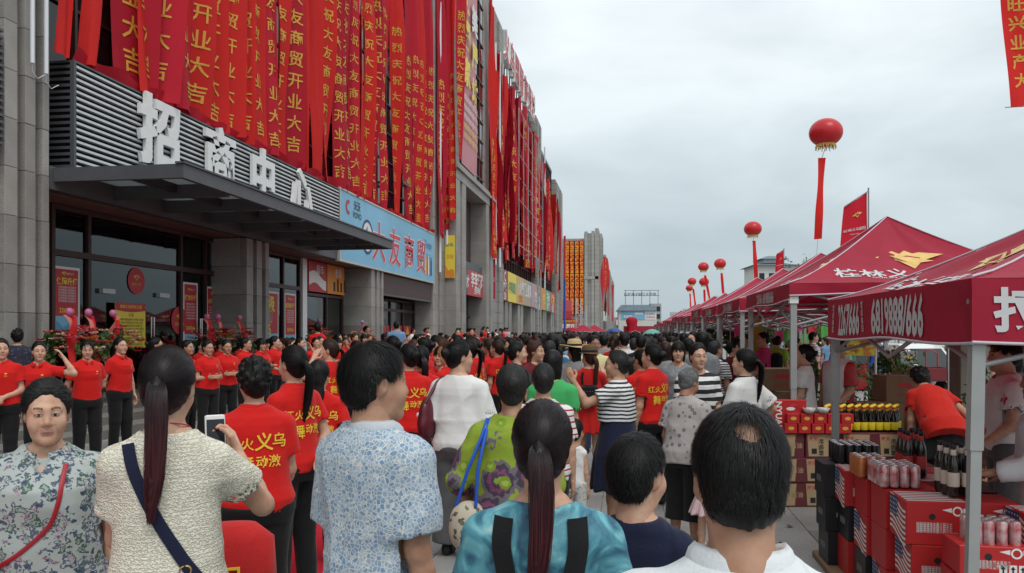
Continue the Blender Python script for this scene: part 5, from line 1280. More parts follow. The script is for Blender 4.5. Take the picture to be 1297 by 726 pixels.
# ------------------------------------------------------------------ goods: cartons, bottles, cans
CART = mat('brown_carton', (.24, .150, .085), .8, noise=.12, nscale=4); MAROON = mat('maroon_carton', (.13, .025, .030), .6, noise=.1, nscale=3); TANC = mat('tan_carton_print', (.42, .30, .17), .7); REDC = mat('red_carton', (.48, .020, .022), .45, noise=.06, nscale=3); BLACKC = mat('black_carton', (.016, .016, .018), .42)
BGLASS = mat('dark_bottle_glass', (.010, .006, .004), .10, 0, .6, coat=.3); YLAB = mat('yellow_label', (.78, .60, .03), .5); SILM = mat('can_aluminium', (.55, .55, .56), .3, .9); NAVY = mat('navy_canton', (.03, .05, .16), .5)
def carton(name, L, W, H, base, kind):
    """W across the front (x), L deep (y), front faces -y; base centre at the origin; returns {part: mesh}"""
    r = {'body': MB().bbox(-W / 2, W / 2, -L / 2, L / 2, 0, H, .004).mesh('box_body', [base])}
    m = MB(); f = frontface(-L / 2 - .0012)(0, 0); e = .0012
    sid = lambda s: (lambda u, v, w: (s * (W / 2 + .0012 + w), -s * u * -1, v))
    if kind == 'flag':
        for s in (-1, 1):
            for k in range(7): m.add([(s * (W / 2 + e), y, H * (.06 + .127 * k) + .03 * math.sin(y * 14)) for y in np.linspace(-L / 2 + .012, L / 2 - .012, 7)] + [(s * (W / 2 + e), y, H * (.06 + .127 * k + .062) + .03 * math.sin(y * 14)) for y in np.linspace(L / 2 - .012, -L / 2 + .012, 7)], [tuple(range(14))], 0)
            c0, c1 = (L / 2 - .012, L / 2 - .15) if s < 0 else (-L / 2 + .012, -L / 2 + .15)
            m.add([(s * (W / 2 + 2 * e), c0, H * .50), (s * (W / 2 + 2 * e), c1, H * .50), (s * (W / 2 + 2 * e), c1, H * .97), (s * (W / 2 + 2 * e), c0, H * .97)], [(0, 1, 2, 3)], 1)
            for i in range(5):
                for j in range(4): y = c0 + (c1 - c0) * (i + .5) / 5; z = H * (.56 + .11 * j); m.add([(s * (W / 2 + 3 * e), y + .006 * math.cos(t), z + .006 * math.sin(t)) for t in np.linspace(0, 2 * PI, 6)[:-1]], [tuple(range(5))], 0)
        for k in range(6): y = -L / 2 + .02 + k * L / 6.2; m.add([(-W / 2 + .012, y, H + e), (W / 2 - .012, y, H + e), (W / 2 - .012, y + L / 12, H + e), (-W / 2 + .012, y + L / 12, H + e)], [(0, 1, 2, 3)], 0)
    if kind in ('flag', 'red'):
        for k in range(18):
            a0, a1 = 2 * PI * k / 18, 2 * PI * (k + 1) / 18; m.add([f(.10 + q * math.cos(a), H * .80 + q * math.sin(a), 0) for a, q in ((a0, .018), (a0, .027), (a1, .027), (a1, .018))], [(0, 1, 2, 3)], 0)
        m.add([f(a, H * .80 + b, 0) for a, b in ((.02, .006), (.07, .018), (.07, -.008))], [(0, 1, 2)], 0); m.add([f(a, H * .80 + b, 0) for a, b in ((.18, .006), (.13, .018), (.13, -.008))], [(0, 1, 2)], 0)
        m.add([f(-.03 + .018 * math.cos(t), H * .66 + .018 * math.sin(t), 0) for t in np.linspace(0, 2 * PI, 13)[:-1]], [tuple(range(12))], 2)
        for k in range(5): write(m, '精酿啤酒净含量三百三十', lambda u, v, w, k=k: f(u - .02, H * (.50 - .045 * k) + v, w), .017, mi=0, bold=0)
        for k in range(3): m.add([f(.02 + .045 * k + a, H * .10 + b, 0) for a, b in ((0, 0), (.036, 0), (.036, .05), (0, .05))], [(0, 1, 2, 3)], 0); m.add([f(.02 + .045 * k + a, H * .10 + b, .001) for a, b in ((.014, .006), (.022, .006), (.022, .028), (.030, .028), (.018, .044), (.006, .028), (.014, .028))], [tuple(range(7))], 2)
    if kind == 'soy':
        m.add([f(a, b, 0) for a, b in ((-W * .42, H * .06), (W * .22, H * .06), (W * .26, H * .95), (-W * .46, H * .95))], [(0, 1, 2, 3)], 3); write(m, '味极鲜', lambda u, v, w: f(-W * .08 + v, H * .42 - u, w + .001), .055, mi=2, bold=.02); write(m, '海天', lambda u, v, w: f(-W * .30 + u, H * .78 + v, w + .001), .05, mi=4)
        m.add([f(a, b, .001) for a, b in ((-W * .34, H * .16), (-W * .20, H * .16), (-W * .20, H * .38), (-W * .34, H * .38))], [(0, 1, 2, 3)], 2)
        write(m, '酱油', lambda u, v, w: f(W * .28 + u, H * .5 + v, w), .06, mi=3)
    if kind == 'plain':
        m.add([f(a, b, 0) for a, b in ((-W * .2, H * .55), (W * .3, H * .55), (W * .3, H * .75), (-W * .2, H * .75))], [(0, 1, 2, 3)], 4); write(m, '小心轻放', lambda u, v, w: f(u, H * .3 + v, w), .05, mi=4); m.box(-W / 2 - .001, W / 2 + .001, -.025, .025, H, H + .001, 3)
    if kind == 'dark': write(m, 'PREMIUM', lambda u, v, w: f(u, H * .5 + v, w), .045, mi=5); write(m, 'BEER', lambda u, v, w: (-W / 2 - .0012, -u, H * .5 + v), .06, mi=5)
    if m.v: r['print'] = m.mesh('print', [WPRINT, NAVY, BLACKP, TANC, REDPRINT, mat('grey_print', (.34, .33, .31), .5)])
    return r
def put(ms, name, label, cat, loc, rz=0.0, group=None, sub=None):
    o = thing(name, label, cat, loc, rz, group)
    for k, m in ms.items(): part(k, m, None, o)
    return o
K_FLAG = carton('c', .30, .33, .24, REDC, 'flag'); K_RED = carton('c', .26, .33, .155, REDC, 'red'); K_RED2 = carton('c', .27, .33, .24, REDC, 'red'); K_DARK = carton('c', .27, .33, .24, BLACKC, 'dark')
K_SOY = carton('c', .30, .36, .24, MAROON, 'soy'); K_PLAIN = carton('c', .42, .46, .30, CART, 'plain'); K_PLAIN2 = carton('c', .36, .40, .26, MAROON, 'plain')
lev = ['on the paving', 'in the middle layer', 'on top of the stack']
put({'deck': MB().bbox(-.5, .5, -.95, .95, 0, .05, .008).mesh('deck', [CART])}, 'pallet', 'low wooden pallet under the beer cartons', 'pallet', (1.86, 5.42, 0))
# the beer stack along the near tent's street side
GB = 'beer cartons stacked along the near tent'
rng = random.Random(11)
colsB = [('dark', 6.10), ('flag', 5.82), ('red2', 5.50), ('red2', 5.18), ('flag', 4.86)]
pos_names = ['back end', 'second from back', 'middle', 'second from front', 'front end']
for ci, (kd, y) in enumerate(colsB):
    for l in range(3):
        k = kd if l == 2 else rng.choice(['red2', 'flag', 'flag', 'dark'])
        if ci == 4: k = 'flag'
        ms = {'flag': K_FLAG, 'red2': K_RED2, 'dark': K_DARK}[k]; cn = {'flag': 'star and stripe beer carton', 'red2': 'plain red beer carton', 'dark': 'black beer carton'}[k]
        put(ms, 'beer_carton', '%s %s, %s, street side' % (cn, lev[l], pos_names[ci]), 'carton', (1.58 + .028 * ci + rng.uniform(-.02, .02) - .05 * (ci == 0), y, .242 * l + .05), rng.uniform(-.03, .03), GB)
    for l in range(3): put([K_RED2, K_FLAG, K_DARK][(ci + l) % 3], 'beer_carton', '%s beer carton %s, %s, inner side' % (['red', 'striped', 'black'][(ci + l) % 3], lev[l], pos_names[ci]), 'carton', (1.96 + rng.uniform(-.02, .02), y, .242 * l + .05), rng.uniform(-.03, .03), GB)
for l in range(4): put(K_RED, 'beer_carton', 'low red carton at the very front of the beer stack, %s layer' % ['lowest', 'second', 'third', 'topmost'][l], 'carton', (1.80 + .012 * (l % 2), 4.46, .16 * l), .06 * (l % 2) - .10, GB)
for l in range(3): put(K_FLAG, 'beer_carton', 'striped carton %s behind the low front cartons' % lev[l], 'carton', (2.18, 4.55, .242 * l + .05), .05, GB)
def lathe_m(name, prof, mt, n=12): return MB().lathe(prof, n=n).mesh(name, [mt])
def beer_bottle(lab):
    b = MB().lathe([(0, 0), (.029, .001), (.031, .01), (.031, .14), (.028, .165), (.014, .20), (.013, .235), (.0145, .236), (.0145, .245), (.0, .246)], n=14).mesh('glass', [BGLASS]); l = MB().lathe([(.0314, .05), (.0316, .051), (.0316, .115), (.0314, .116)], n=14).lathe([(.0145, .196), (.0158, .197), (.0150, .222), (.0140, .223)], n=12).mesh('label', [lab])
    return {'glass': b, 'label': l, 'cap': MB().lathe([(.0148, .232), (.0158, .233), (.0150, .247), (0, .249)], n=12).mesh('cap', [BLACKC])}
def can(c1):
    K = lambda p: [(a * .84, b * .80) for a, b in p]
    return {'body': MB().lathe(K([(0, 0.0), (.024, 0), (.0315, .008), (.0325, .012), (.0325, .150), (.0275, .160)]), n=14).mesh('can_body', [c1]), 'lid': MB().lathe(K([(.0275, .160), (.0285, .164), (.0265, .165), (.025, .161), (0, .161)]), n=14).mesh('lid', [SILM])}
BB = beer_bottle(mat('cream_label', (.60, .50, .42), .5)); BB2 = beer_bottle(mat('red_label', (.45, .04, .04), .5)); C_OR = can(mat('orange_can', (.50, .17, .06), .35, .4, noise=.2, nscale=30)); C_SR = can(mat('silver_red_can', (.50, .46, .46), .3, .5, noise=.9, nscale=16, dark=(.45, .02, .03))); C_BK = can(mat('black_can', (.018, .018, .02), .3, .3)); C_RD = can(mat('red_can', (.50, .02, .06), .3, .4))
ORD = ['first', 'second', 'third', 'fourth', 'fifth', 'sixth', 'seventh', 'eighth', 'ninth', 'tenth', 'eleventh', 'twelfth', 'thirteenth', 'fourteenth', 'fifteenth', 'sixteenth', 'seventeenth', 'eighteenth', 'nineteenth', 'twentieth']
ORD += ['twenty-' + q for q in ORD[:9]] + ['thirtieth'] + ['thirty-' + q for q in ORD[:9]]
def rowset(ms, name, cat, label, group, x0, y0, nx, ny, dx, dy, z, sc=1.0):
    for i in range(nx):
        for j in range(ny): put(ms, name, '%s, %s from the street in %s row' % (label, ORD[i], ORD[j]), cat, (x0 + i * dx + rng.uniform(-.004, .004), y0 + j * dy + rng.uniform(-.004, .004), z), rng.uniform(0, 6), group).scale = (1, 1, 1.2 if name == 'beer_bottle' else 1)
rowset(C_BK, 'drink_can', 'can', 'black can at the back of the stack', 'black cans on the beer stack', 1.47, 5.98, 5, 5, .060, .060, .782)
rowset(C_OR, 'drink_can', 'can', 'orange can on the beer stack', 'orange cans on the beer stack', 1.46, 5.40, 3, 4, .060, .060, .782)
rowset(C_SR, 'drink_can', 'can', 'silver and red can on the stack', 'silver and red cans on the beer stack', 1.50, 5.08, 4, 5, .060, .060, .782)
rowset(BB, 'beer_bottle', 'bottle', 'cream labelled beer bottle by the tent leg', 'dark beer bottles at the front of the stack', 1.80, 4.84, 2, 3, .080, .09, .782)
rowset(BB2, 'beer_bottle', 'bottle', 'red labelled dark beer bottle', 'dark beer bottles in the middle of the stack', 1.76, 5.45, 2, 3, .075, .085, .782)
rowset(C_SR, 'drink_can', 'can', 'tall can on the front cartons', 'tall cans on the low front cartons', 1.74, 4.38, 4, 3, .060, .062, .624)
o = put({'sheet': MB().grid(lambda u, v: (.20 * u, .14 * v, .03 * u * u + .015 * math.sin(v * 3)), 8, 6).mesh('sheet', [mat('pale_blue_paper', (.55, .62, .72), .7)])}, 'paper_sheet', 'pale blue price sheet lying across the beer stack', 'paper', (1.86, 5.20, .80), .3)
put({'bottle': MB().lathe([(0, 0), (.030, .002), (.032, .02), (.030, .06), (.032, .10), (.031, .14), (.016, .185), (.013, .20), (.013, .215), (0, .216)], n=12).mesh('bottle', [glass_mat('clear_plastic', (.8, .84, .86), .1, .1)]), 'cap': MB().lathe([(.0145, .205), (.0145, .222), (0, .223)], n=10).mesh('cap', [WHITE])}, 'water_bottle', 'clear plastic water bottle behind the price sheet', 'bottle', (2.05, 5.35, .78))
# soy sauce stall behind it
SD = 7.95; GSO = 'soy sauce cartons of the second stall'
for i in range(6):
    px = 990 + 45.5 * i; x, y = P(px, SD)
    for l in range(3): put(K_SOY, 'soy_sauce_carton', 'maroon soy sauce carton, %s, %s of the row' % (lev[l], ['street end', 'second place', 'third place', 'fourth place', 'fifth place', 'inner end'][i]), 'carton', (x + rng.uniform(-.006, .006), y + rng.uniform(-.008, .008), .241 * l), YAW + rng.uniform(-.02, .02), GSO)
SOY = {'glass': MB().lathe([(0, 0), (.034, .001), (.036, .01), (.036, .10), (.034, .13), (.015, .19), (.013, .225), (.0, .226)], n=14).mesh('glass', [BGLASS]), 'label': MB().lathe([(.0364, .02), (.0368, .021), (.0368, .095), (.0364, .096)], n=14).mesh('label', [YLAB]), 'cap': MB().lathe([(.0150, .205), (.0175, .206), (.0175, .262), (0, .265)], n=12).mesh('cap', [YLAB]), 'cap_band': MB().lathe([(.0178, .222), (.0180, .223), (.0180, .243), (.0178, .244)], n=12).mesh('cap_band', [REDPRINT])}
for j in range(3):
    for i in range(10): x, y = P(1046 + 9.6 * i + 2 * j, SD - .05 + .075 * j); put(SOY, 'soy_sauce_bottle', 'yellow capped soy sauce bottle, %s from the street in %s row' % (ORD[i], ORD[j]), 'bottle', (x, y, .726), 0, 'soy sauce bottles with yellow labels')
x, y = P(997, 7.9); nb_ = MB().bbox(-.17, .17, -.06, .06, 0, .32, .004).mesh('box_body', [REDC]); m = MB(); write(m, 'NYUAN', lambda u, v, w: (-.10 + v, -.0615, .16 - u), .085, mi=0, bold=.03); 
for k in range(7): a = k * .9; m.add([(.04 + .045 * math.cos(t) + .03 * math.sin(k * 2.1), -.0618 - .0004 * k, .05 + .037 * k + .018 * math.sin(t)) for t in np.linspace(0, 2 * PI, 11)[:-1]], [tuple(range(10))], 0 if k % 2 else 1)
put({'box_body': nb_, 'print': m.mesh('print', [WPRINT, REDPRINT])}, 'noodle_box', 'upright red box with white bubbles and sideways lettering', 'box', (x, y, .724), YAW)
for i in range(5):
    for l in range(2):
        x, y = P(1008 + 13 * i + 3 * l, 7.82); m = MB(); m.add([(.03 * math.cos(t), -.0515, .05 + .018 * math.sin(t)) for t in np.linspace(0, 2 * PI, 11)[:-1]], [tuple(range(10))], 0)
        put({'box_body': MB().bbox(-.06, .06, -.05, .05, 0, .095, .003).mesh('box_body', [REDC]), 'print': m.mesh('print', [GOLDP])}, 'gift_box', 'small red box with gold motif, %s along, %s' % (ORD[i], ['lower tier', 'upper tier'][l]), 'box', (x + .03 * (i - 2), y, .724 + .096 * l), YAW, 'small red boxes beside the noodle box')
for px in (1022, 1040):
    x, y = P(px, 7.8); put({'bowl': MB().lathe([(0, .0), (.03, .0), (.05, .02), (.062, .055), (.058, .055), (.045, .02), (0, .012)], n=20).mesh('bowl', [mat('patterned_china', (.62, .60, .56), .25, noise=.3, nscale=30)])}, 'china_bowl', 'patterned china bowl on the small red boxes' if px == 1022 else 'patterned china bowl nearer the soy sauce bottles', 'bowl', (x + .02, y, .917))
GP = 'cartons piled inside the tents'
for i, (px, d, l, k, lb) in enumerate(((1140, 9.4, 0, K_PLAIN, 'brown carton, lowest of the pile behind the bending red shirt'), (1140, 9.4, 1, K_PLAIN, 'brown carton in the middle of the pile behind the bending red shirt'), (1142, 9.4, 2, K_PLAIN, 'brown carton third up behind the bending red shirt'), (1139, 9.4, 3, K_PLAIN, 'brown carton with a red stripe topping the pile behind the bending red shirt'),
        (1095, 9.2, 0, K_PLAIN, 'lowest brown carton between soy sauce and the pile'), (1095, 9.2, 1, K_PLAIN, 'second brown carton between soy sauce and the pile'), (1108, 9.2, 2, K_PLAIN, 'brown carton on top between soy sauce and the pile'), (1190, 9.0, 0, K_PLAIN2, 'lowest maroon carton behind the black skirt'), (1190, 9.0, 1, K_PLAIN2, 'second maroon carton behind the black skirt'), (1192, 9.0, 2, K_PLAIN2, 'maroon carton topping its stack behind the black skirt'), (1232, 8.8, 0, K_PLAIN2, 'lowest maroon carton behind the near tent leg'), (1232, 8.8, 1, K_PLAIN2, 'second maroon carton behind the near tent leg'), (1230, 8.8, 2, K_PLAIN2, 'maroon carton topping its stack behind the near tent leg'),
        (1000, 11, 0, K_PLAIN, 'lowest brown carton behind the seller in white'), (1000, 11, 1, K_PLAIN, 'second brown carton behind the seller in white'), (1002, 11, 2, K_PLAIN, 'third brown carton behind the seller in white'), (985, 11.2, 3, K_PLAIN, 'topmost brown carton behind the seller in white'), (1265, 7.7, 0, K_PLAIN, 'brown carton alone on the paving by the man in white'))):
    x, y = P(px, d); h = .30 if k is K_PLAIN else .26; put(k, 'carton', lb, 'carton', (x, y, (h + .001) * l), YAW + rng.uniform(-.1, .1), GP)
# ------------------------------------------------------------------ plants
LEAF = [mat('leaf_dark', (.045, .095, .025), .6, trans=.2), mat('leaf_mid', (.080, .155, .036), .55, trans=.25), mat('leaf_light', (.12, .20, .05), .55, trans=.3)]; BARK = mat('bark', (.075, .058, .042), .9, noise=.3, nscale=20)
def leaves(c, rad, n, size, seed, shape='blob'):
    r = np.random.RandomState(seed); m = MB()
    cl = r.normal(size=(max(6, n // 60), 3)); cl /= np.linalg.norm(cl, axis=1)[:, None]; cl *= r.uniform(.35, 1, (len(cl), 1)) ** .5
    for i in range(n):
        k = cl[r.randint(len(cl))] + r.normal(size=3) * .20
        p = np.array(c) + k * np.array(rad); a = nrm(r.normal(size=3)); b = nrm(np.cross(a, r.normal(size=3))); s = size * r.uniform(.6, 1.3)
        m.add([p - a * s, p - b * s * .35 + a * s * .1, p + a * s, p + b * s * .35 + a * s * .1], [(0, 1, 2, 3)], r.choice([0, 0, 1, 1, 1, 2]))
    return m
def shrub(px, d, h, w_, label, pot=None, n=900, seed=0, z=0.0):
    x, y = P(px, d); o = thing('shrub', label, 'shrub', (x, y, z)); og = (x, y, z)
    q = leaves((x, y, z + h * .66), (w_, w_, h * .36), n, .055, seed).build('foliage', LEAF, o, og); q['kind'] = 'stuff'
    m = MB(); rr = random.Random(seed)
    for k in range(7): a = rr.uniform(0, 6.28); m.tube([(x, y, z + (.3 if pot else 0)), (x + .12 * math.cos(a), y + .12 * math.sin(a), z + h * .4), (x + w_ * .7 * math.cos(a), y + w_ * .7 * math.sin(a), z + h * .7)], [.014, .01, .005], 5)
    m.build('stem', [BARK], o, og)
    if pot:
        p = thing('plant_pot', 'teal glazed pot holding the shrub by the man in white', 'pot', (x, y, z)); MB().lathe([(.17, 0), (.20, .02), (.25, .40), (.27, .42), (.24, .42), (.22, .36), (0, .35)], n=20).build('pot', [pot], p)
    return o
shrub(1088, 11.5, 1.20, .30, 'round green shrub behind the man with red sleeves', seed=1); shrub(1137, 12.5, 1.36, .40, 'broad green shrub in front of the white minivan', seed=2, n=1300); shrub(1255, 8.3, 1.32, .30, 'tall green shrub in a teal pot by the man in white', mat('teal_glaze', (.05, .22, .20), .2), seed=3); shrub(1028, 12.5, 1.2, .34, 'green shrub between the two sellers', seed=4); shrub(1190, 30, 1.35, 1.3, 'wide dark hedge clump behind the red tricycle', seed=6, n=1500, z=-.2); shrub(1240, 26, 1.6, 1.4, 'hedge clump beyond the near tent leg', seed=7, n=1200, z=-.2)
def tree(px, d, h, cr, label, n=1500, seed=0, size=.16, group=None, z=0.0, sparse=False):
    x, y = P(px, d); o = thing('tree', label, 'tree', (x, y, z), 0, group); og = (x, y, z); rr = random.Random(seed); m = MB(); t0 = h * .42
    m.tube([(x, y, z), (x + .1, y, z + t0 * .5), (x, y + .1, z + t0), (x + .1, y, z + h * .75)], [h * .022, h * .018, h * .014, h * .005], 8)
    for k in range(8):
        a = rr.uniform(0, 6.28); zz = z + t0 * rr.uniform(.8, 1.5); e = cr * rr.uniform(.6, 1); m.tube([(x, y, zz), (x + e * .5 * math.cos(a), y + e * .5 * math.sin(a), zz + h * .12), (x + e * math.cos(a), y + e * math.sin(a), zz + h * .22)], [h * .009, h * .006, h * .002], 5)
    m.build('trunk', [BARK], o, og); q = leaves((x, y, z + h * .72), (cr, cr, h * .27), n, size, seed).build('crown', LEAF, o, og); q['kind'] = 'stuff'; return o
TRG = 'street trees behind the tents'
for i, (px, d, h, cr) in enumerate(((930, 30, 4.2, 1.3), (952, 26, 4.0, 1.1), (978, 34, 4.4, 1.5), (1012, 28, 4.0, 1.2), (1034, 38, 4.6, 1.6))):
    tree(px, d, h * .66, cr, 'young street tree %s' % ['behind the crowd by the yellow strip', 'behind the man in pink', 'beyond the green vests', 'behind the seller in white', 'between the sellers, farther off', 'behind the yellow poster', 'beyond the white minivan roof', 'behind the red tricycle bed', 'over the red tricycle bed', 'beyond the near tent leg', 'behind the parked silver van', 'at the far edge beside the silver van'][i], 1100, 20 + i, .15, TRG)
tree(1010, 62, 8.0, 1.5, 'tall thin crowned tree showing above the second tent', 260, 50, .15)
tree(1024, 66, 7.6, 1.4, 'lower thin crowned tree close beside the tall one above the second tent', 220, 51, .15)
# ------------------------------------------------------------------ vehicles behind the stalls
CARW = mat('white_car_paint', (.72, .72, .71), .25, 0, .5, coat=.5); CARG = mat('silver_car_paint', (.50, .51, .52), .3, .4, .5, coat=.5); TYRE = mat('rubber', (.02, .02, .02), .8); CGLASS = mat('car_glass', (.015, .018, .02), .06, 0, .6); LAMP = mat('lamp_lens', (.6, .6, .58), .15); REDL = mat('tail_lens', (.4, .01, .01), .2)
def van(loc, rz, paint, label, L=3.9, W=1.6, H=1.85, name='minivan'):
    o = thing(name, label, 'van', (loc[0], loc[1], loc[2]), rz)
    prof = [(-L / 2, .32), (-L / 2 - .02, .75), (-L / 2 + .05, .98), (-L / 2 + .28, 1.05), (-L / 2 + .80, H - .12), (-L / 2 + 1.1, H), (L / 2 - .25, H), (L / 2 - .06, H - .14), (L / 2 + .02, 1.0), (L / 2 + .03, .35)]
    m = MB(); secs = []
    for s, k in ((-1, .0), (-.96, .03), (.96, .03), (1, .0)):
        secs.append([(x * (1 - (0 if abs(s) < 1 else .012)), s * W / 2 * (1 if z < 1.05 else 1 - .14 * (z - 1.05) / (H - 1.05)), z - (0 if abs(s) < 1 else .02 * (z > H - .2))) for x, z in prof])
    n = len(prof); vs = sum(secs, []); fs = []
    for i in range(3): fs += [(i * n + k, i * n + (k + 1) % n, (i + 1) * n + (k + 1) % n, (i + 1) * n + k) for k in range(n)]
    fs += [tuple(range(n)), tuple(range(4 * n - 1, 3 * n - 1, -1))]; m.add(vs, fs, 0); m.build('body', [paint], o)
    ywin = lambda z, s: s * (W / 2 * (1 - .14 * max(0, z - 1.05) / (H - 1.05)) + .006)
    for s in (-1, 1):
        for a, b in ((-L / 2 + .52, -L / 2 + 1.35), (-L / 2 + 1.45, -L / 2 + 2.45), (-L / 2 + 2.55, L / 2 - .22)):
            z0, z1 = 1.08, H - .16; MB().add([(a, ywin(z0, s), z0), (b, ywin(z0, s), z0), (b - .03, ywin(z1, s), z1), (a + (.32 if a < -L / 2 + .6 else .03), ywin(z1, s), z1)], [(0, 1, 2, 3)]).build('side_window', [CGLASS], o)
        MB().tube([(-L / 2 + .62, s * (W / 2 + .02), 1.08), (-L / 2 + .58, s * (W / 2 + .16), 1.12)], .02, 5).bbox(-L / 2 + .52, -L / 2 + .62, s * (W / 2 + .12) - .05, s * (W / 2 + .12) + .07, 1.06, 1.22, .01).build('mirror', [paint], o)
    MB().add([(-L / 2 + .27, -W * .42, 1.07), (-L / 2 + .27, W * .42, 1.07), (-L / 2 + .80, W * .37, H - .14), (-L / 2 + .80, -W * .37, H - .14)], [(0, 1, 2, 3)]).build('windscreen', [CGLASS], o).location = (-.012, 0, .01)
    MB().add([(L / 2 + .025, -W * .38, 1.05), (L / 2 + .025, W * .38, 1.05), (L / 2 - .045, W * .35, H - .2), (L / 2 - .045, -W * .35, H - .2)], [(0, 1, 2, 3)]).build('rear_window', [CGLASS], o).location = (.012, 0, 0)
    for s in (-1, 1):
        MB().bbox(-L / 2 - .04, -L / 2 + .08, s * W * .36 - .13, s * W * .36 + .13, .74, .90, .015).build('headlight', [LAMP], o); MB().bbox(L / 2 - .03, L / 2 + .05, s * W * .43 - .07, s * W * .43 + .07, .75, 1.0, .012).build('tail_light', [REDL], o)
        for x in (-L / 2 + .72, L / 2 - .75):
            w_ = MB(); c_ = (x, s * (W / 2 - .08), .29); w_.add([], [])
            for (r0_, y0_), (r1_, y1_) in (((.29, -.09), (.29, .09)),):
                nn_ = 20; vs = [(x + r0_ * math.cos(2 * PI * k / nn_), c_[1] + yy_, .29 + r0_ * math.sin(2 * PI * k / nn_)) for yy_ in (y0_, y1_) for k in range(nn_)]; w_.add(vs, [tuple(range(nn_)), tuple(range(nn_, 2 * nn_))] + [(k, (k + 1) % nn_, nn_ + (k + 1) % nn_, nn_ + k) for k in range(nn_)])
            wo = w_.build('wheel', [TYRE], o); r_ = MB(); r_.add([(x + .18 * math.cos(2 * PI * k / 16), c_[1] + s * .094, .29 + .18 * math.sin(2 * PI * k / 16)) for k in range(16)], [tuple(range(16))]); r_.build('rim', [SILM], wo)
    MB().bbox(-L / 2 - .06, -L / 2 + .05, -W / 2 + .03, W / 2 - .03, .32, .60, .02).bbox(L / 2 - .04, L / 2 + .07, -W / 2 + .03, W / 2 - .03, .34, .60, .02).build('bumper', [mat('grey_bumper', (.16, .16, .165), .5)], o)
    return o
x, y = P(1132, 24); van((x, y, -.49), math.radians(118), CARW, 'white minivan parked beyond the shrubs, seen over its bonnet side')
x, y = P(1345, 13.5); van((x, y, -.05), math.radians(85), CARG, 'silver van parked behind the young man in white and red')
x, y = P(1072, 24); van((x, y, -.3), math.radians(10), mat('red_car_paint', (.30, .015, .02), .25, coat=.5), 'red car behind the yellow festival poster', 4.2, 1.7, 1.55, 'parked_car')
CG = 'cars parked beyond the plaza'
for i, (px, d, c) in enumerate(((1185, 30, CARW), (1225, 33, CARG), (955, 40, CARW), (1000, 44, CARG), (1040, 36, CARW))): x, y = P(px, d); van((x, y, -.25), math.radians(20 + 37 * i), c, ['small white car beyond the red tricycle', 'small silver car beyond the near tent leg', 'white car far behind the yellow strip', 'silver car far behind the seller in white', 'white car between the two sellers, farther off'][i], 3.9, 1.6, 1.5, 'parked_car')['group'] = CG
# cargo tricycle
x, y = P(1180, 21); o = thing('cargo_tricycle', 'dark red cargo tricycle with an open bed and a winged badge', 'tricycle', (x, y, -.2), math.radians(8)); RB = mat('dark_red_paint', (.16, .012, .016), .4, coat=.3)
m = MB(); W_, L_ = 1.25, .9
m.bbox(-W_ / 2, W_ / 2, -.03, .0, .62, .95, .006).bbox(-W_ / 2, W_ / 2, L_, L_ + .03, .62, .95, .006).bbox(-W_ / 2 - .03, -W_ / 2 - .002, 0, L_, .62, .95, .006).bbox(W_ / 2 + .002, W_ / 2 + .03, 0, L_, .62, .95, .006).box(-W_ / 2, W_ / 2, 0, L_, .60, .64); m.build('cargo_bed', [RB], o)
m = MB(); m.tube([(-W_ / 2, .9, .95), (-W_ / 2, .9, 1.30), (-W_ / 2 + .15, .9, 1.42), (W_ / 2 - .15, .9, 1.42), (W_ / 2, .9, 1.30), (W_ / 2, .9, .95)], .02, 6); m.tube([(-.2, .9, .95), (-.2, .9, 1.42)], .014, 5).tube([(.3, .9, .95), (.3, .9, 1.42)], .014, 5); m.build('rail', [mat('bright_red_rail', (.45, .02, .02), .4)], o)
m = MB(); m.bbox(-.42, .05, .86, .885, 1.02, 1.38, .01); m.build('headboard', [mat('grey_headboard', (.20, .20, .21), .5)], o)
m = MB(); f = frontface(.855)(-.18, 1.20)
for s in (-1, 1):
    for k in range(3): m.add([f(s * .03, -.03 + .03 * k, 0), f(s * (.16 - .02 * k), .05 + .03 * k, 0), f(s * .03, .0 + .03 * k, 0)], [(0, 1, 2)])
m.add([f(.035 * math.cos(t), -.02 + .04 * math.sin(t), .001) for t in np.linspace(0, 2 * PI, 11)[:-1]], [tuple(range(10))]); m.build('winged_badge', [GOLDP], o)
for wx, wy in ((-.5, .45), (.5, .45), (0, 1.9)):
    w_ = MB(); nn_ = 20
    for r_, t_ in ((.30, .06),): vs = [(wx + yy_, wy + r_ * math.cos(2 * PI * k / nn_), .30 + r_ * math.sin(2 * PI * k / nn_)) for yy_ in (-t_, t_) for k in range(nn_)]; w_.add(vs, [tuple(range(nn_)), tuple(range(nn_, 2 * nn_))] + [(k, (k + 1) % nn_, nn_ + (k + 1) % nn_, nn_ + k) for k in range(nn_)])
    w_.build('wheel', [TYRE], o)
MB().tube([(0, .9, .55), (0, 1.5, .6), (0, 1.9, .95), (0, 1.85, 1.05)], .035, 6).tube([(-.35, 1.75, 1.1), (0, 1.85, 1.05), (.35, 1.75, 1.1)], .018, 6).tube([(0, 1.9, .95), (0, 1.92, .3)], .03, 6).build('frame', [RB], o); MB().bbox(-.2, .2, 1.2, 1.6, .75, .88, .03).build('saddle', [BLACKC], o)
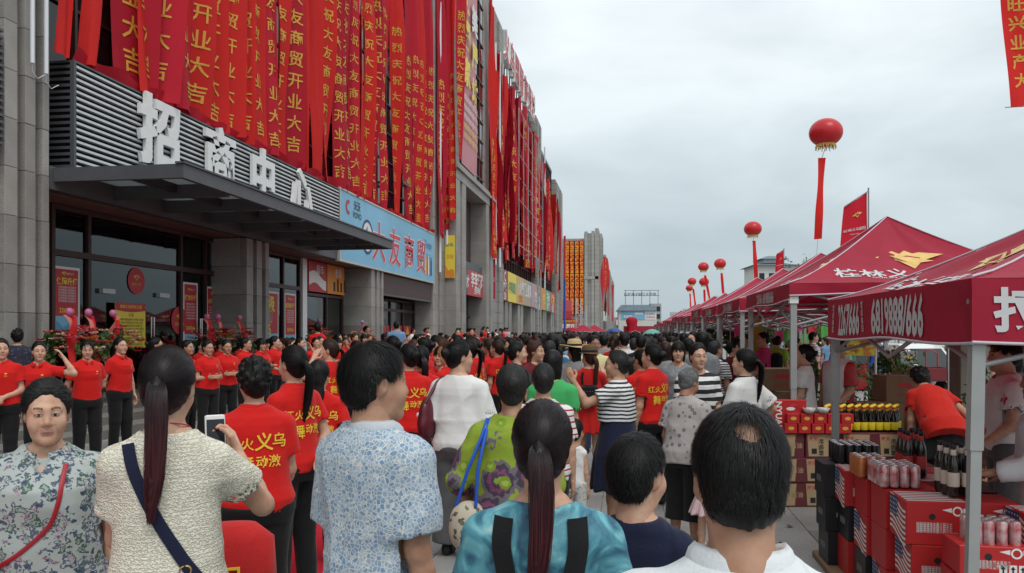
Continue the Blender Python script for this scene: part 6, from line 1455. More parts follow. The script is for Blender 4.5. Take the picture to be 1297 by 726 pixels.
# concrete column, yellow poster on its tripod, strip sign, bunting
x, y = P(1228, 9.6); o = MB().bbox(x - .17, x + .17, y - .17, y + .17, 0, 1.92, .01).build('concrete_column', [mat('beige_concrete', (.26, .24, .20), .85, noise=.15, nscale=3)]); tag(o, 'square beige concrete column behind the near tent leg', 'column')
x, y = P(1084, 12.0); o = thing('poster_stand', 'yellow festival poster on a white tripod behind the stalls', 'poster', (x, y, 0), YAW); m = MB(); m.box(-.28, .28, -.01, .01, 1.36, 1.98); m.build('poster_sheet', [YELPRINT], o)
m = MB(); rr = random.Random(5)
for k in range(60): a, b = rr.uniform(-.25, .25), 1.38 + .35 * rr.random() ** 1.6; s = rr.uniform(.015, .04); m.add([(a + s * math.cos(t) * 1.4, -.0125 - .0003 * k / 6, b + s * math.sin(t)) for t in np.linspace(0, 2 * PI, 8)[:-1]], [tuple(range(7))], k % 3)
for k in range(3): m.box(-.18 + .16 * k, -.08 + .16 * k, -.0150, -.0145, 1.70, 1.94, k % 2)
m.build('print', [ORANGEP, mat('brown_gold_print', (.40, .16, .02), .5), YELPRINT], o)
MB().tube([(.32, .05, .0), (.32, .05, 2.0)], .018, 6).tube([(.32, .05, 1.0), (.02, -.1, 0)], .014, 5).tube([(.32, .05, 1.0), (.62, -.1, 0)], .014, 5).tube([(.32, .05, 1.0), (.32, .4, 0)], .014, 5).tube([(-.3, .03, 1.98), (.34, .04, 1.98)], .012, 5).build('tripod', [WHITE], o)
x, y = P(957, 14.2); o = MB().box(x - .10, x + .10, y - .02, y + .02, 1.10, 1.95).build('strip_sign', [mat('dull_yellow_vinyl', (.50, .36, .06), .6, noise=.2, nscale=8)]); tag(o, 'dull yellow vertical strip sign hanging beside the man in pink', 'sign')
for i in range(16):
    px = 930 + 8.5 * i; x, y = P(px, 21 + (i % 3)); z = 1.9 + .25 * math.sin(i * 1.7); m = MB(); m.grid(lambda u, v: (x + .22 * u, y + .03 * math.sin(u * 6 + i), z - .34 * v * (1 - .3 * u)), 4, 4); o = m.build('pennant', [[mat('pink_pennant', (.60, .06, .20), .6, trans=.3), mat('green_pennant', (.12, .45, .10), .6, trans=.3), REDPRINT][i % 3]]); tag(o, ['pink', 'green', 'red'][i % 3] + ' pennant on a cord behind the tents', 'pennant', 'pennants on cords behind the tents')
bt = thing('bunting', 'cord and poles carrying the pennants behind the tents', 'bunting', (0, 0, 0)); [MB().tube([(*P(925 + 45 * k, 22), 0), (*P(925 + 45 * k, 22), 2.6)], .02, 5).build('pole', [LEGD], bt) for k in range(4)]; m = MB(); m.tube([(*P(925, 22), 2.2), (*P(1000, 22), 2.0), (*P(1065, 22), 2.25)], .006, 4); m.build('cord', [LEGD], bt)
# ------------------------------------------------------------------ lantern balloons and flags
BAL = mat('red_balloon_skin', (.62, .020, .028), .35, 0, .5, trans=.18); FRI = mat('gold_fringe', (.70, .52, .16), .6)
for i, (px, py, dm, x1, ya, x2, yb, lb) in enumerate(((1046, 168, 41, 1041, 200, 1036, 303, 'largest red lantern balloon with a long ribbon, alone high in the sky'), (953.5, 290, 22, 955, 305, 958, 356, 'second largest red lantern balloon above the tent roofs'), (912, 334, 15, 914, 346, 916, 372, 'red lantern balloon just beside the pair stacked one over the other'),
        (891, 338, 13.5, 893, 349, 899, 380, 'upper red lantern balloon of the stacked pair'), (891.7, 357, 12.5, 892, 367, 893, 390, 'lower red lantern balloon of the stacked pair'), (876.5, 356.5, 11, 878, 366, 881, 388, 'small red lantern balloon beside the stacked pair'), (873, 365, 9, 874, 372, 875, 392, 'smallest red lantern balloon, lowest of them all'))):
    d = 2.2 * F_ / dm; x, y = P(px, d); z = PZ(py, d); o = thing('lantern_balloon', lb, 'balloon', (x, y, z), 0, 'red lantern balloons'); R_ = 1.1
    MB().lathe([(R_ * math.sin(t) if 0 < t < PI else 0.0, -.86 * R_ * math.cos(t)) for t in np.linspace(0, PI, 22)], n=36).build('envelope', [BAL], o)
    m = MB()
    for k in range(40): a = 2 * PI * k / 40; l = .30 + .12 * math.sin(k * 2.4); m.tube([(.52 * R_ * math.cos(a), .52 * R_ * math.sin(a), -.70 * R_), (.62 * R_ * math.cos(a), .62 * R_ * math.sin(a), -.70 * R_ - l)], [.05, .02], 4)
    m.build('fringe', [FRI], o)
    xa, yw = P(x1, d); xb, yv = P(x2, d); za, zb_ = PZ(ya, d) - z, PZ(yb, d) - z; dx, dyy = xa - x, yw - y; ex, ey = xb - x, yv - y
    MB().tube([(0, 0, -.86 * R_), (dx, dyy, za)], .02, 4).tube([(ex, ey, zb_), (ex - .1, ey, zb_ - 1.2), (ex + .1, ey, -z)], .012, 4).build('rope', [LEGD], o)
    m = MB(); m.grid(lambda u, v: (dx + (ex - dx) * v + (u - .5) * .50 * math.cos(.5 * math.sin(v * 5 + i)), dyy + (ey - dyy) * v + (u - .5) * .34 * math.sin(v * 5 + i), za + (zb_ - za) * v), 3, 24); m.build('ribbon', [CR[1]], o)
d = 30; x, y = P(1304, d)
banner(0, 0, PZ(135, d), PZ(-95, d), .95, .15, 0, 700, False, label='red balloon streamer with gold characters high at the edge of the sky', facing='y') if False else None
o = thing('hanging_banner', 'red streamer lettered in gold hanging high above the tents', 'banner', (x, y, PZ(135, d))); m = MB(); H_ = 8.0
hf = lambda u, v, w=0.0: (u * 1.0 + .25 * math.sin(v * .35 + 2.6) - .30, .06 * math.sin(u * 5 + v) - w, v)
m.grid(lambda a, b: hf(a - .5, b * H_), 6, 24); m.build('cloth', [CR[1]], o); m = MB()
for k, ch in enumerate('大产业兴旺发达桂林义'): write(m, ch, lambda a, b, c: hf(a, 1.0 + .72 * k + b, .012), .60, cuts=2, bold=.02)
m.build('lettering', [GOLD], o); MB().tube([(-.85, 0, 0), (.25, 0, .02)], .02, 5).build('bottom_rod', [LEGD], o)
def flag(pxp, d, ytop, xl, ybot, label, s=1.0):
    x, y = P(pxp, d); zt = PZ(ytop, d); zb_ = PZ(ybot, d); o = thing('feather_flag', label, 'flag', (x, y, 0), YAW); W_ = (pxp - xl) * d / F_
    MB().tube([(0, 0, 0), (0, 0, zt + .05)], .012, 6).tube([(0.0, 0, zt), (-W_ * .95, 0, zt - W_ * .62)], .010, 5).build('pole', [LEGD], o)
    fn = lambda u, v, w=0.0: (-W_ * (.03 + .92 * u) - W_ * .18 * (1 - v) * u, .03 * math.sin(u * 6 + v * 2) - w, zb_ + (zt - .02 - W_ * .62 * (.0 + .95 * u) - zb_) * v)
    MB().grid(lambda u, v: fn(u, v), 10, 14).build('cloth', [CR[0]], o); m = MB(); f2 = lambda cu, cv: (lambda u, v, w: fn(cu - u / W_, cv + v / (zt - zb_), .01 + w))
    f2 = lambda cu, cv: (lambda u, v, w: fn(cu - u / W_, cv + v / (zt - zb_), .012 + w)); q = emblem(m, f2(.45, .66), W_ * .26); m.add(q, [(0, 1, 2, 3)], 1); write(m, '桂林义乌国际', f2(.5, .36), W_ * .15, mi=2, bold=.02); write(m, 'GUILIN YIWU', f2(.5, .26), W_ * .07, mi=2)
    m.build('print', [GOLDL, CR[0], SILV], o)
flag(1100, 12.6, 242, 1068, 312, 'red flag with gold emblem flying above the second tent'); flag(993, 25, 316, 983, 345, 'small red flag beyond the third tent roof'); flag(908, 45, 375, 897, 398, 'tiny red flag far along the tent row')
# ------------------------------------------------------------------ far things
x, y = P(808, 190); fb = thing('white_building', 'white blue roofed building with a roof sign closing the street', 'building', (x, y, 0), YAW * .3); BW = 9.6; hz = lambda py: PZ(py, 190)
WW = mat('white_render', (.62, .62, .60), .8, noise=.08, nscale=.3); ROOF = mat('blue_grey_tiles', (.13, .18, .22), .6, noise=.15, nscale=.6)
MB().box(-4.6, 4.4, 0, 9, 0, hz(393)).build('wall', [WW], fb); MB().add([(-5.1, -.6, hz(393.5)), (4.4, -.6, hz(393.5)), (4.4, 9.6, hz(393.5)), (-5.1, 9.6, hz(393.5)), (-3.9, 1.4, hz(386)), (4.0, 1.4, hz(386)), (4.0, 7, hz(386)), (-3.9, 7, hz(386))], [(0, 1, 5, 4), (1, 2, 6, 5), (2, 3, 7, 6), (3, 0, 4, 7), (4, 5, 6, 7), (0, 3, 2, 1)]).build('roof', [ROOF], fb)
tw = MB().box(3.0, 5.6, 1, 6, 0, hz(384.5)).build('stair_tower', [mat('grey_render', (.36, .39, .40), .8)], fb)
for k in range(4): MB().box(4.5, 5.3, .88, .99, 1.2 + 1.8 * k, 2.3 + 1.8 * k).build('window', [PANE], tw)
MB().box(-4.0, 1.6, -.10, -.01, hz(405), hz(394.5)).build('billboard', [SKYP], fb); m = MB(); m.box(-3.4, -1.2, -.13, -.11, hz(404), hz(398), 0); [m.box(-3.3 + .35 * k, -3.1 + .35 * k, -.15, -.135, hz(403), hz(399), 1) for k in range(6)]; m.box(-.8, 1.2, -.13, -.11, hz(398.5), hz(396), 1); m.build('print', [BLUEPRINT, WPRINT], fb)
MB().box(1.75, 4.2, -.10, -.01, hz(405), hz(394.5)).build('billboard', [WPRINT], fb); m = MB(); write(m, '家居商城', frontface(-.11)(3.0, hz(398)), .55, mi=0); write(m, '招商热线', frontface(-.11)(3.0, hz(402)), .5, mi=1); m.build('print', [BLUEPRINT, REDPRINT], fb)
m = MB(); 
for k in range(5): m.tube([(-2.9 + 1.95 * k, 2, hz(386)), (-2.9 + 1.95 * k, 2, hz(367))], .06, 5)
m.tube([(-3.2, 2, hz(374)), (5.2, 2, hz(374))], .05, 4).tube([(-3.2, 2, hz(367.5)), (5.2, 2, hz(367.5))], .05, 4); m.build('sign_frame', [DSTEEL], fb); m = MB(); write(m, '桂林电子科技大市场', frontface(1.9)(.6, hz(372.5)), .85, mi=0, bold=.03); m.build('roof_lettering', [mat('grey_teal_letters', (.12, .22, .24), .5)], fb)
MB().box(-5.2, -4.7, 0, 9, hz(412), hz(405)).box(-5.6, -4.61, 1, 6, 0, hz(402)).build('side_wing', [WW], fb)
o = MB().box(*sorted((P(790, 95)[0], P(852, 95)[0])), 93.4, 93.7, 0, 2.35).build('hoarding', [mat('crimson_hoarding', (.34, .02, .045), .6)]); tag(o, 'long crimson hoarding across the street before the white building', 'hoarding')
x, y = P(801, 92); o = thing('draped_statue', 'red cloth draped over a tall statue before the white building', 'statue', (x, y, 0)); m = MB(); n_ = 20
prof = [(.75, 0), (.72, .8), (.62, 1.6), (.52, 2.2), (.56, 2.7), (.60, 3.0), (.48, 3.25), (.2, 3.38), (0, 3.4)]; vs, fs = [], []
for (r_, z_) in prof:
    for k in range(n_): t = 2 * PI * k / n_; q = r_ * (1 + .10 * math.sin(5 * t) * (z_ < 2.6)); vs.append((q * math.cos(t) - .15 * (z_ > 2.4) * (math.cos(t) < 0), q * math.sin(t), z_))
for i in range(len(prof) - 1): fs += [(i * n_ + k, i * n_ + (k + 1) % n_, (i + 1) * n_ + (k + 1) % n_, (i + 1) * n_ + k) for k in range(n_)]
m.add(vs, fs, 0, True); m.build('drape', [CR[2]], o)
def umbrella(px, d, ytop, dia, colr, label):
    x, y = P(px, d); zt = PZ(ytop, d); o = thing('umbrella', label, 'umbrella', (x, y, zt)); r_ = dia / 2; ns = 8
    m = MB(); vs, fs = [], []
    for j in range(7):
        a = j / 6 * 1.15
        for k in range(ns * 3):
            t = 2 * PI * k / (ns * 3); sc_ = 1 - .05 * (k % 3 != 0) * (j / 6); vs.append((r_ * math.sin(a) / math.sin(1.15) * math.cos(t) * sc_, r_ * math.sin(a) / math.sin(1.15) * math.sin(t) * sc_, -r_ * .62 * (1 - math.cos(a)) / (1 - math.cos(1.15))))
    N_ = ns * 3
    for j in range(6): fs += [(j * N_ + k, j * N_ + (k + 1) % N_, (j + 1) * N_ + (k + 1) % N_, (j + 1) * N_ + k) for k in range(N_)]
    m.add(vs, fs, 0, False); m.build('canopy', [colr], o); MB().tube([(0, 0, .05), (0, 0, -.75)], .010, 5).build('shaft', [LEGD], o); return o
umbrella(778, 48, 415.5, 1.05, mat('blue_umbrella', (.05, .14, .42), .6, trans=.25), 'blue umbrella over the far crowd'); umbrella(804.5, 52, 419, 1.0, mat('pink_umbrella', (.70, .26, .30), .6, trans=.3), 'pink umbrella below the draped statue'); umbrella(826, 42, 417, 1.05, mat('mint_umbrella', (.22, .62, .54), .6, trans=.3), 'mint green umbrella where the tent row ends')
for i, (px, d) in enumerate(((738.6, 96), (753, 100))):
    x, y = P(px, d); o = thing('small_tent', ['small red pyramid tent under the truss towers', 'small red pyramid tent beside the blue umbrella'][i], 'tent', (x, y, 0)); m = MB(); m.grid(lambda u, v: ((u - .5) * 3.2 * (1 - v), -1.6 * (1 - v), 1.75 + .85 * v ** 1.3), 6, 6); m.grid(lambda u, v: ((u - .5) * 3.2 * (1 - v), 1.6 * (1 - v), 1.75 + .85 * v ** 1.3), 6, 6); m.grid(lambda u, v: (-1.6 * (1 - v), (u - .5) * 3.2 * (1 - v), 1.75 + .85 * v ** 1.3), 6, 6); m.grid(lambda u, v: (1.6 * (1 - v), (u - .5) * 3.2 * (1 - v), 1.75 + .85 * v ** 1.3), 6, 6); m.build('canopy', [TENT2], o)
    for a in (-1.5, 1.5):
        for b in (-1.5, 1.5): MB().tube([(a, b, 0), (a, b, 1.75)], .03, 5).build('leg', [LEG], o)
# temple-roofed block on the right
x, y = P(992, 125); cb = thing('tiled_roof_building', 'pale apartment block with stepped tiled roofs behind the tents', 'building', (x, y, 0), YAW * .6)
MB().box(-4.2, 2.2, 0, 8, 0, PZ(336, 125)).box(2.2, 9, 1, 8, 0, PZ(343, 125)).build('wall', [WW], cb)
def hip(m, x0, x1, y0, y1, z0, z1, ov=.7, top=.35): cx0, cx1 = x0 + (x1 - x0) * top, x1 - (x1 - x0) * top; cy = (y0 + y1) / 2; m.add([(x0 - ov, y0 - ov, z0), (x1 + ov, y0 - ov, z0), (x1 + ov, y1 + ov, z0), (x0 - ov, y1 + ov, z0), (cx0, cy, z1), (cx1, cy, z1)], [(0, 1, 5, 4), (1, 2, 5), (2, 3, 4, 5), (3, 0, 4), (0, 3, 2, 1)])
m = MB(); hip(m, -4.2, 2.2, 0, 8, PZ(336, 125), PZ(330, 125)); hip(m, -2.8, .8, 1.5, 6, PZ(327, 125), PZ(321.5, 125), .5); hip(m, 2.4, 9, 1, 8, PZ(343, 125), PZ(336, 125)); m.build('roof', [ROOF], cb); MB().box(-2.6, .6, 1.7, 5.8, PZ(332, 125), PZ(327, 125)).build('roof_pavilion', [WW], cb)
for i in range(4):
    for k in range(3): MB().box(-3.7 + 1.5 * i, -2.9 + 1.5 * i, -.06, -.01, 9.6 - 2.6 * k, 10.9 - 2.6 * k).build('window', [PANE], cb)
m = MB(); [m.box(-4.25, 2.25, -.5, -.02, 8.9 - 2.6 * k, 9.2 - 2.6 * k) for k in range(3)]; m.build('balcony', [WW], cb)
for i, (px, d, h, w_, lb) in enumerate(((866, 620, 17, 20, 'faint pale tower block far away beyond the tents'), (874, 640, 20, 10, 'faint slimmer tower block far away beyond the tents'), (858, 600, 11, 14, 'faint low block far away beyond the tents'))):
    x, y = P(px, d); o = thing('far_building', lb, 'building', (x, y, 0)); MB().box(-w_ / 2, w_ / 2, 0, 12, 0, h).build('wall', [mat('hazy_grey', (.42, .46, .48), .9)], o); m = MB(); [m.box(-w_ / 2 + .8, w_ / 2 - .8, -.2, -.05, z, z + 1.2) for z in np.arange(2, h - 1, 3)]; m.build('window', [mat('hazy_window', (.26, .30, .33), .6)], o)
o = MB().box(-11.5, -9.5, 345, 400, 0, 11).build('grey_building', [mat('dark_grey_block', (.10, .10, .11), .8)]); tag(o, 'dark grey block at the far end past the second mall', 'building')
# green hill line on the plaza side
m = MB(); m.grid(lambda u, v: (60 + 700 * u, 420 + 60 * math.sin(u * 5) + 200 * v, (1.5 + 9 * math.sin(u * 7 + 1) ** 2 + 5 * math.sin(u * 23) ** 2) * math.sin(PI * min(v * 1.4, 1) * .5) - .1), 60, 8); o = m.build('hill', [mat('hill_green', (.07, .10, .06), .9, noise=.4, nscale=.05)]); o['kind'] = 'structure'
# ------------------------------------------------------------------ flower baskets on the steps
FL = [mat('orange_petal', (.70, .16, .03), .6, trans=.2), mat('pink_petal', (.65, .16, .22), .6, trans=.2), mat('red_petal', (.50, .02, .03), .6, trans=.2), mat('cream_petal', (.70, .64, .45), .6, trans=.2)]; PKB = mat('pink_balloon', (.65, .18, .35), .3, trans=.2); LIL = mat('lilac_balloon', (.42, .28, .55), .3, trans=.2)
def basket(y, label, seed, col, X=-9.35, big=1.0):
    o = thing('flower_basket', label, 'flowers', (X, y, .45), 0, 'congratulation flower baskets on the steps'); r = random.Random(seed)
    m = MB(); [m.tube([(.22 * math.cos(a), .22 * math.sin(a), 0), (.05 * math.cos(a), .05 * math.sin(a), .8)], .015, 5) for a in (0, 2.1, 4.2)]; m.build('stand', [BARK], o)
    q = leaves((0, 0, 1.0), (.34 * big, .34 * big, .30), 260, .09, seed).build('foliage', LEAF, o); q['kind'] = 'stuff'
    m = MB()
    for k in range(46):
        a, b = r.uniform(0, 6.28), r.uniform(-.3, 1.2); R_ = .44 * big * r.uniform(.8, 1.1); c = (R_ * math.cos(a) * math.cos(b), R_ * math.sin(a) * math.cos(b), 1.0 + .8 * R_ * math.sin(b)); rad = r.uniform(.05, .085)
        for p_ in range(6): t = p_ * PI / 3; m.add([c, (c[0] + rad * math.cos(t - .5), c[1] + rad * math.sin(t - .5), c[2] + rad * .6), (c[0] + rad * 1.2 * math.cos(t), c[1] + rad * 1.2 * math.sin(t), c[2] + rad * .25), (c[0] + rad * math.cos(t + .5), c[1] + rad * math.sin(t + .5), c[2] + rad * .6)], [(0, 1, 2, 3)], k % 4)
    q = m.build('blossoms' if False else 'blossom', FL, o); q['kind'] = 'stuff'
    for k in range(3):
        a = r.uniform(-1.2, 1.2); dx, dy = .25 * math.cos(a), .45 * math.sin(a); m = MB(); w_ = .07
        m.grid(lambda u, v: (dx * (v * 1.4 - .2) + .02 * math.sin(v * 8), (u - .5) * w_ * 2 * (1 - .3 * math.sin(v * 7)) + dy * (v - .3) + .06 * math.sin(v * 4 + k), 1.55 - .85 * v + .12 * math.sin(v * PI)), 3, 14); m.build('ribbon', [[CR[0], CR[1], mat('salmon_ribbon', (.75, .22, .18), .5, trans=.2)][k]], o)
    MB().lathe([(.062 * math.sin(t) if 0 < t < PI else 0, 1.60 - .07 * math.cos(t)) for t in np.linspace(0, PI, 10)], n=12).build('balloon', [col], o)
for i, (px, col, lb) in enumerate(((88, PKB, 'flower basket with a pink balloon nearest the fluted first pillar'), (112, PKB, 'flower basket with two long ribbons before the first red poster'), (143, PKB, 'flower basket standing before the yellow notice'), (262, PKB, 'flower basket with many bows before the second red poster'), (276, PKB, 'flower basket leaning beside the second granite pillar'), (303, PKB, 'flower basket with a pink balloon before the second granite pillar'), (404, LIL, 'flower basket with a lilac balloon before the glass shop door'), (459, LIL, 'flower basket with two lilac balloons beside the third pillar'))):
    basket(onX(px, -9.35)[1], lb, 60 + i, col)
# ------------------------------------------------------------------ cloth patterns
def creases(N, L, b, tc, prev=None):
    mp = N.new('ShaderNodeMapping'); mp.inputs['Scale'].default_value = (1, 1, .55); mp.inputs['Rotation'].default_value = (.5, .4, 0); L.new(tc.outputs['Object'], mp.inputs['Vector'])
    n = N.new('ShaderNodeTexNoise'); n.inputs['Scale'].default_value = 7; n.inputs['Detail'].default_value = 3; n.inputs['Distortion'].default_value = 1.2; n.noise_type = 'RIDGED_MULTIFRACTAL'; L.new(mp.outputs['Vector'], n.inputs['Vector'])
    bp = N.new('ShaderNodeBump'); bp.inputs['Strength'].default_value = .38; bp.inputs['Distance'].default_value = .02; L.new(n.outputs['Fac'], bp.inputs['Height'])
    if prev is not None: L.new(prev, bp.inputs['Normal'])
    L.new(bp.outputs['Normal'], b.inputs['Normal'])
def fabric(name, col, rough=.85, noise=.06, nscale=8, bump=.25, bscale=120):
    if name in _mats: return _mats[name]
    m = mat(name, col, rough, 0, .2, noise=noise, nscale=nscale, bump=bump, bscale=bscale, sheen=.1); N = m.node_tree.nodes; q = [x for x in N if x.type == 'BUMP'][0]; creases(N, m.node_tree.links, N['Principled BSDF'], [x for x in N if x.type == 'TEX_COORD'][0], q.outputs['Normal']); return m
def weave(N, L, b, strength=.25, scale=160):
    tc = N.new('ShaderNodeTexCoord'); n = N.new('ShaderNodeTexNoise'); n.inputs['Scale'].default_value = scale; L.new(tc.outputs['Object'], n.inputs['Vector']); bp = N.new('ShaderNodeBump'); bp.inputs['Strength'].default_value = strength; bp.inputs['Distance'].default_value = .004; L.new(n.outputs['Fac'], bp.inputs['Height']); creases(N, L, b, tc, bp.outputs['Normal']); return tc
def ramp(N, pts, interp='LINEAR'):
    r = N.new('ShaderNodeValToRGB'); e = r.color_ramp.elements; r.color_ramp.interpolation = interp
    e[0].position, e[0].color = pts[0][0], (*pts[0][1], 1); e[1].position, e[1].color = pts[-1][0], (*pts[-1][1], 1)
    for p, c in pts[1:-1]: q = e.new(p); q.color = (*c, 1)
    return r
def stripes(name, c1, c2, f, duty=.5):
    m, N, L, b = nodes(name); b.inputs['Roughness'].default_value = .85; tc = weave(N, L, b); s = N.new('ShaderNodeSeparateXYZ'); L.new(tc.outputs['Object'], s.inputs[0])
    n = N.new('ShaderNodeTexNoise'); n.inputs['Scale'].default_value = 5; L.new(tc.outputs['Object'], n.inputs['Vector'])
    a = N.new('ShaderNodeMath'); a.operation = 'MULTIPLY_ADD'; a.inputs[1].default_value = .03; L.new(n.outputs['Fac'], a.inputs[0]); L.new(s.outputs['Z'], a.inputs[2])
    k = N.new('ShaderNodeMath'); k.operation = 'MULTIPLY'; k.inputs[1].default_value = f; L.new(a.outputs[0], k.inputs[0]); fr = N.new('ShaderNodeMath'); fr.operation = 'FRACT'; L.new(k.outputs[0], fr.inputs[0])
    r = ramp(N, [(0, c1), (duty, c2)], 'CONSTANT'); L.new(fr.outputs[0], r.inputs['Fac']); L.new(r.outputs['Color'], b.inputs['Base Color']); return m
def crackle(name):
    m, N, L, b = nodes(name); b.inputs['Roughness'].default_value = .85; tc = weave(N, L, b)
    v = N.new('ShaderNodeTexVoronoi'); v.feature = 'DISTANCE_TO_EDGE'; v.inputs['Scale'].default_value = 78; L.new(tc.outputs['Object'], v.inputs['Vector'])
    v2 = N.new('ShaderNodeTexVoronoi'); v2.inputs['Scale'].default_value = 78; L.new(tc.outputs['Object'], v2.inputs['Vector']); sp = N.new('ShaderNodeSeparateColor'); L.new(v2.outputs['Color'], sp.inputs[0])
    c = ramp(N, [(0, (.16, .27, .42)), (.5, (.26, .36, .48)), (1, (.42, .50, .56))]); L.new(sp.outputs[0], c.inputs['Fac'])
    e = ramp(N, [(0, (1, 1, 1)), (.045, (1, 1, 1)), (.085, (0, 0, 0))]); L.new(v.outputs['Distance'], e.inputs['Fac'])
    x = N.new('ShaderNodeMix'); x.data_type = 'RGBA'; x.inputs['B'].default_value = (.62, .64, .62, 1); L.new(e.outputs['Color'], x.inputs['Factor']); L.new(c.outputs['Color'], x.inputs['A']); L.new(x.outputs['Result'], b.inputs['Base Color']); return m
def spots(name, base, layers, warp=.35):
    """base cloth with several layers of printed shapes: (scale, radius, colours from centre outwards)"""
    m, N, L, b = nodes(name); b.inputs['Roughness'].default_value = .85; tc = weave(N, L, b)
    n = N.new('ShaderNodeTexNoise'); n.inputs['Scale'].default_value = 40; n.inputs['Detail'].default_value = 3; L.new(tc.outputs['Object'], n.inputs['Vector'])
    cur = None
    for (sc_, rad, cols, seed, wp) in layers:
        va = N.new('ShaderNodeVectorMath'); va.operation = 'MULTIPLY_ADD'; va.inputs[1].default_value = (wp / sc_,) * 3; L.new(n.outputs['Color'], va.inputs[0])
        mp = N.new('ShaderNodeMapping'); mp.inputs['Location'].default_value = (seed, seed * .7, seed * 1.3); L.new(tc.outputs['Object'], mp.inputs['Vector']); L.new(mp.outputs['Vector'], va.inputs[2])
        v = N.new('ShaderNodeTexVoronoi'); v.inputs['Scale'].default_value = sc_; v.inputs['Randomness'].default_value = .8; L.new(va.outputs[0], v.inputs['Vector'])
        r = ramp(N, [(i / len(cols) * rad, c) for i, c in enumerate(cols)] + [(rad, cols[-1])], 'CONSTANT'); L.new(v.outputs['Distance'], r.inputs['Fac'])
        t = N.new('ShaderNodeMath'); t.operation = 'LESS_THAN'; t.inputs[1].default_value = rad; L.new(v.outputs['Distance'], t.inputs[0])
        x = N.new('ShaderNodeMix'); x.data_type = 'RGBA'; L.new(t.outputs[0], x.inputs['Factor']); L.new(r.outputs['Color'], x.inputs['B'])
        if cur is None: x.inputs['A'].default_value = (*base, 1)
        else: L.new(cur, x.inputs['A'])
        cur = x.outputs['Result']
    L.new(cur, b.inputs['Base Color']); return m
def lace(name):
    m, N, L, b = nodes(name); b.inputs['Roughness'].default_value = .9; tc = N.new('ShaderNodeTexCoord'); mp = N.new('ShaderNodeMapping'); mp.inputs['Scale'].default_value = (1.5, .9, 1.7); L.new(tc.outputs['Object'], mp.inputs['Vector'])
    w_ = N.new('ShaderNodeTexWave'); w_.bands_direction = 'Z'; w_.inputs['Scale'].default_value = 15; w_.inputs['Distortion'].default_value = 7.5; w_.inputs['Detail'].default_value = 1; w_.inputs['Detail Scale'].default_value = 5.5; L.new(mp.outputs['Vector'], w_.inputs['Vector'])
    n = N.new('ShaderNodeTexNoise'); n.inputs['Scale'].default_value = 260; L.new(tc.outputs['Object'], n.inputs['Vector'])
    r = ramp(N, [(0, (.54, .49, .38)), (.25, (.66, .61, .49)), (.6, (.80, .76, .63)), (1, (.82, .79, .67))]); L.new(w_.outputs['Fac'], r.inputs['Fac']); L.new(r.outputs['Color'], b.inputs['Base Color'])
    ad = N.new('ShaderNodeMath'); ad.operation = 'MULTIPLY_ADD'; ad.inputs[1].default_value = .35; L.new(n.outputs['Fac'], ad.inputs[0]); L.new(w_.outputs['Fac'], ad.inputs[2])
    bp = N.new('ShaderNodeBump'); bp.inputs['Strength'].default_value = .6; bp.inputs['Distance'].default_value = .005; L.new(ad.outputs[0], bp.inputs['Height']); L.new(bp.outputs['Normal'], b.inputs['Normal']); return m
def tiedye(name):
    m, N, L, b = nodes(name); b.inputs['Roughness'].default_value = .6; tc = weave(N, L, b, .15); n = N.new('ShaderNodeTexNoise'); n.inputs['Scale'].default_value = 9; n.inputs['Detail'].default_value = 7; n.inputs['Distortion'].default_value = 1.6; L.new(tc.outputs['Object'], n.inputs['Vector'])
    r = ramp(N, [(.28, (.010, .035, .075)), (.42, (.03, .13, .20)), (.52, (.07, .26, .33)), (.62, (.15, .42, .48)), (.75, (.40, .58, .60))]); L.new(n.outputs['Fac'], r.inputs['Fac']); L.new(r.outputs['Color'], b.inputs['Base Color']); return m
SK = [skin_mat('skin_light', (.58, .36, .25)), skin_mat('skin_tan', (.48, .28, .185)), skin_mat('skin_brown', (.37, .20, .13))]
HB = hair_mat('hair_black', (.0055, .0050, .0050), .5); HBR = hair_mat('hair_brown', (.030, .016, .011), .48); HG = hair_mat('hair_grey', (.16, .16, .16), .55); HGD = hair_mat('hair_dark_grey', (.026, .025, .025), .55); HBU = hair_mat('hair_burgundy', (.011, .007, .008), .42, (.055, .012, .016)); HRB = hair_mat('hair_reddish', (.06, .022, .012), .5)
RED = fabric('red_polo_cloth', (.60, .012, .010)); BLK = fabric('black_cloth', (.011, .011, .012)); WHT = fabric('white_cotton', (.74, .74, .72), noise=.03); NAVYC = fabric('navy_cloth', (.012, .016, .042)); GREYC = fabric('grey_cloth', (.10, .10, .105)); DENIM = fabric('denim', (.035, .06, .12), noise=.2, nscale=30); KHAKI = fabric('khaki', (.30, .26, .18)); SHOEB = mat('black_shoe', (.015, .015, .015), .5); SHOEW = mat('white_shoe', (.65, .65, .63), .6); GOLDT = mat('gold_thread', (.85, .55, .04), .6)
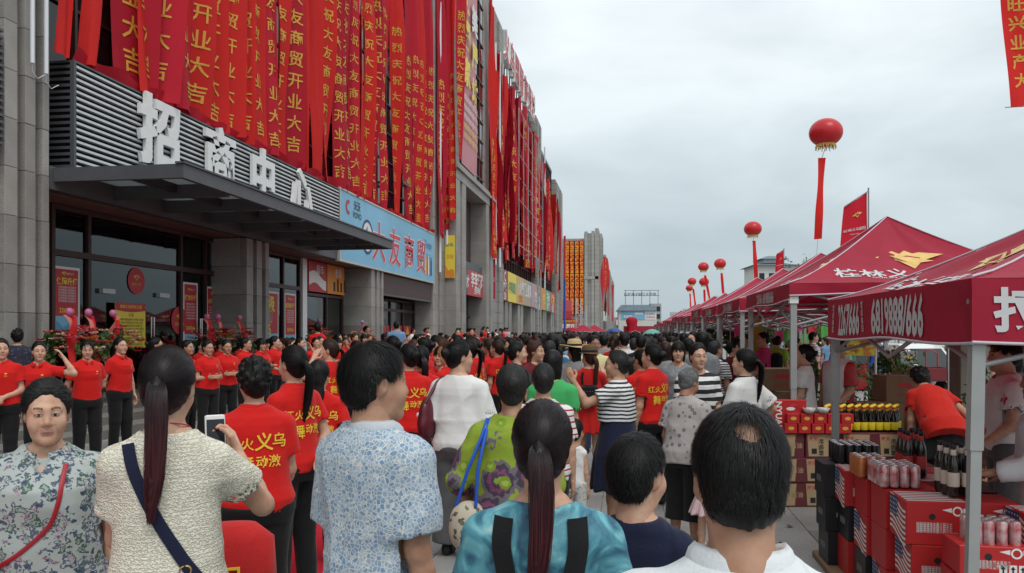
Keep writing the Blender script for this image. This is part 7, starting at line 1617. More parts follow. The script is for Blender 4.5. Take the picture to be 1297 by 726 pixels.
# ------------------------------------------------------------------ print and straps laid on a shirt
class Skin:
    """looks up the surface of a shirt from the back or the front"""
    def __init__(s, co, sign):
        s.sg = sign; s.h = .018; x0, z0 = -.45, .40; s.x0, s.z0 = x0, z0; nx, nz = 52, 64; s.g = np.full((nx, nz), np.nan)
        m = np.abs(co[:, 0]) < .45
        i = ((co[m, 0] - x0) / s.h).astype(int).clip(0, nx - 1); k = ((co[m, 2] - z0) / s.h).astype(int).clip(0, nz - 1); y = co[m, 1] * sign
        t = np.full((nx, nz), -9.0); np.maximum.at(t, (i, k), y); s.g = np.where(t > -8, t, np.nan)
        for _ in range(2):
            p = np.pad(s.g, 1, constant_values=np.nan); st = np.stack([p[1 + a:1 + a + nx, 1 + b:1 + b + nz] for a in (-1, 0, 1) for b in (-1, 0, 1)])
            with np.errstate(all='ignore'):
                import warnings
                with warnings.catch_warnings(): warnings.simplefilter('ignore'); mean = np.nanmean(st, 0)
            s.g = mean
        s.g = np.nan_to_num(s.g, nan=0)
    def y(s, x, z):
        a = (x - s.x0) / s.h - .5; b = (z - s.z0) / s.h - .5; i, k = int(np.clip(math.floor(a), 0, s.g.shape[0] - 2)), int(np.clip(math.floor(b), 0, s.g.shape[1] - 2)); fa, fb = min(max(a - i, 0), 1), min(max(b - k, 0), 1)
        return s.sg * ((s.g[i, k] * (1 - fa) + s.g[i + 1, k] * fa) * (1 - fb) + (s.g[i, k + 1] * (1 - fa) + s.g[i + 1, k + 1] * fa) * fb)
def back_print(fig, front=False):
    sk = Skin(fig['top'][0], -1); m = MB(); cy = lambda q: (lambda u, v, w: (q[0] + u + .25 * v * 0, sk.y(q[0] + u, q[1] + v) - .0045, q[1] + v))
    write(m, '红火', cy((-.088, 1.165)), .070, cuts=2, bold=.005); write(m, '义', cy((.032, 1.175)), .098, cuts=3, bold=.018); write(m, '乌', cy((.112, 1.178)), .080, cuts=3, bold=.012)
    write(m, '舞', cy((-.065, 1.060)), .095, cuts=3, bold=.010); write(m, '动激', cy((.054, 1.072)), .066, cuts=2, bold=.012)
    sf_ = Skin(fig['top'][0], 1); f = lambda a, b, w: (-.075 + a, sf_.y(-.075 + a, 1.20 + b) + .0045, 1.20 + b)
    q = emblem(m, f, .020); write(m, '义乌', lambda u, v, w: f(u, v - .025, w), .016)
    return m.mesh('lettering', [GOLDT])
def strap(fig, pts, width, sign, off=.006, n=24):
    sk = Skin(fig['top'][0], sign); P_ = np.array(pts, float); t = np.linspace(0, 1, n); s = np.linspace(0, 1, len(P_)); xz = np.stack([np.interp(t, s, P_[:, 0]), np.interp(t, s, P_[:, 1])], 1)
    k = np.array([.25, .5, .25])
    for _ in range(4): xz[1:-1] = .25 * xz[:-2] + .5 * xz[1:-1] + .25 * xz[2:]
    d = np.gradient(xz, axis=0); d /= np.linalg.norm(d, axis=1)[:, None]; nr = np.stack([-d[:, 1], d[:, 0]], 1) * width / 2; m = MB(); vs = []
    for i in range(n):
        for q in (-1, 0, 1): x, z = xz[i] + nr[i] * q; vs.append((x, sk.y(x, z) + sign * (off if q == 0 else off * .6), z))
    m.add(vs, [(i * 3 + j, i * 3 + j + 1, i * 3 + j + 4, i * 3 + j + 3) for i in range(n - 1) for j in range(2)], 0, True); return m
def held(name, label, cat, per, group=None):
    o = thing(name, label, cat, per.location, per.rotation_euler.z, group); o.scale = per.scale; return o
PARTNAMES = dict(skirt=dict(bottom='skirt'), dress=dict(top='dress_top', bottom='dress_skirt'))
def who(fig, label, px, d, face, H, mats, group=None, names=None, xy=None, printed=False, z=0.0, nm='person', cat='person'):
    ms = person_meshes(fig) if 'body' in fig and not isinstance(fig['body'], bpy.types.Mesh) else fig
    t = put_person({k: m for k, m in ms.items()}, label, xy or P(px, d), face, H, mats, group, names, cat, nm, z)
    if printed:
        sh_ = [c for c in t.children if c.name.startswith('shirt')][0]; part('lettering', printed if not isinstance(printed, bool) else back_print(fig), None, sh_)
    return t
def MT(skin=0, hair=HB, top=RED, bottom=BLK, shoe=SHOEB, collar=None): return dict(body=SK[skin], hair=hair, top=top, collar=collar or top, bottom=bottom, shoe0=shoe, shoe1=shoe)
FWD = (-.15, 1); LEFT = (-1, .05)
# ================================================================== the people close by
hN = .009
f = figure(h=hN, fat=.94, shoulder=.140, hyaw=-.16, hpitch=-.10, arms=(((.06, .40, -1), (-.35, .9, .05)), ((.50, .45, -.60), (-.36, .66, .66))), hands=('relaxed', 'grip'), handrot=(0, .5), headh=.004, handh=.004, seed=3, top=dict(sleeve=.58, ease=.013, neck=.072, fold=.010, hem=.74), bottom=dict(kind='trousers'), hair=dict(style='ponytail', n=11000, ntail=3400, h=.006, len=.09, lift=.005, w=.0008))
cw_ = who(f, 'woman in a cream lace top with long dark red ponytail holding up a phone', 213, 2.55, (-.45, .89), 1.66, MT(0, HBU, lace('cream_lace'), BLK))
W, R = f['wrist1']; ph = held('smartphone', 'white smartphone held up by the woman in cream lace', 'phone', cw_)
m = MB(); m.bbox(-.034, .034, -.006, .006, -.068, .068, .004); c_ = W + R @ v3(.0, .10, -.045); pb = m.build('phone_body', [WHITE], ph); pb.location = c_; pb.rotation_euler = (-.15, 0, .25); m = MB(); m.box(-.030, .030, -.0072, -.0064, -.052, .052); q = m.build('screen', [mat('dark_screen', (.02, .022, .03), .12)], ph); q.location = c_; q.rotation_euler = (-.15, 0, .25)
bag = held('shoulder_bag', 'navy cross body strap and bag of the woman in cream lace', 'bag', cw_); strap(f, [(-.105, 1.325), (-.085, 1.24), (-.02, 1.10), (.07, .95), (.15, .85)], .036, -1, .010).build('strap', [NAVYC], bag); m = MB(); m.bbox(.20, .27, -.16, .10, .62, .84, .03); m.build('bag_body', [NAVYC], bag); m = MB(); m.tube([(.06 + .016 * math.cos(t), -.150, .955 + .016 * math.sin(t)) for t in np.linspace(0, 2 * PI, 14)], .003, 5); m.build('buckle', [mat('brass', (.6, .42, .15), .3, 1)], bag)
nk = held('necklace', 'thin red cord round the neck of the woman in cream lace', 'necklace', cw_); m = MB(); m.tube([(.062 * math.cos(t), -.006 + .060 * math.sin(t), 1.362 - .02 * math.sin(t)) for t in np.linspace(0, 2 * PI, 24)], .0025, 5); m.build('cord', [REDPRINT], nk)
f = figure(h=hN, fat=1.16, chubby=1.0, old=.8, hires=True, headh=.0032, handh=.005, hyaw=.22, hpitch=-.03, arms=(((.30, -.05, -1), (.05, .15, -1)), ((.50, .05, -1), (-.30, .75, -.25))), hands=('relaxed', 'grip'), armfat=1.1, seed=5, top=dict(sleeve=.72, ease=.022, neck=.068, vneck=True, collar=True, fold=.016, hem=.72, cuff=.02), bottom=dict(kind='trousers', ease=.02), hair=dict(style='swept', n=9000, h=.006, len=.034, lift=.010, thick=.018, w=.0008))
FLO = spots('grey_floral_cotton', (.40, .44, .42), [(13, .40, [(.12, .14, .12), (.42, .46, .44), (.10, .12, .16)], 1.0, 1.3), (17, .36, [(.05, .09, .075), (.30, .35, .32), (.06, .11, .09)], 4.0, 1.2), (19, .26, [(.45, .33, .35), (.16, .10, .15), (.40, .36, .38)], 9.0, 1.1), (24, .26, [(.03, .04, .09), (.07, .10, .16)], 14.0, 1.4)])
ow = who(f, 'older woman in a grey floral shirt with a thin red strap', 60, 2.95, (.45, -.89), 1.53, MT(0, hair_mat('hair_black_grey', (.012, .0115, .0115), .55), FLO, BLK))
bag = held('shoulder_bag', 'red purse with a thin strap across the floral shirt', 'bag', ow); strap(f, [(-.085, 1.30), (-.080, 1.18), (-.05, 1.08), (.06, .98), (.19, .90)], .016, 1, .008).build('strap', [mat('red_leather', (.35, .015, .025), .45)], bag); m = MB(); m.bbox(.21, .27, .02, .20, .72, .90, .02); m.build('bag_body', [mat('red_leather', (.35, .015, .025), .45)], bag)
W, R = f['wrist0']; jb = held('bangle', 'pale green jade bangle on the wrist of the floral shirt woman', 'bracelet', ow)
def bangle(o, W, R, col, r=.034, t=.006): m = MB(); m.tube([tuple(W + R @ v3(r * math.cos(a), .0, r * math.sin(a))) for a in np.linspace(0, 2 * PI, 20)], t, 6); m.build('ring', [col], o)
bangle(jb, W, R, mat('jade', (.35, .42, .28), .2)); W, R = f['wrist1']; jb = held('bangle', 'silver bangle on the forward hand of the floral shirt woman', 'bracelet', ow); bangle(jb, W, R, SILM, .036, .004)
f = figure(h=hN, male=True, fat=.96, shoulder=.158, hyaw=-.42, hpitch=-.02, headh=.004, handh=.006, arms=(((.12, .10, -1), (.05, .3, -1)), ((.10, .0, -1), (.05, .3, -1))), seed=9, top=dict(sleeve=.80, ease=.020, neck=.070, collar=True, collar_h=1.25, fold=.018, cuff=.016, hem=.72), bottom=dict(kind='trousers'), hair=dict(style='short', n=15000, h=.006, len=.042, lift=.010, thick=.017, w=.0007))
who(f, 'man in a blue crackle patterned shirt with pale collar looking to the stage side', 474, 2.6, (.42, .91), 1.67, MT(1, HB, crackle('blue_crackle_cotton'), GREYC, collar=fabric('pale_collar', (.52, .56, .60))))
f = figure(h=hN, fat=1.02, hyaw=-.02, hpitch=-.06, headh=.004, handh=.006, arms=(((.18, .15, -1), (.0, .7, -.7)), ((.18, .15, -1), (.0, .7, -.7))), seed=12, top=dict(sleeve=.66, ease=.016, neck=.085, fold=.014, cuff=.022), bottom=dict(kind='trousers'), hair=dict(style='ponytail', n=12000, ntail=3800, h=.006, len=.09, lift=.006, w=.0009))
tw_ = who(f, 'woman in a blue tie dye blouse with a thick dark red ponytail and backpack', 687, 2.05, (-.05, 1), 1.53, MT(0, HBU, tiedye('blue_tie_dye'), DENIM))
bag = held('backpack', 'black backpack on the woman in blue tie dye', 'backpack', tw_)
for s in (-1, 1): strap(f, [(s * .095, 1.318), (s * .100, 1.25), (s * .080, 1.14), (s * .050, 1.06)], .052, -1, .012).build('strap', [BLK], bag)
F = Field((-.20, -.36, .60), (.20, -.05, 1.12), .010); F.add(ell((0, -.20, .86), (.145, .085, .22)), .02); F.add(ell((0, -.245, .78), (.11, .06, .11)), .02); co, fa = F.mesh(); part('bag_body', np_mesh('bag_body', co, fa), BLK, bag); m = MB(); m.tube([(-.03, -.20, 1.06), (-.02, -.20, 1.11), (.02, -.20, 1.11), (.03, -.20, 1.06)], .008, 6); m.build('grab_loop', [BLK], bag)
f = figure(h=.008, male=True, fat=.86, hd=1.16, hyaw=-.45, hpitch=-.05, headh=.0045, handh=.006, seed=15, shoulder=.150, top=dict(sleeve=.70, ease=.014, neck=.062, fold=.010, cuff=.014), bottom=dict(kind='trousers'), hair=dict(style='short', n=12000, h=.006, len=.036, lift=.009, thick=.016, w=.0007))
who(f, 'boy with short black hair in a navy tee shirt', 808, 2.42, (.10, 1), 1.365, MT(0, HB, NAVYC, DENIM))
f = figure(h=.008, male=True, fat=1.06, hyaw=-.06, hpitch=-.10, headh=.004, handh=.007, seed=18, top=dict(sleeve=.9, ease=.020, neck=.074, collar=True, collar_h=1.35, fold=.016), bottom=dict(kind='trousers'), hair=dict(style='short', n=20000, h=.006, len=.034, lift=.007, thick=.012, bald=True, w=.0007))
who(f, 'balding man in a white shirt, his thinning crown seen from behind', 938, 1.34, (-.06, 1), 1.585, MT(1, HB, fabric('white_shirting', (.72, .75, .77), noise=.03), GREYC))
# ------------------------------------------------------------------ a few metres off
f = figure(h=.010, fat=.98, hyaw=-.75, hpitch=-.08, headh=.0055, handh=.006, arms=(((.20, .0, -1), (.05, .2, -1)), 'clasp'), seed=21, top=dict(sleeve=.85, ease=.030, neck=.072, fold=.020, hem=.80, cuff=.024), bottom=dict(kind='trousers', to=.10, cuff=.085, w=1.35, ease=.03), hair=dict(style='updo' if False else 'bun', n=2500, h=.007, len=.07))
wt = who(f, 'woman in a white tee and wide grey trousers with a dark red shoulder bag', 582, 6.1, (.12, 1), 1.64, MT(0, HB, WHT, GREYC))
DKR = mat('wine_leather', (.10, .008, .018), .35, noise=.15, nscale=20); bag = held('shoulder_bag', 'wine red leather bag hanging from the shoulder of the white tee', 'bag', wt); F = Field((-.36, -.25, .85), (-.10, .05, 1.26), .009); F.add(ell((-.22, -.10, 1.04), (.055, .10, .15)), .02); F.add(ell((-.22, -.10, .98), (.06, .12, .10)), .03); co, fa = F.mesh(); part('bag_body', np_mesh('bag_body', co, fa), DKR, bag); m = MB(); m.tube([(-.21, -.16, 1.15), (-.155, -.06, 1.30), (-.13, -.01, 1.335), (-.16, .04, 1.28), (-.21, -.02, 1.15)], .012, 6); m.build('strap', [DKR], bag); m = MB(); m.lathe([(0, -.02), (.014, -.015), (.018, 0), (.012, .014), (0, .018)], (-.275, -.13, 1.06), 10); m.build('charm', [WHITE], bag)
hc_ = held('hair_claw', 'amber hair claw in the bun of the white tee woman', 'hair clip', wt); hT, hR, _ = f['head']; m = MB()
for k in range(4): m.tube([tuple(hT + hR @ v3(-.02 + .012 * k, -.16, .07)), tuple(hT + hR @ v3(-.024 + .012 * k, -.175, .03)), tuple(hT + hR @ v3(-.02 + .012 * k, -.165, -.01))], .004, 5)
m.build('claw', [mat('amber', (.35, .16, .05), .25)], hc_)
LIME = spots('lime_floral_cotton', (.26, .36, .03), [(5.2, .50, [(.26, .33, .04), (.07, .045, .075), (.22, .06, .15), (.06, .045, .07), (.16, .13, .16)], 1.7, .28), (9, .28, [(.34, .44, .08), (.20, .30, .02)], 6.0, .3)])
f = figure(h=.010, fat=1.12, old=.8, hyaw=.10, hpitch=-.12, headh=.0055, handh=.007, arms=(((.45, -.10, -1), (-.15, .55, -.6)), 'clasp'), seed=24, top=dict(sleeve=1.25, ease=.018, neck=.068, fold=.016, hem=.76, cuff=.02), bottom=dict(kind='trousers'), hair=dict(style='bun', n=2500, h=.007, len=.07))
gw = who(f, 'grey haired woman in a lime blouse printed with purple flower rings', 648, 3.9, (-.05, 1), 1.55, MT(1, HGD, LIME, BLK))
bag = held('tote_bag', 'patterned cloth tote on bright blue straps beside the lime blouse', 'bag', gw); CL = spots('patterned_tote_cloth', (.52, .47, .36), [(16, .40, [(.30, .05, .05), (.10, .07, .05), (.50, .45, .36)], 2.0, .8), (24, .3, [(.05, .045, .04), (.16, .14, .10)], 7.0, .8)])
F = Field((-.36, -.30, .66), (-.06, .06, .98), .009); F.add(ell((-.20, -.12, .80), (.10, .075, .12)), .02); F.add(ell((-.20, -.12, .86), (.085, .06, .08)), .03); co, fa = F.mesh(); part('bag_body', np_mesh('bag_body', co, fa), CL, bag); m = MB(); m.tube([(-.26, -.13, .92), (-.20, -.14, 1.10), (-.135, -.115, 1.26), (-.12, -.03, 1.335)], .009, 6).tube([(-.16, -.16, .92), (-.15, -.16, 1.10), (-.118, -.13, 1.26), (-.105, -.03, 1.335)], .009, 6); m.build('strap', [mat('bright_blue_webbing', (.02, .10, .55), .6)], bag)
f = figure(h=.011, fat=1.05, hyaw=.1, headh=.006, handh=.007, seed=26, top=dict(sleeve=.7, fold=.012), bottom=dict(kind='trousers'), hair=dict(style='bun', n=1800, h=.008))
who(f, 'woman in a white tee with thin red stripes behind the lime blouse', 688, 5.3, (.0, 1), 1.50, MT(0, HGD, stripes('red_white_stripe', (.35, .03, .05), (.70, .69, .67), 24, .28), BLK))
f = figure(h=.010, fat=1.22, old=.6, chubby=.8, hyaw=.15, hpitch=-.05, hires=False, headh=.0045, handh=.0055, arms=(((.35, .75, -.35), (.0, .55, .95)), ((.22, -.05, -1), (.04, .12, -1))), hands=('grip', 'relaxed'), seed=28, top=dict(sleeve=.55, ease=.012, neck=.066, fold=.010, hem=.99), bottom=dict(kind='skirt', to=.40, flare=.055, waist=1.02, ease=.016), hair=dict(style='bun', n=2500, h=.007, len=.07))
STR = stripes('navy_white_stripe', (.014, .018, .035), (.70, .70, .68), 30, .45)
sw = who(f, 'sturdy woman in a striped top and navy skirt raising one hand', 782, 6.8, (-.98, .25), 1.55, MT(1, HGD, STR, NAVYC), names=dict(top='dress_top', bottom='dress_skirt')); W, R = f['wrist1']; jb = held('bangle', 'silver bangle on the wrist of the striped top woman', 'bracelet', sw); bangle(jb, W, R, SILM, .034, .005)
f = figure(h=.011, fat=.95, hyaw=.5, headh=.006, handh=.007, arms=('down', 'raise'), seed=30, top=dict(sleeve=.5, hem=.97), bottom=dict(kind='skirt', to=.56, flare=.05, waist=1.0), hair=dict(style='ponytail', n=1200, ntail=200, h=.008))
rd = who(f, 'woman in a short red dress and brown cap with a small studded backpack', 746, 9.4, (-.1, 1), 1.52, MT(0, HRB, fabric('red_dress_cloth', (.50, .015, .012)), fabric('red_dress_cloth', (.50, .015, .012)), SHOEW), names=PARTNAMES['dress'])
bag = held('backpack', 'small black studded backpack on the red dress', 'backpack', rd); m = MB(); m.bbox(-.10, .10, -.24, -.13, .92, 1.16, .03); m.build('bag_body', [BLK], bag); m = MB()
for a in range(5):
    for b in range(3): m.box(-.07 + .033 * a, -.063 + .033 * a, -.245, -.24, .96 + .06 * b, .967 + .06 * b)
m.build('stud', [SILM], bag); [strap(f, [(s * .08, 1.31), (s * .09, 1.24), (s * .085, 1.16)], .03, -1, .01).build('strap', [BLK], bag) for s in (-1, 1)]
def hat(per, fig, label, col, brim=.16, name='hat'):
    hT, hR, hs = fig['head']; o = held(name, label, 'hat', per); prof = [(brim, -.012), (brim * .98, -.004), (.105, .008), (.098, .02), (.094, .07), (.075, .098), (.03, .105), (0, .106)]; m = MB(); vs = []; n = 28
    m.lathe(prof, n=n); m.v = [tuple(hT + hR @ v3(a, b - .012 + .01 * abs(a), c + .062 + .9 * abs(a) * (abs(a) if math.hypot(a, b) > .11 else 0))) for a, b, c in m.v]; m.build('crown_and_brim', [col], o)
    m = MB(); m.lathe([(.106, .010), (.107, .012), (.100, .036), (.0985, .036)], n=n); m.v = [tuple(hT + hR @ v3(a, b - .012, c + .064)) for a, b, c in m.v]; m.build('hat_band', [BLK], o)
hat(rd, f, 'brown cap worn with the red dress', mat('brown_straw', (.12, .065, .03), .8, noise=.2, nscale=40), .125)
f = figure(h=.010, male=True, fat=.8, hd=1.45, headh=.007, handh=.008, seed=33, shoulder=.13, top=dict(sleeve=0, ease=.016, neck=.066), bottom=dict(kind='trousers', to=.35), hair=dict(style='short', n=1500, len=.03, h=.008))
who(f, 'toddler in a white sleeveless vest seen from behind', 728, 6.4, (.3, 1), .95, MT(0, HB, WHT, spots('printed_cotton', (.55, .55, .53), [(30, .3, [(.05, .05, .08), (.3, .3, .3)], 1, .5)])))
fR = figure(h=.010, fat=1.02, hyaw=.2, headh=.005, handh=.006, arms=('down', 'carry'), seed=35, top=dict(sleeve=.62, neck=.064, collar=True, fold=.013, hem=.80), bottom=dict(kind='trousers', fold=.008), hair=dict(style='bun', n=2500, h=.007, len=.07))
who(fR, 'woman in the red dance team polo beside the tents, turned to the street', 826, 7.9, (-.75, .65), 1.585, MT(0), printed=True)
who(fR, 'second red polo woman half hidden behind the striped top', 812, 8.6, (-.6, .8), 1.52, MT(1), printed=True, group='dance team in red polos')
f = figure(h=.010, fat=1.05, old=1.0, hyaw=-.25, hpitch=-.28, headh=.0055, handh=.006, arms=(((.18, .10, -1), (-.05, .35, -1)), 'clasp'), seed=37, lean=.14, top=dict(sleeve=.68, ease=.022, neck=.066, collar=True, fold=.016, hem=.76, cuff=.02), bottom=dict(kind='trousers', to=.26, cuff=.075, ease=.02, w=1.2), hair=dict(style='bun', n=5000, h=.007, len=.08))
DOT = spots('beige_ring_print', (.40, .36, .345), [(17, .30, [(.40, .36, .345), (.07, .065, .085), (.22, .19, .21)], 3.0, .12)])
who(f, 'grey haired old woman in a beige ring print blouse and black cropped trousers', 868, 6.3, (.45, .9), 1.42, MT(2, HG, DOT, BLK, SHOEW))
f = figure(h=.010, fat=1.0, hyaw=.15, hpitch=-.05, headh=.005, handh=.007, arms=('carry', 'carry'), seed=39, top=dict(sleeve=.8, neck=.07, fold=.012), bottom=dict(kind='trousers'), hair=dict(style='bun', n=2000, h=.007))
who(f, 'woman in a broad black and white striped top facing us behind the old woman', 884, 7.6, (.15, -1), 1.60, MT(0, HB, stripes('broad_bw_stripe', (.014, .014, .018), (.72, .72, .70), 13, .5), BLK))
f = figure(h=.010, fat=.95, hyaw=.25, headh=.005, handh=.006, arms=('carry', ((.60, -.35, -.8), (-.25, .55, -.7))), seed=41, top=dict(sleeve=.75, ease=.02, neck=.066, collar=True, fold=.016, cuff=.03), bottom=dict(kind='trousers'), hair=dict(style='ponytail', n=2500, ntail=500, h=.007))
who(f, 'young woman in a white blouse with black collar and low ponytail', 943, 7.0, (-.8, .75), 1.56, MT(0, HB, fabric('white_blouse', (.70, .70, .68)), BLK, collar=BLK))
f = figure(h=.011, fat=.95, headh=.005, handh=.008, seed=43, top=dict(sleeve=.5, neck=.07), bottom=dict(kind='trousers'), hair=dict(style='bob', n=1500, h=.007))
FLO2 = spots('small_floral', (.20, .22, .24), [(26, .36, [(.40, .12, .12), (.10, .16, .12), (.30, .30, .30)], 2, .8)])
who(f, 'woman with a black fringe and small floral dress facing us', 859, 9.3, (-.05, -1), 1.60, MT(0, HB, FLO2, BLK)); fBob = f
f = figure(h=.010, fat=.72, hd=1.3, headh=.007, handh=.008, seed=45, top=dict(sleeve=.4, hem=.95), bottom=dict(kind='skirt', to=.55, flare=.10, waist=1.0), hair=dict(style='ponytail', n=800, ntail=150, h=.008), shoulder=.125)
who(f, 'little girl in a pale pink dress beside the old woman', 899, 6.0, (.2, 1), 1.02, MT(0, HB, fabric('pale_pink', (.62, .40, .42)), fabric('pale_pink_lace', (.64, .44, .46), bump=.6, bscale=60), SHOEW), names=PARTNAMES['dress'])
x, y = P(852, 6.9); o = thing('folded_umbrella', 'folded dark red umbrella held low beside the old woman', 'umbrella', (x, y, .55)); MB().tube([(-.28, .05, -.22), (-.05, 0, .0), (.22, -.05, .2)], [.010, .045, .025], 10).build('canopy', [fabric('wine_nylon', (.10, .008, .025))], o); MB().tube([(.22, -.05, .2), (.33, -.07, .29)], .010, 6).build('handle', [BLK], o)
fS = figure(h=.010, fat=.95, hyaw=.1, headh=.0055, handh=.007, arms=('carry', 'carry'), seed=47, top=dict(sleeve=.62, ease=.014, fold=.012, collar=True), bottom=dict(kind='trousers'), hair=dict(style='bun', n=2000, h=.007))
who(fS, 'seller in a white polo with red collar behind the noodle box', 1019, 9.3, (-.9, .3), 1.56, MT(0, HB, WHT, BLK, collar=REDPRINT))
fM = figure(h=.010, male=True, fat=1.0, hyaw=.2, hpitch=-.2, headh=.0055, handh=.007, arms=('carry', 'down'), seed=49, top=dict(sleeve=.8, ease=.02, fold=.014), bottom=dict(kind='trousers'), hair=dict(style='short', n=2000, len=.04, h=.007))
def raglan(name):
    m, N, L, b = nodes(name); tc = weave(N, L, b); s = N.new('ShaderNodeSeparateXYZ'); L.new(tc.outputs['Object'], s.inputs[0]); a = N.new('ShaderNodeMath'); a.operation = 'ABSOLUTE'; L.new(s.outputs['X'], a.inputs[0]); r = ramp(N, [(0, (.70, .69, .67)), (.165, (.42, .015, .02))], 'CONSTANT'); L.new(a.outputs[0], r.inputs['Fac']); L.new(r.outputs['Color'], b.inputs['Base Color']); return m
who(fM, 'man in a white shirt with red sleeves behind the tent leg', 1062, 9.4, (-.7, -.4), 1.66, MT(1, HB, raglan('red_sleeved_shirt'), BLK))
f = figure(h=.010, fat=1.12, lean=.80, hyaw=.0, hpitch=.35, headh=.0055, handh=.005, arms=(((.12, .55, -.8), (.0, .6, -.6)), ((.38, -.10, -1), (.10, -.30, -1))), seed=51, top=dict(sleeve=.62, fold=.015, hem=.72), bottom=dict(kind='skirt', to=.58, flare=.07, waist=.98, force=True, ease=.02), hair=dict(style='curly', n=1500, h=.007, len=.03))
bw_ = who(f, 'woman in a red tee and black ruffled skirt bending over the goods', 1192, 7.4, (-.12, .99), 1.54, MT(1, HB, fabric('scarlet_tee', (.56, .02, .012)), BLK), names=dict(bottom='skirt'))
fL = figure(h=.014, headh=.02, bottom=dict(kind='trousers'), hair=dict(), hands=(None, None)); part('leggings', np_mesh('leggings', *fL['bottom']), BLK, bw_)
f = figure(h=.010, male=True, fat=.95, hyaw=.1, headh=.0045, handh=.006, arms=('carry', 'down'), seed=53, top=dict(sleeve=.6, ease=.018, fold=.014, neck=.07), bottom=dict(kind='trousers'), hair=dict(style='short', n=5000, len=.045, lift=.02, h=.007))
who(f, 'young man in white with a red collar seen in profile by the tent leg', 1273, 6.0, (-.95, .1), 1.66, MT(1, HB, spots('white_red_print', (.70, .69, .68), [(6, .22, [(.50, .03, .06), (.45, .03, .06)], 3, .6)]), GREYC, collar=REDPRINT))
f = figure(h=.010, male=True, fat=1.0, hyaw=.1, headh=.0055, handh=.005, arms=(((.22, .25, -1), (-.10, .85, -.2)), ((.2, .1, -1), (-.3, .8, -.3))), seed=55, top=dict(sleeve=1.8, ease=.018, fold=.018, neck=.07, hem=.76), bottom=dict(kind='trousers'), hair=dict(style='short', n=4000, len=.03, h=.007))
who(f, 'man in a long sleeved white shirt cut off by the edge of the view', 1322, 4.5, (-.9, .35), 1.55, MT(2, HB, fabric('pale_shirting', (.60, .60, .62)), BLK))
# ================================================================== the dance team
def dancer(**k):
    d = dict(h=.011, headh=.005, handh=.006, top=dict(sleeve=.60, neck=.064, collar=True, fold=.012, hem=.80, h=.010), bottom=dict(kind='trousers', fold=.008, ease=.016)); d.update(k); return figure(**d)
DF = [dancer(seed=61, hair=dict(style='ponytail', n=2200, ntail=450, h=.007), arms=('down', 'behind'), hyaw=-.1), dancer(seed=62, fat=1.06, hair=dict(style='bun', n=2000, h=.007), arms=('fold', 'fold'), hpitch=-.1), dancer(seed=63, fat=1.12, hair=dict(style='bun', n=1500, h=.007), arms=('clasp', 'clasp'), hyaw=.35, chubby=.6),
      dancer(seed=64, fat=1.10, hair=dict(style='curly', n=1800, h=.007, len=.025), arms=('down', 'carry'), hyaw=.1), dancer(seed=65, hair=dict(style='long', n=1500, h=.007, len=.08), arms=('behind', 'behind'), hyaw=-.3, hpitch=-.15), dancer(seed=66, fat=.96, hair=dict(style='ponytail', n=1800, ntail=350, h=.007), arms=('nape', 'down'), hyaw=.45),
      dancer(seed=67, fat=1.04, hair=dict(style='bob', n=1500, h=.007), arms=('clap', 'clap'), hyaw=-.2)]
DPR = [back_print(q) for q in DF]; DM = [person_meshes(q) for q in DF]
DD = ['with ponytail, one hand back', 'with folded arms', 'with hands clasped in front', 'with short curly hair', 'with long loose hair', 'with one hand at her nape', 'with a bob, clapping']
DG = 'dance team in red polos'
def dance(i, xy, face, label, H=1.57, hair=HB, skin=0): return who(DM[i], label, 0, 0, face, H, MT(skin, hair), DG, xy=xy, printed=DPR[i])
nearA = [(2, 9.5, 2, (.5, -.9), 'dancer in a red polo cut by the edge of the view'), (50, 9.7, 5, (.35, -.95), 'dancer in a red polo raising a hand to the nape of her neck'), (110, 10.4, 4, (.8, -.5), 'dancer in a red polo with loose hair bowing her head'), (152, 11.6, 0, (.93, -.2), 'dancer in a red polo in profile before the yellow notice'), (197, 12.5, 2, (.9, .2), 'dancer in a red polo just past the yellow notice'),
         (237, 13.0, 0, (.9, .1), 'dancer in a red polo half hidden by the raised phone'), (263, 12.6, 1, (.8, -.4), 'dancer with folded arms below the bows of a flower basket'), (287, 13.6, 1, (.75, -.6), 'second dancer with folded arms, looking towards us'), (311, 14.8, 2, (.9, -.1), 'dancer in a red polo before the second granite pillar'), (331, 15.6, 6, (.9, -.3), 'clapping dancer past the second granite pillar'), (348, 16.2, 2, (.9, -.1), 'dancer with clasped hands behind the ponytail profile')]
for px, d, i, fc, lb in nearA: dance(i, P(px, d), fc, lb, 1.60 + .03 * math.sin(px), skin=px % 2)
for q in range(9): nearA.append((205 + 25 * q, 14.2 + .95 * q, (q * 3 + 1) % 7, (.9, -.5 + .1 * q), 'dancer %s in the second line by the entrance, %s along' % (DD[(q * 3 + 1) % 7], ORD[q])))
for px, d, i, fc, lb in nearA[11:]: dance(i, P(px, d), fc, lb, 1.56 + .06 * math.sin(px), skin=0)
rg = random.Random(42)
hp_ = [HB, HB, HB, HRB, HBR]
y = 15.8; k = 0
while y < 34:
    i = rg.randrange(7); xx = -7.3 + .22 * math.sin(k * 2.3); dance(i, (xx + rg.uniform(-.1, .1), y), (1, rg.uniform(-.7, .1)), 'dancer %s in the row along the steps' % DD[i], rg.uniform(1.50, 1.68), rg.choice(hp_), rg.choice((0, 0, 1))); y += rg.uniform(.40, .60); k += 1
    if k % 2 == 0: dance((i + 3) % 7, (xx - .75, y - .2), (1, rg.uniform(-.7, .1)), 'dancer %s behind the row along the steps' % DD[(i + 3) % 7], rg.uniform(1.55, 1.66), rg.choice(hp_), 0)
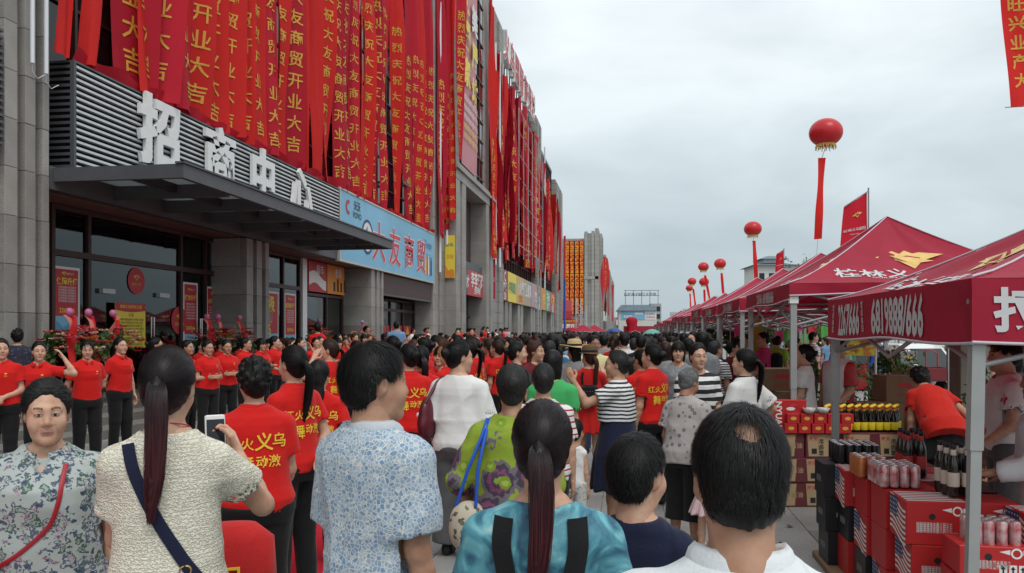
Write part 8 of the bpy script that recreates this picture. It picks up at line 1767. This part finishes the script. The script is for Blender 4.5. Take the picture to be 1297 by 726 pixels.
nearB = [(322, 4.2, 3, (-.55, .80), 1.57, 'short curly haired dancer nearest us, gold characters on her back'), (372, 5.25, 0, (-.92, .40), 1.62, 'dancer with a ponytail in profile next to the curly haired one'), (404, 5.9, 4, (-.35, .94), 1.50, 'long haired dancer half hidden behind the blue crackle shirt'), (517, 7.2, 2, (-.45, .9), 1.60, 'dancer with gold characters on her back beside the white tee'), (533, 7.5, 0, (-.55, .85), 1.58, 'dancer with hand on the back, close behind the white tee'), (558, 9.2, 6, (.1, -1), 1.55, 'dancer turned to face us behind the white tee')]
for px, d, i, fc, H, lb in nearB: dance(i, P(px, d), fc, lb, H, skin=0)
y = 8.6; k = 0
while y < 33:
    for xo in ((-2.05, -2.7) if k % 2 else (-2.05, -2.75, -3.5)):
        i = rg.randrange(7); dance(i, (xo + rg.uniform(-.15, .15), y + rg.uniform(-.15, .15)), (-1, rg.uniform(-.2, .8)), 'dancer %s by the street edge of the carpet' % DD[i], rg.uniform(1.54, 1.66), rg.choice(hp_), rg.choice((0, 0, 1)))
    y += rg.uniform(.62, .9); k += 1
# ================================================================== the rest of the crowd
def casual(**k):
    d = dict(h=.014, headh=.007, handh=.008, top=dict(sleeve=.65, neck=.068, fold=.014, ease=.016), bottom=dict(kind='trousers')); d.update(k); return figure(**d)
CF = [casual(seed=71, male=True, hair=dict(style='short', n=1200, len=.035, h=.008)), casual(seed=72, male=True, fat=1.08, arms=('carry', 'down'), hyaw=.4, hair=dict(style='short', n=1200, len=.03, h=.008)), casual(seed=73, hair=dict(style='ponytail', n=900, ntail=200, h=.008)), casual(seed=74, fat=1.05, hair=dict(style='bun', n=900, h=.008), arms=('clasp', 'clasp'), hyaw=-.4), casual(seed=75, hair=dict(style='long', n=900, h=.008, len=.08), hyaw=.5), casual(seed=76, fat=1.08, hair=dict(style='curly', n=600, h=.008), arms=('carry', 'carry')), casual(seed=77, hair=dict(style='bob', n=800, h=.008))]
CM = [person_meshes(q) for q in CF]
CD = ['short haired man', 'stout man', 'ponytailed woman', 'woman with bun', 'long haired woman', 'curly haired woman', 'woman with bob']
TOPS = [('black', BLK), ('white', WHT), ('navy', NAVYC), ('grey', fabric('mid_grey_tee', (.26, .26, .27))), ('sky blue', fabric('sky_tee', (.16, .30, .48))), ('red', RED), ('bright blue', fabric('blue_tee', (.02, .12, .42))), ('pink', fabric('pink_tee', (.58, .24, .28))), ('dark green', fabric('green_tee', (.03, .12, .06))), ('cream', fabric('cream_tee', (.58, .53, .40))), ('purple', fabric('purple_tee', (.12, .04, .14))), ('striped', STR), ('floral', FLO2), ('maroon', fabric('maroon_tee', (.14, .015, .02)))]
BOT = [BLK, DENIM, GREYC, KHAKI, NAVYC]
def cas(i, xy, face, H, top, label, group=None, hair=HB, skin=0, bottom=BLK, z=0.0): return who(CM[i], label, 0, 0, face, H, MT(skin, hair, top, bottom), group, xy=xy, z=z)
def named(i, px, d, face, H, top, label, **k): return cas(i, P(px, d), face, H, top, label, **k)
T_ = dict(TOPS)
p_ = named(4, 727, 10.3, (-.1, 1), 1.58, T_['grey'], 'woman in a pale grey top under a straw hat'); hat(p_, CF[4], 'wide straw sun hat above the grey top', mat('straw', (.52, .38, .20), .8, noise=.15, nscale=60, bump=.4, bscale=150), .20, 'straw_hat')
named(1, 752, 11.3, (.15, -1), 1.66, fabric('pale_yellow_polo', (.62, .56, .30)), 'man in a pale yellow polo facing us beside the straw hat', skin=2, bottom=DENIM)
named(2, 709, 11.0, (-.1, 1), 1.62, fabric('teal_tee', (.02, .14, .28)), 'woman in a deep blue tee walking away beside the straw hat')
named(3, 655, 8.8, (.8, .6), 1.60, BLK, 'woman with a black bun among the red polos'); named(4, 678, 9.3, (.7, -.7), 1.60, T_['maroon'], 'woman with long reddish brown hair among the red polos', hair=HRB); named(6, 700, 6.6, (.1, 1), 1.56, fabric('green_vest', (.06, .40, .12)), 'dark haired woman in a bright green top')
named(1, 790, 13.5, (.0, 1), 1.68, fabric('white_shirt_far', (.62, .62, .64)), 'man in a white shirt walking away below the pink umbrella'); named(0, 765, 14.5, (0, 1), 1.66, T_['grey'], 'man in a grey shirt walking away below the blue umbrella'); named(0, 812, 12.5, (.1, 1), 1.66, BLK, 'man in black walking away below the mint umbrella'); named(0, 775, 19, (0, 1), 1.72, STR, 'man in a striped shirt far down the street')
named(1, 967, 14.0, (-.95, .2), 1.70, fabric('pink_polo', (.48, .04, .16)), 'man in a bright pink polo with a black backpack', bottom=KHAKI); named(0, 950, 14.6, (-.8, .4), 1.68, fabric('hi_vis_green', (.25, .55, .04)), 'man in a neon green vest behind the pink polo'); named(1, 985, 17, (.5, .5), 1.62, fabric('hi_vis_green', (.25, .55, .04)), 'stout man in a neon green vest under the second tent')
named(0, 1030, 19, (.9, .1), 1.70, STR, 'man in a striped shirt seen between the two sellers'); named(3, 928, 13, (.8, .3), 1.55, T_['maroon'], 'woman in maroon at the stall counter'); named(2, 905, 12.5, (.6, .7), 1.58, T_['navy'], 'woman in navy at the stall counter'); named(4, 842, 10.5, (.3, 1), 1.58, T_['grey'], 'brown haired woman in grey walking away near the tents', hair=HBR)
x, y = P(967, 14.0); o = thing('backpack', 'black backpack on the man in the pink polo', 'backpack', (x + .22, y - .02, 0), 1.36); MB().bbox(-.15, .15, -.10, .10, .95, 1.35, .05).build('bag_body', [BLK], o)
named(5, 22, 12.6, (-.6, .8), 1.60, spots('night_floral', (.02, .02, .035), [(20, .36, [(.05, .18, .08), (.10, .05, .20), (.03, .03, .05)], 3, .9)]), 'short haired woman in a dark floral top on the steps', z=.15); named(0, 8, 13.4, (-.4, .9), 1.60, T_['navy'], 'man half hidden beside the fluted pillar on the steps', z=.15)
named(0, 502, 22.5, (-.4, .9), 1.70, T_['sky blue'], 'man in a light blue shirt before the third pillar', z=.30); named(5, 402, 20.0, (-.7, .7), 1.62, RED, 'person in red with back turned by the glass shop door', z=.3); named(2, 580, 24, (.3, -1), 1.60, fabric('pale_teal', (.20, .42, .44)), 'person in pale teal among the far red polos', z=.2); named(1, 597, 25, (.2, -1), 1.62, WHT, 'person in white turned to us among the far red polos', z=.2)
placed = []
def free(x, y, r): return all((x - a) ** 2 + (y - b) ** 2 > r * r for a, b in placed)
cnt_ = 0
for tr in range(6000):
    if cnt_ >= 92: break
    yv = 10.5 + 24 * rg.random() ** 1.1; xv = rg.uniform(-1.5, 1.2 + .004 * yv)
    t = (xv * CS + yv * SN) / (-xv * SN + yv * CS); px = CX + F_ * t
    if yv < 13 and 700 < px < 860: continue
    if not free(xv, yv, .52 + .008 * yv): continue
    placed.append((xv, yv)); i = rg.randrange(7); cn, cm = rg.choice(TOPS + TOPS[:4] + [TOPS[5]] * 2); fc = (rg.uniform(-.4, .4), 1) if rg.random() < .72 else (rg.uniform(-1, 1), -1 if rg.random() < .6 else .3)
    zone = 'in the near crowd' if yv < 22 else ('deep in the crowd' if yv < 36 else 'at the crowd\'s far end'); side = 'carpet side' if xv < -.5 else ('tent side' if xv > .6 else 'mid street')
    cas(i, (xv, yv), fc, rg.uniform(1.54, 1.72), cm, '%s in %s %s, %s' % (CD[i], cn, zone, side), 'spectators in the street crowd', rg.choice([HB, HB, HB, HBR, HGD]), rg.randrange(3), rg.choice(BOT)); cnt_ += 1
for tr in range(26):      # shoppers under and behind the tents
    yv = rg.uniform(12.5, 42); xv = rg.uniform(1.9, 7.5) if yv > 16 else rg.uniform(3.2, 7.0)
    if not free(xv, yv, .7): continue
    placed.append((xv, yv)); i = rg.randrange(7); cn, cm = rg.choice(TOPS); cas(i, (xv, yv), (rg.uniform(-1, 1), rg.uniform(-1, 1)), rg.uniform(1.54, 1.7), cm, '%s in %s shopping under the tents%s' % (CD[i], cn, '' if yv < 24 else ' farther down the row'), 'shoppers under the tents', rg.choice([HB, HB, HBR]), rg.randrange(3), rg.choice(BOT))
for tr in range(20):      # people on the steps and along the far shops
    yv = rg.uniform(24, 60); xv = rg.uniform(-9.2, -8.2); i = rg.randrange(7); cn, cm = rg.choice(TOPS + [TOPS[5]] * 4)
    cas(i, (xv, yv), (1, rg.uniform(-.8, .5)), rg.uniform(1.54, 1.7), cm, '%s in %s standing on the mall steps, %s' % (CD[i], cn, 'below the blue sign' if yv < 40 else 'by the far shops'), 'people on the mall steps', HB, rg.randrange(3), rg.choice(BOT), z=.30)
# the far crowd, too many and too small to pick apart: one object
def far_crowd():
    lo = [figure(h=.030, headh=.016, handh=.02, hands=(None, None), male=mm_, shoes=False, seed=90 + q, top=dict(sleeve=.65, ease=.016, h=.026), bottom=dict(kind='trousers', h=.03), hair=dict(style=st, h=.016)) for q, (mm_, st) in enumerate(((True, 'short'), (False, 'bun'), (False, 'bob')))]
    tops = [RED, BLK, WHT, NAVYC, T_['grey'], T_['sky blue'], T_['pink'], T_['cream'], STR]; mats_ = [SK[0], HB] + tops + [BLK]; V, Fs, Mi, C_ = [], [], [], []; n = 0; r = random.Random(77)
    for q in range(170):
        yv = r.uniform(34, 82); red = r.random() < .35; xv = r.uniform(-7.8, -2) if red else r.uniform(-5.5, 1.6)
        g = lo[r.randrange(3)]; a = r.uniform(-.6, .6) + (PI if r.random() < .25 else 0); s = r.uniform(.96, 1.07); ca, sa = math.cos(a) * s, math.sin(a) * s; tm = 2 if red else 2 + r.randrange(len(tops))
        for k, mi in (('body', 0), ('hair', 1), ('top', tm), ('bottom', len(mats_) - 1)):
            c, f_, col = g[k]; V.append(np.stack([c[:, 0] * ca - c[:, 1] * sa + xv, c[:, 0] * sa + c[:, 1] * ca + yv, c[:, 2] * s], 1)); Fs.append(f_ + n); n += len(c); Mi.append(np.full(len(f_), mi)); C_.append(col if col is not None else np.zeros((len(c), 4)))
    m = np_mesh('far_crowd', np.concatenate(V), np.concatenate(Fs), np.concatenate(C_)); [m.materials.append(q) for q in mats_]; m.polygons.foreach_set('material_index', np.concatenate(Mi).astype(np.int32))
    o = part('far_crowd', m); tag(o, 'far packed crowd filling the end of the street', 'crowd', kind='stuff')
far_crowd()
m = MB(); m.lathe([(.02, 0), (.17, .02), (.20, .14), (.19, .30), (.12, .36), (.03, .37)], n=20, sy=.55); rb_ = thing('cloth_bag', 'large red cloth bag with a gold mark beside the cream lace woman', 'bag', (*P(287, 3.3), .56), .5); m.build('bag_body', [fabric('red_bag_cloth', (.50, .02, .02))], rb_); m = MB()
for a, b, c, d_ in ((-.05, .05, .20, .21), (-.05, .05, .14, .15), (-.05, -.04, .15, .20), (.04, .05, .15, .20), (-.025, .025, .17, .18)): m.box(a, b, -.118, -.110, a * 0 + c, d_)
m.build('gold_mark', [GOLDT], rb_)
# labels that several share: tell them apart by how near they are
from collections import defaultdict
same_ = defaultdict(list)
for o in list(COL.objects):
    if o.parent is None and 'group' in o.keys() and 'label' in o.keys(): same_[o['label']].append(o)
for lb, os_ in same_.items():
    if len(os_) > 1:
        os_.sort(key=lambda o: o.location.x ** 2 + o.location.y ** 2)
        for i, o in enumerate(os_): o['label'] = (ORD[i] + ' nearest ' if i else 'nearest ') + lb
